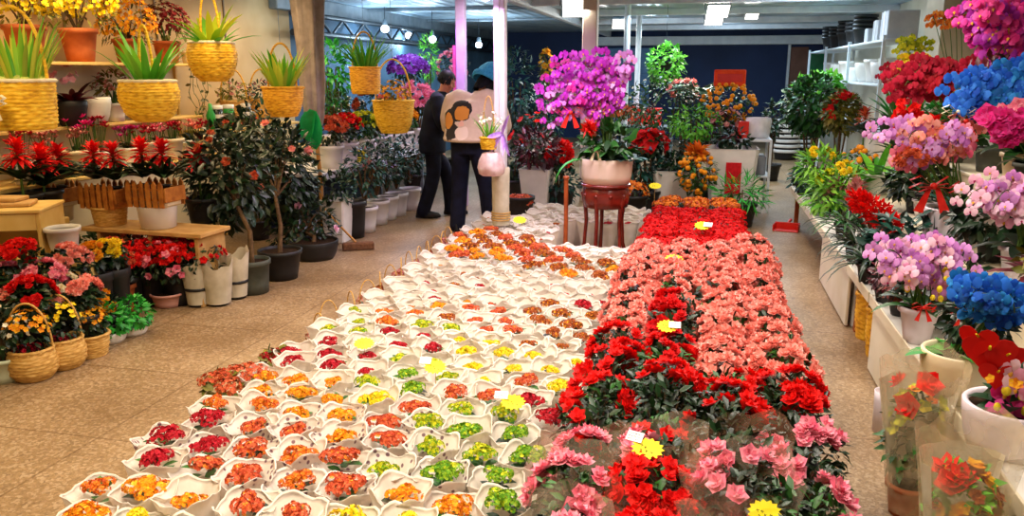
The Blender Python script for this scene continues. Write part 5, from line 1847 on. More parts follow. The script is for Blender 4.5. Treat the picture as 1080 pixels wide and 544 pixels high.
# dark leafy plants filling the tiers
for i, (x, y, z, mt, lb) in enumerate([(1.52, 4.62, T1, LEAFD, 'dark leafy plant squeezed between the wide pinkish bowl and the blush orchid'), (1.85, 4.3, T2, LEAFR, 'wine-dark leafy plant at the near end of the rear tier under the hot pink orchid'),
                                   (1.9, 6.85, T2, LEAF, 'green leafy plant under the deep cerise orchid'), (1.5, 6.15, T1, LEAFD, 'dark leafy plant at the far end of the middle tier'), (1.18, 4.15, .43, LEAFD, 'dark leafy plant behind the blue orchid bowl'), (1.2, 5.1, .43, LEAFBG, 'blue-green leafy plant behind the lilac orchid on the open table'), (1.95, 7.95, T2, LEAFN, 'fresh green leafy plant under the yellow and lime orchids')]):
    thing('leafy_plant', lb, 'potted plant', (x, y, z + .001), [('pot', P14K), ('foliage', crown(.2, .2, .16, 210, .1, .045, mt, 140 + i, (0, 0, .22)))])
# film-wrapped bouquets by the table
for i, (u, v, lb, fl) in enumerate([(968, 545, 'film-wrapped bouquet with one red bloom on top beside the white cylinder', (('red', .05, 3), ('bud', .03, 16), ('orange', .02, 8))), (1018, 560, 'film-wrapped bouquet with yellow sprays and a large red bloom', (('amber', .025, 26), ('red', .06, 3), ('rust', .02, 40)))]):
    p = ax(962, 480, .83) if i == 0 else ax(1020, 500, .82); p.z = 0
    parts = [('pot', pot_mesh(POTT, .06, .075, .13)), ('foliage', crown(.09, .09, .2, 190, .055, .025, LEAFB if i else LEAF, 120 + i, (0, 0, .3)))]
    for j, (c, fr, n) in enumerate(fl):
        parts.append(('blossoms', blooms_on(.095, .095, .15, n, fr, 'double' if c == 'red' else 'star', PET[c], 130 + i * 5 + j, (0, 0, .36 + .08 * (j == 0 and i == 0)), -.5 if c != 'red' else .2, face=(-.3, -.8, .4))))
    tm = MB(); tm.lathe([(.06, .1), (.1, .3), (.135, .52)], 24, wob=lambda r, z, a, j: r * (1 + .05 * sin(7 * a)))
    tm.f = [f for f in tm.f if sum(tm.v[k][1] for k in f) / 4 > -.015 + .02 * i]
    tm.m, tm.s = tm.m[:len(tm.f)], tm.s[:len(tm.f)]
    parts.append(('tissue_paper', tm.mesh('tissue_paper', SLEEVE)))
    parts.append(('clear_sleeve', sleeve_mesh(40 + i, clear_film('bouquet_film_%d' % i, '#f0dcb4', .3), .07, .15, .62)))
    thing('bouquet', lb, 'bouquet', p, parts, None, .5 * i, 1)
p = az(937, 455, 0)
m = MB(); m.lathe([(.03, 0), (.052, .002), (.056, .16), (.058, .2), (.054, .2), (.05, .15)], 24)
m.disk(.05, .15, 24)
q = link('vase', m.mesh('vase', POTL)); q.location = (.9, p.y, 0)
tag(q, 'plain white cylinder vase on the floor by the cream panels', 'vase')
# red dustpan lying in the aisle
p = az(829, 243, .0)
m = MB()
m.box((-.13, -.09, .001), (.13, .09, .012), 0, .004); m.box((-.13, -.09, .012), (-.115, .09, .07), 0, .004); m.box((.115, -.09, .012), (.13, .09, .07), 0, .004); m.box((-.13, .075, .012), (.13, .09, .075), 0, .004)
pan = m.mesh('pan', RED)
m = MB(); m.tube([(0, .09, .05), (0, .16, .06), (.01, .28, .07)], [.015, .014, .017], 8)
thing('dustpan', 'red plastic dustpan lying on the bare aisle floor', 'dustpan', (p.x, p.y, 0), [('pan', pan), ('handle', m.mesh('handle', RED))], None, radians(-12))

# ---- rack of white crockery against the wall
rx0, rx1 = 2.0, 2.45
m0 = MB(); m0.box((rx0, 10.4, 1.47), (rx1, 17.6, 1.5), 0, .005)
m1 = MB(); m1.box((rx0, 10.4, 1.99), (rx1, 17.6, 2.02), 0, .005)
m2 = MB(); m2.box((rx0, 10.4, .9), (rx1, 17.6, .93), 0, .005)
parts = [('shelf', m0.mesh('shelf', METW)), ('shelf', m1.mesh('shelf', METW)), ('shelf', m2.mesh('shelf', METW))]
for y in (10.42, 12.8, 15.2, 17.55):
    for x in (rx0 - .02, rx1 - .02):
        m = MB(); m.box((x, y, 0), (x + .04, y + .04, 2.06), 0, .004)
        parts.append(('upright', m.mesh('upright', METW)))
thing('shelf_rack', 'white metal rack of white flowerpots against the cream wall', 'rack', (0, 0, 0), parts)
WPOTS = [bowl_mesh(POTW, .19, .26, .12), pot_mesh(POTW, .12, .17, .3, False), square_pot(POTW, .12, .16, .3), bowl_mesh(POTW, .16, .2, .13)]
KP = pot_mesh(POTK, .12, .16, .24, False)
pos = [(10.75, 2, 'square white pot at the near end of the lower shelf'), (11.2, 0, 'large white bowl second along the lower rack shelf'), (11.75, 1, 'tapered white pot third along the lower rack shelf'), (12.3, 0, 'white bowl before the second rack upright'),
       (13.2, 3, 'small white bowl past the second rack upright'), (13.9, 1, 'tapered white pot deep along the lower rack shelf'), (14.6, 0, 'white bowl near the third rack upright'), (15.6, 1, 'farthest tapered white pot on the rack')]
for (y, k, lb) in pos:
    thing('flowerpot', lb, 'flowerpot', (rx0 + .2, y, 1.501), [('pot', WPOTS[k])], 'white pots on the rack')
for i, (y, lb) in enumerate([(12.9, 'dark pot stack by the pale boxes on top of the rack'), (13.6, 'second dark pot stack along the top of the rack'), (14.4, 'third dark pot stack along the top of the rack'), (15.3, 'fourth dark pot stack along the top of the rack'), (16.2, 'farthest dark pot stack on top of the rack')]):
    thing('pot_tower', lb, 'flowerpots', (rx0 + .2, y, 2.021), [('pot', KP)] + [('pot', KP, {'loc': (0, 0, .06 * k)}) for k in range(1, 4 - i % 2)], 'dark pots on top of the rack')
for i, (y, s, lb) in enumerate([(10.7, 1, 'pale grey box at the near end of the top shelf'), (11.4, .8, 'pale box standing second on the top shelf'), (12.2, .6, 'small pale box next to the dark pot stacks')]):
    m = MB(); m.box((-.17 * s, -.2 * s, 0), (.17 * s, .2 * s, .32 * s), 0, .008); m.box((-.175 * s, -.03, .0), (.175 * s, .03, .325 * s), 1, .002)
    q = link('storage_box', m.mesh('storage_box', plain('pale_box_%d' % i, '#c0c4cc', '#d4d6da', 5, .7), METW)); q.location = (rx0 + .2, y, 2.021)
    tag(q, lb, 'box')
# towers of black pots with white rims on the floor far back
m = MB(); m.lathe([(.2, 0), (.235, .1), (.25, .11), (.25, .15), (.235, .15)], 24)
SPK = pot_mesh(POTK, .19, .225, .2, False)
m = MB(); m.lathe([(.238, .14), (.252, .145), (.254, .19), (.24, .2), (.228, .2)], 28)
SPW = m.mesh('rim', POTW)
for (u, v, n, lb) in [(828, 168, 7, 'tall tower of black pots with white rims at the rear of the aisle'), (846, 162, 6, 'second tower of white-rimmed black pots beside the dark bush')]:
    p = az(u, v, 0)
    parts = []
    for k in range(n):
        parts.append(('pot', SPK, {'loc': (0, 0, .095 * k), 'sub': [('rim', SPW)]}))
    thing('pot_tower', lb, 'flowerpots', (p.x, p.y, 0), parts)
# ================================================================== stall along the side wall
def boards(label, y0, y1, x0s, zs, xb=-5.2, name='shelf_unit'):
    parts = []
    for x0, z in zip(x0s, zs):
        m = MB(); m.box((xb, y0, z - .025), (x0, y1, z), 0, .004)
        parts.append(('shelf', m.mesh('shelf', WOODY)))
    for y in (y0 + .02, y1 - .05):
        m = MB(); m.box((xb, y, 0), (xb + .04, y + .03, zs[-1]), 0, .004); parts.append(('upright', m.mesh('upright', WOODY)))
        m = MB(); m.box((x0s[0] - .05, y, 0), (x0s[0] - .01, y + .03, zs[0] - .025), 0, .004); parts.append(('upright', m.mesh('upright', WOODY)))
    m = MB(); m.box((x0s[0] - .03, y0, .02), (x0s[0] - .015, y1, zs[0] - .03), 0, .003)
    parts.append(('front_panel', m.mesh('front_panel', CREAMB)))
    m = MB(); m.box((xb, y0, .02), (xb + .012, y1, zs[-1]), 0, .003)
    parts.append(('back_panel', m.mesh('back_panel', CREAMB)))
    return thing(name, label, 'shelf', (0, 0, 0), parts)
boards('cream three-board shelf against the beige wall full of pink flowers', 3.6, 7.3, (-4.72, -4.93, -4.76), (.84, 1.22, 1.72))
boards('cream shelf with dark-labelled jars at the end of the beige wall', 7.34, 9.0, (-4.4, -4.75), (.8, 1.06))

# ---- hanging baskets
RAIL = MB(); RAIL.tube([(-3.3, 2.6, ZC - .05), (-3.3, 9.6, ZC - .05)], .018, 8)
q = link('hanging_rail', RAIL.mesh('hanging_rail', METG)); q['kind'] = 'structure'
def hang(label, u, v_top, v_bot, wpx, v_handle, mat, prof, foliage, extra=(), X=-3.3, hmat=None, lining=None, hw=.9, sq=0, k=14):
    b = ax(u, v_bot, X)
    s = scale_at(b)
    H_ = (v_bot - v_top) / s * 1.04
    Rm = wpx / s / 2
    bm = wicker_mesh([(r * Rm, z * H_) for r, z in prof], mat, max(7, int(H_ / .017)), 56, .0045, k, lining, sq=sq)
    hh = max(.2, (v_top - v_handle) / s)
    rim = prof[-1][0] * Rm
    yaw = math.atan2(RT.y, RT.x)
    m = MB(); m.tube([(0, 0, 0), (0, 0, ZC - .05 - (b.z + H_ + hh))], .0022, 5)
    parts = [('basket', bm), ('handle', handle_mesh(rim * hw, hh, .0085, hmat or mat, 20), {'loc': (0, 0, H_ - .01), 'rz': yaw}), ('wire', m.mesh('wire', METG), {'loc': (0, 0, H_ + hh - .012)})]
    for nm, me, z in foliage:
        parts.append((nm, me, {'loc': (0, 0, H_ * z)}))
    return thing('hanging_basket', label, 'hanging basket', b, parts + list(extra), None), Rm, H_
GOLDL = island('leaf_gold_green', ['#5cb02c', '#84cc3a', '#b8dc40', '#e0e050', '#3c9426'], .45, .3, .2)
TUB = [(.86, 0), (.93, .12), (.97, .6), (1, 1)]
BOWLP = [(.5, 0), (.8, .18), (.98, .5), (1, .75), (.9, 1)]
BOWLP2 = [(.62, 0), (.82, .25), (.95, .6), (1, 1)]
bulbs = MB()
for i in range(9):
    a = i * 2.4; q = .03 + .07 * (i % 3) / 2
    bulbs.ball((cos(a) * q, sin(a) * q, .03), .03, 8, 6, 0, (1, 1, 1.5))
bw, _, _ = hang('largest golden hanging basket with a cream bow and upright narrow leaves', 27, 88, 136, 66, 12, WICK, TUB, [('foliage', straps(70, .36, .022, GOLDL, 201, .3, .45, 1, .09, .15, 5), .8), ('bulbs', bulbs.mesh('bulbs', island('bulb', ['#c8d460', '#e0e490'], .5)), .8)], hmat=WICK, lining=RIBW)
link('bow', bow_mesh(.075, RIBW, 11), bw, (-.0, -.0, .13)).location = V(ray(14, 112)) * 0 + V((.035, -.19, .14))
hang('round golden hanging basket of broad dark green strap leaves', 160, 88, 128, 60, 30, WICK, BOWLP, [('foliage', straps(24, .4, .05, LEAFB, 202, .42, .6, 1, .05, .15, 5, tip=3), .75)], lining=RIBW, hw=.25)
hang('round golden hanging basket with lime leaves under a tall hoop', 226, 48, 86, 50, -6, WICK, BOWLP, [('foliage', straps(12, .36, .06, LEAFY, 203, .45, .7, 1, .03, .15, 5), .75), ('foliage', straps(10, .34, .05, LEAFB, 204, .7, .8, .8, .03, .15, 5), .75)], lining=RIBW, hw=.45)
hang('golden hanging tub of yellow-green leaves beside the grey curtain', 300, 94, 123, 42, 48, WICKO, BOWLP2, [('foliage', straps(40, .38, .05, GOLDL, 205, .35, .4, 1, .06, .15, 5, tip=3), .75)], hw=.7)
hang('golden hanging tub of grassy leaves in front of the leafy shrub', 386, 73, 99, 32, 36, WICKO, TUB, [('foliage', straps(80, .42, .022, LEAFB, 206, .42, .6, 1, .07, .2, 5, tip=2), .8), ('foliage', straps(14, .4, .05, LEAFN, 207, .5, .7, 1, .05, .15, 5, tip=2), .8)], hw=.8)
hang('amber hanging basket with an arched hoop and small ochre flowers', 416, 108, 140, 43, 65, WICK, BOWLP2, [('foliage', crown(.17, .15, .16, 160, .05, .025, LEAFO, 208, (0, 0, .08)), .9), ('blossoms', blooms_on(.17, .15, .17, 70, .02, 'star', PET['amber'], 209, (0, 0, .08), -.3), .9)], X=-3.2, hw=.85)

# ---- upper board: terracotta, yellow sprays, baskets
def spray_bush(label, loc, pot, ph, rx, rz, hc, leaf, n, L, W, pet, nf, fr, seed, kind='star', name='flowering_plant', group=None, cluster=0, ry=None, up=-.3, cat='potted flower', trunk=True):
    ry = ry or rx
    parts = [('pot', pot), ('foliage', crown(rx, ry, rz, n, L, W, leaf, seed, (0, 0, hc)))]
    if pet is not None:
        parts.append(('blossoms', blooms_on(rx * 1.03, ry * 1.03, rz * 1.05, nf, fr, kind, pet, seed + 1, (0, 0, hc), up, cluster)))
    if trunk:
        m = MB()
        for i in range(5):
            a = i * 1.3 + seed
            m.tube([(0, 0, ph * .85), (cos(a) * rx * .2, sin(a) * ry * .2, (ph + hc) / 2), (cos(a) * rx * .5, sin(a) * ry * .5, hc + rz * .2)], [.011, .008, .004], 5)
        parts.append(('stems', m.mesh('stems', BARK if rz > .2 else STEM)))
    return thing(name, label, cat, loc, parts, group)
PT = pot_mesh(POTT, .1, .14, .26)
PT2 = pot_mesh(POTT, .09, .12, .2)
PW = pot_mesh(POTW, .07, .09, .16)
PC = pot_mesh(POTC, .08, .11, .2)
PK = pot_mesh(POTK, .09, .12, .2)
def onb(u, v, z, X):
    p = ax(u, v, X); p.z = z + .001
    return p
spray_bush('tall terracotta pot of yellow flowering sprays on the top board', onb(84, 50, 1.72, -4.91), PT, .26, .36, .24, .44, LEAFO, 170, .06, .018, PET['yellow'], 420, .02, 211, ry=.1)
spray_bush('terracotta pot of yellow sprays at the near end of the top board', onb(24, 20, 1.72, -4.91), PT, .26, .32, .22, .42, LEAFO, 150, .06, .018, PET['yellow'], 300, .02, 213, ry=.1)
spray_bush('ochre-flowered bushy plant on the top board behind the broad-leaved basket', onb(136, 60, 1.72, -4.91), PT2, .2, .28, .24, .32, LEAFO, 140, .07, .02, PET['amber'], 260, .022, 215, ry=.1)
spray_bush('dried purple-brown flowers in a pot near the lime-leaved basket', onb(177, 60, 1.72, -4.91), PT2, .2, .24, .2, .34, LEAFO, 120, .06, .02, PET['wine'], 220, .02, 217, ry=.1)
for (u, lb, sd) in [(246, 'tan hooped basket of dusty flowers on the jar shelf board', 219), (276, 'tan hooped basket of dark leaves at the end of the jar shelf', 221)]:
    p = onb(u, 95, 1.06, -5.0)
    thing('flower_basket', lb, 'flower basket', p + V((.0, 0, .0)), [('basket', wicker_mesh([(.11, 0), (.14, .1), (.145, .18)], WICKT, 9, 40, .004, 12), {'sc': (1, 1, 1.5)}), ('handle', handle_mesh(.14, .36, .009, WICKO, 18), {'loc': (0, 0, .25), 'rz': .3}), ('foliage', crown(.16, .16, .14, 120, .07, .03, LEAFO if sd == 219 else LEAFD, sd, (0, 0, .34))), ('blossoms', blooms_on(.16, .16, .14, 22, .02, 'star', PET['dusty'], sd + 1, (0, 0, .34)))])
# ---- middle board
spray_bush('pinkish variegated plant in a white pot on the middle board', onb(120, 105, 1.22, -5.0), PW, .16, .16, .13, .3, LEAFO, 120, .06, .025, PET['dusty'], 50, .02, 223, ry=.12)
p = onb(97, 112, 1.22, -4.98)
thing('flowerpot', 'rounded white pot on the middle board beside the variegated plant', 'flowerpot', p, [('pot', bowl_mesh(POTW, .15, .22, .1))])
p = onb(74, 112, 1.22, -4.95)
thing('leafy_plant', 'glossy black round pot with dark plum leaves beside the largest hanging basket', 'potted plant', p, [('pot', bowl_mesh(POTK, .13, .2, .08)), ('foliage', straps(14, .24, .06, LEAFR, 225, .8, .9, .8), {'loc': (.03, 0, .17)}), ('blossoms', blooms_on(.14, .1, .14, 22, .03, 'star', PET['blush'], 226, (-.05, -.02, .36)))])
p = onb(150, 112, 1.22, -5.0)
thing('flowerpot', 'squat cream pot with soil behind the round dark-leaved basket', 'flowerpot', p, [('pot', bowl_mesh(POTC, .14, .16, .1))])
m = MB()
r = random.Random(5)
vp = onb(200, 66, 1.72, -5.05)
for i in range(5):
    pts = [V((0, 0, .1)), V((.06, -.05 + .05 * i, .12))]
    for k in range(1, 9):
        pts.append(V((.08 + .03 * sin(k + i), -.12 + .06 * i + .02 * sin(k * 2 + i), .1 - .075 * k)))
    m.tube(pts, .003, 4)
    for q in pts[2:]:
        m.leaf(q, rdir(r, -1) + V((.4, 0, -.3)), (1, 0, .3), .055, .03, .4, .1, 2, 1)
thing('trailing_vine', 'trailing small-leaved vine against the cream board between two round baskets', 'potted plant', vp, [('pot', pot_mesh(POTC, .06, .08, .12)), ('foliage', m.mesh('foliage', STEM, LEAFO))])
# jars and bowl
for (u, lb, kind) in [(229, 'clear jar with a black label and white lid on the jar shelf', 0), (259, 'second black-labelled jar farther along the jar shelf', 0), (241, 'green-labelled tub between the two black-labelled jars', 1), (222, 'green bottle at the near end of the jar shelf', 2)]:
    p = onb(u, 118, 1.06, -4.85)
    m = MB()
    if kind == 2:
        m.lathe([(.03, 0), (.045, .005), (.045, .16), (.02, .22), (.018, .27), (.001, .272)], 16)
        parts = [('bottle', m.mesh('bottle', GRNL))]
    else:
        m.lathe([(.04, 0), (.055, .005), (.055, .2), (.048, .21)], 20); m.disk(.048, .21, 20)
        parts = [('jar', m.mesh('jar', GLASSC if kind == 0 else GRNL))]
        m = MB(); m.lathe([(.055, .21), (.057, .215), (.057, .25), (.001, .252)], 20); parts.append(('lid', m.mesh('lid', POTW)))
        m = MB(); m.lathe([(.0562, .06), (.0562, .17)], 20); parts.append(('label_band', m.mesh('label_band', WHT if kind else POTW), {'sc': (1, 1, .35), 'loc': (0, 0, .1)}))
    thing('jar' if kind < 2 else 'bottle', lb, 'jar' if kind < 2 else 'bottle', p, parts)
p = onb(246, 100, 1.22, -5.0)

# ---- pink flowers on the long lower board
def cyclamen(label, loc, key, seed, R=.13, group=None, pot=None, hgt=.38):
    r = random.Random(seed)
    m, s = MB(), MB()
    for i in range(15):
        a, q = r.uniform(0, 6.28), R * r.random() ** .5
        z = hgt * r.uniform(.85, 1.12)
        s.tube([(0, 0, .15), (cos(a) * q * .6, sin(a) * q * .6, z * .6), (cos(a) * q, sin(a) * q, z)], .0028, 4)
        for k in range(5):
            t = k * 1.256 + a
            d = V((cos(t) * .7, sin(t) * .7, .9))
            m.leaf((cos(a) * q, sin(a) * q, z), d, V((cos(t), sin(t), -.5)), .045, .026, -.3, .1, 2)
    return thing('cyclamen', label, 'potted flower', loc, [('pot', pot or PW), ('foliage', kal_leaves(16, .075, seed, LEAFD), {'loc': (0, 0, .2)}), ('blossoms', m.mesh('blossoms', PET[key])), ('stems', s.mesh('stems', STEM))], group)
cy = [(20, 142, 'crimson'), (44, 145, 'dusty'), (84, 130, 'hotpink'), (100, 128, 'cerise'), (78, 142, 'dusty'), (133, 140, 'fuchsia'), (150, 143, 'cerise'), (165, 142, 'pink'), (180, 142, 'cerise'), (196, 142, 'salmon'), (212, 138, 'cerise'), (228, 137, 'crimson'), (246, 136, 'crimson'), (262, 142, 'cerise')]
CN = {'crimson': 'dark red', 'dusty': 'dusty pink', 'hotpink': 'hot pink', 'cerise': 'cerise', 'fuchsia': 'fuchsia', 'pink': 'pink', 'salmon': 'salmon'}
for i, (u, v, k) in enumerate(cy):
    X = -4.83 - .06 * (i % 2)
    p = ax(u, v, X)
    if p.y > 7.25:
        z0 = .8
    else:
        z0 = .84
    h = max(.3, p.z - z0)
    cyclamen('%s cyclamen in a pale pot, %s along the lower board from the near end' % (CN[k], ORD[i]), (p.x, p.y, z0 + .001), k, 230 + i, .1, 'cyclamens on the lower board', pot_mesh(POTC if i % 2 else POTW, .06, .085, .17, n=18) if i < 2 else (PW if i % 2 else PC), h)

# ---- bench, picket planters with red bromeliads
pA, pB = az(90, 238, .54), az(216, 246, .54)
d = (pB - pA); d.z = 0
L_ = d.length
ang = math.atan2(d.y, d.x)
m = MB(); m.box((0, -.05, -.03), (L_, .3, 0), 0, .004)
parts = [('plank', m.mesh('plank', WOODL))]
for (xa, w_) in ((L_ * .55, .03), (L_ * .93, .03), (.12, .03)):
    m = MB(); m.box((xa, -.03, -.539), (xa + w_, .28, -.03), 0, .004); parts.append(('support', m.mesh('support', WOODL)))
t = thing('plank_bench', 'light plank bench carrying the picket-fence planters', 'bench', pA, parts, None, ang)
nrm = V((-d.y, d.x, 0)).normalized()
def picket(w, dep, n, h):
    m = MB()
    for s in (-1, 1):
        for i in range(n):
            x = -w / 2 + w * (i + .5) / n
            y = s * dep / 2
            pw = w / n * .33
            m.add([(x - pw, y - .006, 0), (x + pw, y - .006, 0), (x + pw, y - .006, h * .85), (x, y - .006, h), (x - pw, y - .006, h * .85),
                   (x - pw, y + .006, 0), (x + pw, y + .006, 0), (x + pw, y + .006, h * .85), (x, y + .006, h), (x - pw, y + .006, h * .85)],
                  [(0, 1, 2, 3, 4), (9, 8, 7, 6, 5)] + [(k, k + 5, (k + 1) % 5 + 5, (k + 1) % 5) for k in range(5)], 0, False)
        for z in (.25, .62):
            m.box((-w / 2, s * (dep / 2 - .012) - .006, h * z), (w / 2, s * (dep / 2 - .012) + .006, h * z + .016), 0, .002)
    for s in (-1, 1):
        m.box((s * w / 2 - .008, -dep / 2, h * .2), (s * w / 2 + .008, dep / 2, h * .75), 0, .003)
    return m.mesh('picket_fence', WOODB)
def inner(w, dep, h, mat):
    m = MB(); m.box((-w / 2, -dep / 2, 0), (w / 2, dep / 2, h), 0, .012); m.box((-w / 2 + .015, -dep / 2 + .015, h - .001), (w / 2 - .015, dep / 2 - .015, h + .002), 1, .001)
    return m.mesh('planter_box', mat, SOIL)
for i, (u, vb, wpx, hb, ibm, lb) in enumerate([(83, 228, 40, .115, POTC, 'brown picket planter nearest the yellow wooden box'), (131, 233, 44, .13, WICKT, 'brown picket planter in the middle of the bench on a wicker tub'), (181, 236, 46, .16, POTW, 'brown picket planter at the far end on a white tub')]):
    p = az(u, vb, .541)
    p = pA + d.normalized() * ((p - pA).dot(d.normalized())) + nrm * .1
    s = scale_at(p)
    w_ = wpx / s
    ph_ = .2
    base_m = MB(); base_m.lathe([(w_ * .34, 0), (w_ * .38, .005), (w_ * .43, hb)], 28); base_m.disk(w_ * .43, hb, 28)
    tub = base_m.mesh('tub', ibm) if i != 1 else wicker_mesh([(w_ * .34, 0), (w_ * .4, hb)], WICKT, 7, 40, .004, 12)
    parts = [('tub', tub), ('picket_fence', picket(w_ * 1.02, .22, 6, .19), {'loc': (0, 0, hb + .002)}), ('planter_box', inner(w_ * .96, .17, .13, WOODB if i == 1 else POTC), {'loc': (0, 0, hb + .002)})]
    t = thing('picket_planter', lb, 'planter', (p.x, p.y, .541), parts, 'picket-fence planters on the bench', ang)
    for k in range(2):
        off = (k - .5) * w_ * .55
        q = V((p.x, p.y, .541 + hb + .135)) + d.normalized() * off
        r = random.Random(250 + i * 2 + k)
        red_star('red bromeliad in the %s picket planter, %s of its pair' % (('near', 'middle', 'far')[i], ('near one', 'far one')[k]), q, PET['scarlet' if k else 'red'], .13, 250 + i * 2 + k, pot_mesh(POTK, .03, .04, .02, n=12), LEAFD, .27, 'red bromeliads in picket planters', 38)
# further red bromeliads with dark leaves at the near end
for i, (u, v, lb) in enumerate([(18, 158, 'red bromeliad at the near end under the largest hanging basket'), (42, 166, 'red bromeliad with a long hanging bract beside the near-end one'), (208, 163, 'red bromeliad at the far end of the bench by the dark tree')]):
    p = ax(u, v, -4.58 if i < 2 else -3.75)
    zb = .62 if i < 2 else .5
    pm = MB(); pm.box((-.1, -.1, -zb), (.1, .1, -.005), 0, .01)
    t = red_star(lb, V((p.x, p.y, zb)), PET['red'], .14, 262 + i, PK, LEAFD, max(.3, p.z - zb), None, 38)
    q = link('crate', pm.mesh('crate', WOODY)); q.location = (p.x, p.y, zb)
    tag(q, 'plain wooden crate under %s' % ('the near-end red bromeliad', 'the red bromeliad with hanging bract', 'the far-end red bromeliad')[i], 'crate')
# ---- yellow wooden box with open front, slabs on top, white tub in it
p = az(44, 282, .0)
p = ax(44, 245, -3.82)
bx = V((-4.3, 4.2, 0))
m = MB()
m.box((-.26, -.2, 0), (-.235, .2, .72), 0, .004); m.box((.235, -.2, 0), (.26, .2, .72), 0, .004); m.box((-.235, .18, .02), (.235, .2, .72), 0, .003)
m.box((-.235, -.2, .62), (.235, -.185, .72), 0, .004); m.box((-.235, -.2, 0), (.235, -.185, .3), 0, .004); m.box((-.235, -.19, .30), (.235, .18, .325), 0, .004); m.box((-.27, -.21, .72), (.27, .21, .74), 0, .004)
box = m.mesh('box', WOODY)
thing('wooden_box', 'yellow wooden box with an open front and slabs on its top', 'box', bx, [('box', box, {'sc': (1, 1, 1.1)})], None, .4)
m = MB(); m.box((-.1, -.09, 0), (.14, .1, .025), 0, .006)
q = link('wooden_slab', m.mesh('wooden_slab', WOODL)); q.location = bx + V((.02, .0, .816)); q.rotation_euler = (0, 0, .5)
tag(q, 'lower brown slab lying on the yellow wooden box', 'slab')
q2 = link('wooden_slab', q.data); q2.location = bx + V((-.03, .02, .842)); q2.rotation_euler = (0, 0, .2); q2.scale = (.8, .8, 1)
tag(q2, 'upper brown slab lying on the other slab', 'slab')
p = ax(66, 245, -3.92)
thing('flowerpot', 'translucent white tub standing beside the opening of the yellow box', 'flowerpot', (p.x, p.y, .521), [('pot', pot_mesh(POTW, .075, .1, .17, False, flute=.01))])
m = MB(); m.box((-.24, -.1, -.52), (.2, .1, 0), 0, .01)
q = link('wooden_ledge', m.mesh('wooden_ledge', WOODY)); q.location = (p.x - .02, p.y, .52); q.rotation_euler = (0, 0, .4)
tag(q, 'pale yellow low ledge in front of the yellow box', 'ledge')

# ---- floor row
def basket_plant(label, loc, shape, R, H_, mat, leaf, pet, seed, handle=True, fr=.017, nf=50, red=True):
    parts = [('basket', wicker_mesh([(a * R, b * H_) for a, b in shape], mat, 9, 48, .004, 12))]
    if handle:
        parts.append(('handle', handle_mesh(R * .92, H_ * 1.55, .006, mat, 18), {'loc': (0, 0, H_ * .95), 'rz': .35}))
    parts.append(('foliage', crown(R * .9, R * .9, R * .8, 120, .045, .025, LEAFD, seed, (0, 0, H_ * 1.5))))
    parts.append(('blossoms', blooms_on(R * .95, R * .95, R * .9, nf, fr, 'star', pet, seed + 1, (0, 0, H_ * 1.6), .1)))
    if red:
        parts.append(('blossoms', kal_bloom('cerise', 120, R * .62, seed + 2, 'wine', .4, .012, .35, 7), {'loc': (.0, -R * .2, H_ * .98), 'label': 'wine-red lower flowers'}))
    return thing('flower_basket', label, 'flower basket', loc, parts)
BSK = [(.7, 0), (.95, .25), (1, .6), (.86, 1)]
basket_plant('nearest round tan basket with hoop and yellow flowers on the floor', az(37, 398, 0), BSK, .125, .17, WICKT, LEAFD, PET['amber'], 301)
basket_plant('second round tan basket with hoop and pale yellow flowers on the floor', az(69, 386, 0), BSK, .12, .17, WICKT, LEAFD, PET['yellow'], 304)
basket_plant('squarish tan basket with ochre flowers third along the floor row', az(97, 374, 0), [(.8, 0), (.95, .5), (1, 1)], .105, .13, WICKT, LEAFO, PET['amber'], 307, False, .016, 80, False)
p = az(7, 399, 0)
spray_bush('pale green pot of cream and yellow flowers at the near end of the floor row', p, pot_mesh(POTG, .1, .125, .14), .14, .16, .14, .26, LEAFD, 180, .05, .025, PET['cream'], 46, .018, 310, trunk=False)
for (u, v, sd, lb) in [(118, 360, 312, 'small bright green leafy plant in a white dish beside the squarish basket'), (141, 352, 313, 'outer small green leafy plant in a white dish by the walkway')]:
    p = az(u, v, 0)
    thing('leafy_plant', lb, 'potted plant', p, [('pot', bowl_mesh(POTW, .095, .07, .07)), ('foliage', crown(.12, .12, .1, 230, .05, .024, LEAFN, sd, (0, 0, .14)))])
fl = [(112, 320, 'amber', .1, .22, 'ochre-flowered plant behind the small green dishes', PK), (90, 333, 'yellow', .1, .22, 'yellow-flowered plant behind the squarish basket', PK),
      (20, 320, 'salmon', .14, .37, 'salmon-flowered plant low at the near end behind the cream-flowered pot', PK), (48, 322, 'salmon', .12, .36, 'pale salmon plant behind the nearest round basket', PK),
      (63, 293, 'cream', .12, .44, 'cream-flowered plant among the pink and salmon ones', PK), (85, 295, 'salmon', .12, .42, 'bright salmon plant at the walkway edge of the pink group', PK),
      (33, 301, 'scarlet', .14, .46, 'scarlet plant between the pink one and the pale salmon one', PK), (10, 286, 'pink', .14, .5, 'pink plant at the near end of the side group', PK), (48, 281, 'pink', .13, .52, 'rose-pink plant above the scarlet one', PK),
      (22, 264, 'red', .16, .62, 'red begonia in front of the yellow wooden box', PK), (74, 263, 'salmon', .13, .58, 'apricot-flowered plant before the low ledge', PK), (98, 256, 'amber', .1, .55, 'yellow-flowered plant at the foot of the plank bench', PK), (116, 252, 'yellow', .1, .55, 'small yellow-flowered plant under the plank bench', PK)]
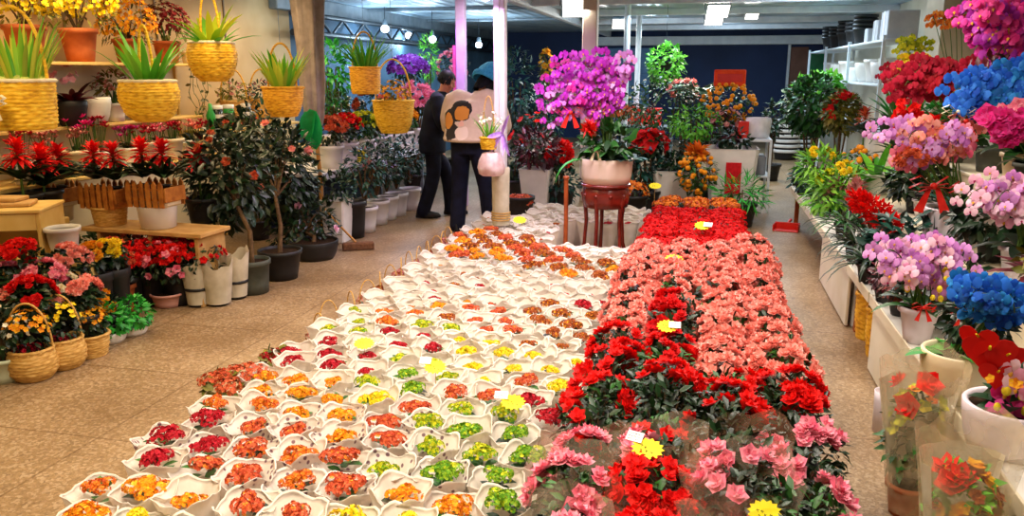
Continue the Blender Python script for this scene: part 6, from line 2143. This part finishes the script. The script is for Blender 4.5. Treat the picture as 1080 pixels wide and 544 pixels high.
for i, (u, v, c, R, hc, lb, pt) in enumerate(fl):
    R *= .9
    hc *= .86
    p = az(u, v + (17 if hc > .36 else 5), hc)
    hp = max(.1, hc - R * .95)
    thing('flowering_plant', lb, 'potted flower', (p.x, p.y, 0), [('pot', pt, {'sc': (.9, .9, hp / .2)}), ('foliage', crown(R, R, R * .85, 230, .05, .028, LEAFD, 320 + i, (0, 0, hc))),
                                                ('blossoms', blooms_on(R, R, R * .9, 72, .027, 'double', PET[c], 340 + i, (0, 0, hc + .02), .1, 9))])
# yellow paper sleeves in the side group
for i, (u, v, lb) in enumerate([(100, 312, 'yellowish paper-sleeved pot next to the bright salmon plant'), (113, 305, 'taller yellowish paper-sleeved pot before the red-flowered mass')]):
    p = az(u, v, 0)
    thing('sleeved_plant', lb, 'potted plant', p, [('paper_sleeve', sleeve_mesh(60 + i, plain('yellow_paper_%d' % i, '#d8c468', '#e8d88c', 8, .6, .2, bump=.3, trans=.2), .08, .12, .36)), ('pot', PK, {'sc': .7}), ('foliage', crown(.1, .1, .1, 80, .07, .03, LEAF, 360 + i, (0, 0, .36)))])
# terracotta and pink pots with red and pink flowers
p = az(126, 328, 0)
spray_bush('terracotta pot of loose coral-red flowers near the walkway', p, pot_mesh(POTT, .1, .125, .2), .2, .16, .13, .38, LEAFD, 130, .05, .025, PET['coral'], 48, .028, 365, 'double')
p = az(178, 322, 0)
spray_bush('pinkish clay pot of pink flowers beside the paper-sleeved pots', p, pot_mesh(POTP, .09, .115, .1), .1, .19, .15, .3, LEAFD, 190, .045, .022, PET['pink'], 20, .032, 367, 'double')
p = az(152, 312, 0)
spray_bush('dark pot of pink-red flowers behind the pinkish clay pot', p, PK, .2, .17, .13, .36, LEAFD, 170, .045, .022, PET['salmon'], 30, .028, 369, 'double')
for i, (u, v, lb) in enumerate([(130, 272, 'bright red azalea at the near end of the red mass'), (158, 268, 'bright red azalea in the middle of the red mass'), (186, 268, 'red azalea at the far end of the red mass'), (208, 268, 'dark sparse red azalea next to the slim tree trunk')]):
    p = az(u, v + 4, .34)
    thing('azalea', lb, 'potted flower', (p.x, p.y, 0), [('pot', PK, {'sc': (1, 1, 1.2)}), ('foliage', crown(.18, .18, .12, 200, .045, .022, LEAFD, 371 + i, (0, 0, .33))), ('stems', AZS, {'sc': 1.2}), ('blossoms', blooms_on(.19, .19, .13, 110 if i < 3 else 34, .027, 'double', PET['red' if i % 2 == 0 else 'scarlet'], 380 + i, (0, 0, .34), 0))], 'red azaleas under the bench')
# paper-sleeved pots on the walkway edge
SLK = [sleeve_mesh(70 + i, SLEEVE, .075, .105, .32) for i in range(3)]
for i, (u, v, lb) in enumerate([(210, 322, 'crinkled paper-sleeved pot standing first by the pink-flowered pot'), (231, 321, 'wide crinkled paper-sleeved pot standing in the middle of three'), (250, 314, 'crinkled paper-sleeved pot standing last of three beside the dark tree pot')]):
    p = az(u, v, 0)
    thing('sleeved_plant', lb, 'potted plant', p, [('paper_sleeve', SLK[i], {'sc': (1 + .15 * (i == 1), 1 + .15 * (i == 1), 1 + .1 * (i == 2))}), ('pot', PK, {'sc': .72}), ('foliage', crown(.06, .06, .06, 40, .05, .025, LEAFD, 390 + i, (0, 0, .22)))], 'paper-sleeved pots by the walkway')

# ---- dark flowering trees
def tree(label, base, pot, ph, cc, rr, n, leafm, pet, nf, fr, seed, L=.09, W=.042, trunk=.022):
    base = V(base)
    c = V(cc) - base
    m = MB()
    m.tube([(0, 0, ph * .85), (c.x * .1 + .02, c.y * .1, ph + (c.z - ph) * .35), (c.x * .5 - .02, c.y * .5, ph + (c.z - ph) * .7), (c.x, c.y, c.z + rr[2] * .3)], [trunk, trunk * .85, trunk * .7, trunk * .3], 8)
    r = random.Random(seed)
    for i in range(7):
        d = rdir(r, -.2)
        s = V((c.x * .5, c.y * .5, ph + (c.z - ph) * .7))
        e = c + V((d.x * rr[0] * .75, d.y * rr[1] * .75, d.z * rr[2] * .75))
        m.tube([s, (s + e) / 2 + V((0, 0, .04)), e], [trunk * .5, trunk * .35, trunk * .15], 5)
    parts = [('pot', pot), ('trunk', m.mesh('trunk', BARK)), ('foliage', crown(rr[0], rr[1], rr[2], n, L, W, leafm, seed, c, .6, .35, -1))]
    if pet:
        parts.append(('blossoms', blooms_on(rr[0], rr[1], rr[2], nf, fr, 'double', pet, seed + 1, c, -.6, 0, None, (.2, -.9, .1))))
    return thing('flowering_tree', label, 'potted tree', base, parts)
b1 = az(268, 308, 0)
tree('slim-trunked dark camellia with small red blooms over the paper-sleeved pots', b1, pot_mesh(POTX, .11, .13, .26), .26, ax(238, 185, -3.62), (.36, .3, .42), 900, LEAFD, PET['coral'], 8, .036, 401)
b2 = az(297, 293, 0)
tree('dense dark camellia behind the slim-trunked one', b2, pot_mesh(POTK, .13, .17, .24), .24, ax(292, 180, -3.75), (.38, .32, .46), 1100, LEAFD, PET['salmon'], 5, .042, 403)
b3 = az(332, 272, 0)
tree('low dark bushy camellia with one pale pink bloom beside the white square pot', b3, bowl_mesh(POTK, .22, .17, .17), .17, ax(318, 240, -3.6), (.34, .28, .34), 800, LEAFD, PET['blush'], 2, .045, 405, .07, .034)
b4 = az(300, 262, 0)
tree('tall sparse dark camellia at the back by the curtain', V((-4.3, 7.15, 0)), PK, .2, V((-4.25, 7.1, .95)), (.34, .3, .42), 700, LEAFD, None, 0, 0, 407)
p = az(357, 254, 0)
thing('leafy_plant', 'tall white square pot with dark leaves beside the low camellia', 'potted plant', p, [('pot', square_pot(POTW, .1, .125, .42)), ('foliage', crown(.2, .2, .16, 170, .07, .03, LEAFD, 411, (0, 0, .52)))])
p = az(374, 250, 0)
thing('bucket', 'black bucket between the white square pot and the row of round white pots', 'bucket', p, [('bucket', pot_mesh(POTK, .1, .13, .38, False))])
# broom left lying
p = az(378, 263, 0)
m = MB(); m.box((-.15, -.04, .0), (.15, .04, .07), 0, .012)
for k in range(24):
    m.tube([(-.14 + k * .0122, -.03, .03), (-.145 + k * .0126, -.07, .008)], .004, 4)
hd = m.mesh('broom_head', plain('brown_bristle', '#5c3a24', '#7a5234', 40, .9))
m = MB(); m.tube([(-.02, 0, .07), (-.16, .18, .2), (-.34, .42, .38)], .011, 7)
thing('broom', 'brown broom lying on the walkway before the black bucket', 'broom', p, [('broom_head', hd), ('handle', m.mesh('handle', BAMBOO))], None, .45)
# bamboo pole and grey curtain, crumpled green film
q = V((-3.62, 7.2, 0))
m = MB(); m.tube([(0, 0, 0), (.0, 0, .6), (-.03, 0, 1.25)], [.022, .021, .02], 10)
for z in (.3, .62, .95):
    m.lathe([(.022, z - .01), (.0255, z), (.022, z + .01)], 10)
o = link('bamboo_pole', m.mesh('bamboo_pole', BAMBOO)); o.location = q
tag(o, 'upright bamboo pole before the white-edged flower shelf', 'pole')
m = MB()
m.lathe([(.07, 0), (.09, .1), (.115, .45), (.12, .8), (.15, 1.2), (.17, ZC - 1.2)], 40, wob=lambda r, z, a, j: r * (1 + .16 * sin(7 * a + .4 * j) + .08 * sin(13 * a)))
o = link('curtain', m.mesh('curtain', CLOTHG)); o.location = (-3.93, 7.75, 1.1)
tag(o, 'bundled grey cloth curtain hanging from the ceiling at the stall corner', 'curtain')
p = ax(330, 138, -3.58)
m = MB(); m.leaf((0, 0, .18), (0.05, -.1, -1), (0, -1, .1), .36, .24, .25, .25, 6); m.leaf((.02, .01, .19), (-.3, -.1, -1), (-.3, -1, .1), .3, .16, .3, .3, 5)
o = link('green_film', m.mesh('green_film', PLG)); o.location = p
tag(o, 'crumpled sheet of shiny green film hung on top of the bamboo pole', 'film sheet')

# ---- farther stall: white-edged shelf, pots on the floor before it
m = MB(); m.box((-4.5, 7.4, .60), (-3.7, 10.6, .64), 0, .005); m.box((-3.71, 7.4, .575), (-3.69, 10.6, .65), 1, .004)
parts = [('shelf_top', m.mesh('shelf_top', CREAMW, METW))]
for y in (7.45, 9.0, 10.5):
    for x in (-4.45, -3.78):
        m = MB(); m.box((x, y, 0), (x + .045, y + .045, .6), 0, .004); parts.append(('leg', m.mesh('leg', METG)))
m = MB(); m.box((-4.42, 7.5, .02), (-4.4, 10.5, .59), 0, .003); parts.append(('back_panel', m.mesh('back_panel', plain('navy_panel', '#101a30', '#18243c', 4, .7))))
thing('flower_shelf', 'white-edged shelf of red and orange flowers beyond the bamboo pole', 'shelf', (0, 0, 0), parts)
FS = [(350, 168, 'coral', 'orange-red flowers in a white pot at the near end of the white-edged shelf'), (366, 163, 'red', 'red-orange flowers in a white pot second on the white-edged shelf'), (384, 158, 'bud', 'yellow-green plant behind the yellow card on the white-edged shelf'),
      (398, 153, 'green', 'green plant in a white pot midway along the white-edged shelf'), (410, 150, 'orange', 'orange flowers in a white pot far along the white-edged shelf'), (426, 146, 'amber', 'amber flowers at the far end of the white-edged shelf')]
PWT = pot_mesh(POTW, .11, .14, .24)
for i, (u, v, c, lb) in enumerate(FS):
    p = ax(u, v + 14, -3.86)
    thing('flowering_plant', lb, 'potted flower', (p.x, p.y, .641), [('pot', PWT), ('foliage', crown(.19, .17, .13, 190, .06, .03, LEAFD if i < 2 else LEAF, 420 + i, (0, 0, .36))), ('blossoms', blooms_on(.19, .17, .13, 80, .035, 'double' if i != 3 else 'star', PET[c], 430 + i, (0, 0, .41), -.1))], 'flowers on the white-edged shelf')
p = ax(381, 169, -3.74)
m = MB(); m.box((-.06, -.004, 0), (.06, .004, .13), 0, .002)
for k in range(3):
    m.box((-.04, -.006, .03 + .03 * k), (.03, -.004, .04 + .03 * k), 1, .0005)
o = link('price_card', m.mesh('price_card', YEL, INK)); o.location = (-3.74, p.y, .652); o.rotation_euler = (radians(-12), 0, radians(35))
tag(o, 'yellow price card propped on the white-edged shelf', 'price card')
p = ax(396, 164, -3.76)
m = MB(); m.lathe([(.03, 0), (.04, .004), (.042, .12), (.02, .15), (.018, .18), (.001, .182)], 16)
o = link('spray_bottle', m.mesh('spray_bottle', POTW)); o.location = (-3.76, p.y, .652)
tag(o, 'small white bottle standing beside the yellow card on the shelf edge', 'bottle')
PWF = pot_mesh(POTW, .1, .13, .27)
for i, (u, v, lb) in enumerate([(386, 244, 'nearest round white pot with a dark shrub in the row below the shelf'), (399, 236, 'second round white pot with a dark shrub in the row below the shelf'), (409, 231, 'third round white pot with a dark shrub in the row below the shelf'), (419, 227, 'fourth round white pot with a dark shrub in the row below the shelf'), (433, 221, 'farthest round white pot with a dark shrub beside the man')]):
    p = az(u, v, 0)
    thing('leafy_plant', lb, 'potted plant', p, [('pot', PWF), ('foliage', crown(.22, .22, .3, 260, .07, .03, LEAFD if i % 2 else LEAFBG, 440 + i, (0, 0, .62))), ('stems', AZS, {'sc': (1.6, 1.6, 2)})] + ([('blossoms', blooms_on(.2, .2, .26, 3, .045, 'double', PET['salmon'], 450, (0, 0, .62)))] if i == 1 else []), 'white-potted shrubs below the shelf')
# ================================================================== rear of the stall and back of the hall
def backplant(label, u, v, Y, wpx, hpx, leaf, seed, base=0.0, L=.1, W=.04, n=None, pet=None, nf=0, fr=.05, kind='star', pot=None, up=-.4, name=None, group=None, cluster=0, dy=None):
    name = name or ('poinsettia' if 'poinsettia' in label else 'flowering_shrub' if pet is not None else 'leafy_shrub')
    c = ay(u, v, Y)
    s = scale_at(c)
    rx, rz = wpx / s / 2, hpx / s / 2
    n = n or int(150 + 1500 * rx * rz * (.1 / L) ** 1.5)
    rel = c.z - base
    ph = .24
    m = MB()
    for i in range(4):
        a = i * 1.6 + seed
        m.tube([(cos(a) * .02, sin(a) * .02, ph * .85), (cos(a) * rx * .2, sin(a) * rx * .2, max(ph, rel * .6)), (cos(a) * rx * .45, sin(a) * rx * .45, rel + rz * .2)], [.016, .012, .006], 5)
    parts = [('pot', pot or BP), ('stems', m.mesh('stems', BARK)), ('foliage', crown(rx, dy or rx * .8, rz, n, L, W, leaf, seed, (0, 0, rel), .5, .4, -1))]
    if pet is not None:
        parts.append(('blossoms', blooms_on(rx, dy or rx * .8, rz, nf, fr, kind, pet, seed + 1, (0, 0, rel), up, cluster, None, (0, -1, .2))))
    return thing(name, label, 'potted plant', (c.x, c.y, base), parts, group)
BP = pot_mesh(POTK, .13, .17, .26, n=20)
BPW = pot_mesh(POTW, .12, .16, .28, n=20)

# more dark shrubs closing the rear
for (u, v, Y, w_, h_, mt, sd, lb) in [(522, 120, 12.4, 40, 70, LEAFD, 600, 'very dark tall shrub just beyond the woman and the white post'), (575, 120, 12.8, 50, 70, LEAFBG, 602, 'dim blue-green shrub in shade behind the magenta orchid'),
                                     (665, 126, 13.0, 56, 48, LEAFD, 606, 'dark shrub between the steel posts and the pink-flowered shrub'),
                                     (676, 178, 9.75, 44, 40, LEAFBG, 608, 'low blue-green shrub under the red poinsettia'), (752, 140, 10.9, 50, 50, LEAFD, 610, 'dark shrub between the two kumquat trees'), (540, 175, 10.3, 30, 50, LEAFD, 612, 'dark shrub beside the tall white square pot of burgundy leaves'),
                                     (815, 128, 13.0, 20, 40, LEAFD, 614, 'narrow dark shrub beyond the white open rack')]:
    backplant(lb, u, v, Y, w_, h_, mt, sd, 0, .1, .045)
# shelf plants at the rear of the stall
m = MB(); m.box((-5.1, 10.65, .95), (-3.9, 13.5, .99), 0, .006)
parts = [('shelf_top', m.mesh('shelf_top', METG))]
for y in (10.7, 12.0, 13.4):
    for x in (-5.05, -3.98):
        m = MB(); m.box((x, y, 0), (x + .05, y + .05, .95), 0, .004); parts.append(('leg', m.mesh('leg', METG)))
thing('plant_table', 'grey shelf of shrubs and purple flowers below the small bulbs', 'table', (0, 0, 0), parts)
backplant('bright leafy green shrub beside the grey curtain', 350, 78, 8.8, 42, 70, LEAFN, 501, .64, .11, .045, pot=BPW)
backplant('lower green shrub behind the orange-red shelf flowers', 352, 115, 8.4, 34, 40, LEAF, 503, .64, .08, .035, pot=pot_mesh(POTW, .06, .08, .12))
backplant('spreading bush of bright purple flowers below the small bulbs', 431, 72, 11.2, 44, 26, LEAFD, 505, .991, .07, .03, pet=PET['purple'], nf=150, fr=.05, up=-.3)
backplant('feathery green plant with pale tips behind the man', 452, 62, 12.2, 18, 50, LEAFB, 507, .991, .12, .02)
backplant('pink and red rose bush behind the amber hooped basket', 440, 104, 10.3, 36, 34, LEAFD, 509, .64, .07, .03, pet=PET['pink'], nf=34, fr=.06, kind='double', pot=BPW)
backplant('mixed orange and blue-leaved bush beneath the grassy basket', 394, 112, 9.2, 40, 30, LEAFBG, 511, .64, .07, .03, pet=PET['coral'], nf=26, fr=.05, kind='double', pot=pot_mesh(POTW, .06, .08, .12))
backplant('green bush with pale roses behind the shelf flowers', 372, 118, 9.4, 26, 28, LEAF, 513, .64, .07, .03, pet=PET['cream'], nf=16, fr=.045, kind='double', pot=pot_mesh(POTW, .06, .08, .12))
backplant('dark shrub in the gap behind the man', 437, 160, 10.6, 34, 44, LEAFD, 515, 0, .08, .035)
backplant('pink-flowered tall plant beside the lilac post', 478, 72, 12.6, 34, 36, LEAFD, 517, .0, .08, .03, pet=PET['pink'], nf=30, fr=.05, kind='double')
backplant('dark green tall shrub behind the white post', 545, 95, 11.5, 44, 90, LEAFBG, 519, 0, .11, .045)
backplant('dark bush with red flecks between the post and the orchid', 560, 150, 10.8, 46, 60, LEAFD, 521, 0, .09, .04, pet=PET['red'], nf=16, fr=.05)
backplant('yellow-flowered upright plant behind the top of the post', 576, 72, 13.5, 14, 40, LEAFO, 523, 0, .08, .03, pet=PET['amber'], nf=26, fr=.05)
# tall white pots with dark red plant
p = ay(566, 206, 9.6)
thing('leafy_plant', 'dark burgundy plant in a tall white square pot behind the red stand', 'potted plant', (p.x, p.y, 0), [('pot', square_pot(POTW, .14, .19, .5)), ('foliage', crown(.27, .25, .26, 320, .1, .04, LEAFR, 525, (0, 0, .72)))])
backplant('dark green bush low between the white square pot and the stand', 592, 195, 9.7, 40, 40, LEAFBG, 527, 0, .09, .04)
backplant('scarlet flowers low behind the brown stake', 590, 165, 9.75, 30, 30, LEAFD, 529, 0, .08, .03, pet=PET['red'], nf=30, fr=.06, kind='double')
backplant('orange-flowered plant at the near end of the back row by the kalanchoes', 668, 205, 9.3, 30, 26, LEAFD, 531, 0, .06, .03, pet=PET['orange'], nf=40, fr=.04, kind='star')
backplant('orange kalanchoe-like plant low beside the white square pot', 548, 212, 8.9, 30, 14, LEAFD, 533, 0, .05, .03, pet=PET['coral'], nf=60, fr=.03, kind='star')
# bush bank behind the scarlet kalanchoes
backplant('broad dark bush with tiny pale flecks behind the red poinsettia', 700, 112, 11.2, 92, 64, LEAF, 535, 0, .08, .035, pet=PET['cream'], nf=24, fr=.02)
backplant('dark green bush reaching down to the scarlet kalanchoes', 706, 165, 10.3, 60, 60, LEAFBG, 537, 0, .09, .04)
backplant('bright green leafy bush in front of the dark bank', 732, 130, 10.2, 58, 34, LEAFB, 539, 0, .07, .035)
backplant('red poinsettia before the dark bank', 684, 152, 9.7, 34, 26, LEAFD, 541, 0, .1, .045, pet=PET['scarlet'], nf=26, fr=.09, kind='star')
backplant('rust-red low shrub behind the big magenta orchid', 645, 118, 11.6, 50, 16, LEAFO, 543, 0, .08, .03, pet=PET['coral'], nf=50, fr=.05)
backplant('dark blue-green shrub behind the orchid pot', 655, 155, 9.85, 52, 46, LEAFBG, 545, 0, .1, .045)
backplant('pink-flowered dark shrub high in the middle of the bank', 722, 97, 12.0, 30, 24, LEAFD, 547, 0, .08, .03, pet=PET['salmon'], nf=10, fr=.07, kind='double')
# clipped ball hung up
c = ay(702, 68, 12.6)
m = MB(); m.tube([(0, 0, .25), (0, 0, ZC - c.z)], .004, 4)
thing('hanging_plant', 'round bright green leafy ball hung from the ceiling', 'hanging plant', c, [('foliage', crown(.28, .28, .3, 420, .09, .045, LEAFB, 549, (0, 0, 0), .4, .5, -1)), ('hanging_cord', m.mesh('hanging_cord', DARKM)), ('pot', pot_mesh(POTK, .08, .1, .14), {'loc': (0, 0, -.1)})])
# big pale leaves
c = ay(738, 80, 11.3)
thing('leafy_plant', 'large plant of broad pale blue-green leaves behind the hanging ball', 'potted plant', (c.x, c.y, 0), [('pot', BP), ('stem', AZS, {'sc': (1, 1, 4.3)}), ('foliage', straps(11, .7, .2, island('leaf_pale', ['#3c6a48', '#6a9a70', '#a8c4a0', '#2c5a3c'], .45), 551, 1.2, 1.1, .7, .05, .1, 5), {'loc': (0, 0, c.z - .22), 'sc': .8})])
# kumquats
def kumquat(label, u, v, Y, wpx, hpx, seed, pot, ph, topbits=(), nf=64):
    c = ay(u, v, Y)
    s = scale_at(c)
    rx, rz = wpx / s / 2, hpx / s / 2
    m = MB(); m.tube([(0, 0, ph * .9), (.01, 0, c.z - rz * .4), (0, 0, c.z)], [.022, .018, .01], 7)
    return thing('kumquat_tree', label, 'potted tree', (c.x, c.y, 0), [('pot', pot), ('trunk', m.mesh('trunk', BARK)), ('foliage', crown(rx, rx, rz, 330, .075, .03, LEAF, seed, (0, 0, c.z), .4, .35, -1)),
                 *fruits(rx, rx, rz, nf, .027, seed + 1, c.z)] + [(nm, me, dict(loc=(0, dy_, c.z + dz))) for nm, me, dy_, dz in topbits])
ORP = pompom_mesh(.17, PET['orange'], 9)
kumquat('near kumquat tree with an orange rosette above the scarlet kalanchoes', 735, 182, 9.35, 40, 46, 560, pot_mesh(POTK, .13, .17, .16), .16, [('rosette', ORP, -.05, .24)])
m = MB(); m.box((-.19, -.03, 0), (.19, .03, .2), 0, .01); m.box((-.15, -.034, .05), (.15, -.03, .15), 1, .002)
kumquat('far kumquat tree with a red-orange board on its top', 768, 108, 10.6, 54, 44, 562, pot_mesh(POTW, .17, .22, .4), .4, [('sign_board', m.mesh('sign_board', ORBOX, RED), -.1, .2)], 80)
backplant('rusty dark shrub under the far kumquat', 768, 135, 10.3, 46, 40, LEAFR, 564, 0, .07, .03, pet=PET['dusty'], nf=20, fr=.04)
for (u, v, Y, lb, card) in [(769, 206, 9.75, 'tall white square pot with a red card on its front', 1), (714, 205, 9.9, 'white square pot partly hidden behind the near kumquat', 0)]:
    p = ay(u, v, Y)
    z_top = ay(u, 155 if card else 178, Y).z
    m = MB(); m.box((-.085, -.004, 0), (.085, .004, .36), 0, .002); m.box((-.02, -.006, .12), (.02, -.004, .2), 1, .001)
    parts = [('pot', square_pot(POTW, .22, .29, max(.5, z_top)))]
    if card:
        parts.append(('red_card', m.mesh('red_card', REDCARD, PET['amber']), {'loc': (.02, -.285, z_top * .36), 'rot': (radians(5), 0, 0)}))
    parts.append(('foliage', crown(.2, .2, .12, 120, .09, .04, LEAFD, 566 + card, (0, 0, max(.5, z_top) + .08))))
    thing('leafy_plant', lb, 'potted plant', (p.x, p.y, 0), parts)
backplant('ferny green plant at the aisle side of the scarlet kalanchoes', 782, 205, 9.0, 50, 34, LEAFN, 570, 0, .16, .02, n=240)
p = ay(801, 150, 10.3)
# white open rack with trays
p0, p1 = ay(781, 150, 9.9), ay(804, 150, 9.9)
hz = ay(792, 147, 9.9).z
parts = []
m = MB(); m.box((0, 0, hz - .03), (.36, .6, hz), 0, .004); parts.append(('shelf', m.mesh('shelf', METW)))
m = MB(); m.box((0, 0, .42), (.36, .6, .44), 0, .004); parts.append(('shelf', m.mesh('shelf', METW)))
for x in (0, .33):
    for y in (0, .57):
        m = MB(); m.box((x, y, 0), (x + .03, y + .03, hz - .03), 0, .003); parts.append(('leg', m.mesh('leg', METW)))
thing('open_rack', 'small white open rack at the aisle side behind the ferny plant', 'rack', (p0.x, 9.9, 0), parts)
m = MB(); m.lathe([(.1, 0), (.13, .01), (.15, .2), (.14, .24)], 20, wob=lambda r, z, a, j: r * (1 + .06 * sin(5 * a + j)))
o = link('plastic_bag', m.mesh('plastic_bag', plain('white_bag', '#d8d8dc', '#eeeef0', 12, .4, .4, bump=.3))); o.location = (p0.x + .2, 10.15, hz + .001)
tag(o, 'white plastic bag standing on the small white open rack', 'bag')
m = MB(); m.box((-.06, -.05, 0), (.06, .05, .2), 0, .006)
o = link('gift_box', m.mesh('gift_box', RED)); o.location = (p0.x + .03, 10.05, hz + .001)
tag(o, 'red upright box beside the white plastic bag on the open rack', 'box')
m = MB(); m.box((-.13, -.2, 0), (.13, .2, .22), 0, .01)
o = link('storage_crate', m.mesh('storage_crate', plain('grey_crate', '#6c7078', '#80848c', 6, .6))); o.location = (p0.x + .18, 10.2, .441)
tag(o, 'grey crate on the lower shelf of the white open rack', 'crate')
# green bushes at the end of the tables
backplant('large dark bush with lime top growing beside the striped pot towers', 857, 111, 11.2, 60, 60, LEAF, 580, 0, .12, .055, pot=BPW, n=900)
backplant('lime-leaved bush rising over the dark one by the rack', 864, 90, 12.6, 48, 26, LEAFB, 582, 0, .12, .055, n=420)
backplant('red-flecked leafy plant below the rack of white pots', 888, 118, 10.4, 36, 40, LEAFO, 584, 0, .11, .045, n=480, pet=PET['red'], nf=20, fr=.06)
# wide-leaved plants against the navy wall
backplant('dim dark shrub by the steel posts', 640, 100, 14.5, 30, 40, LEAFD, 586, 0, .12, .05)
m = MB(); m.box((-.35, -.15, 0), (.35, .15, .28), 0, .01); m.box((-.36, -.16, .24), (.36, .16, .29), 0, .008)
p = ay(676, 98, 14)
o = link('red_crate', m.mesh('red_crate', RED)); o.location = (p.x, p.y, .75)
tag(o, 'small red crate on a table by the steel posts', 'crate')
m = MB(); m.box((-.6, -.3, .7), (.6, .3, .749), 0, .006)
pt = [('tabletop', m.mesh('tabletop', METG))]
for x in (-.55, .5):
    for y in (-.27, .22):
        m = MB(); m.box((x, y, 0), (x + .05, y + .05, .7), 0, .004); pt.append(('leg', m.mesh('leg', METG)))
thing('work_table', 'grey table under the small red crate in the dim rear', 'table', (p.x, p.y, 0), pt)
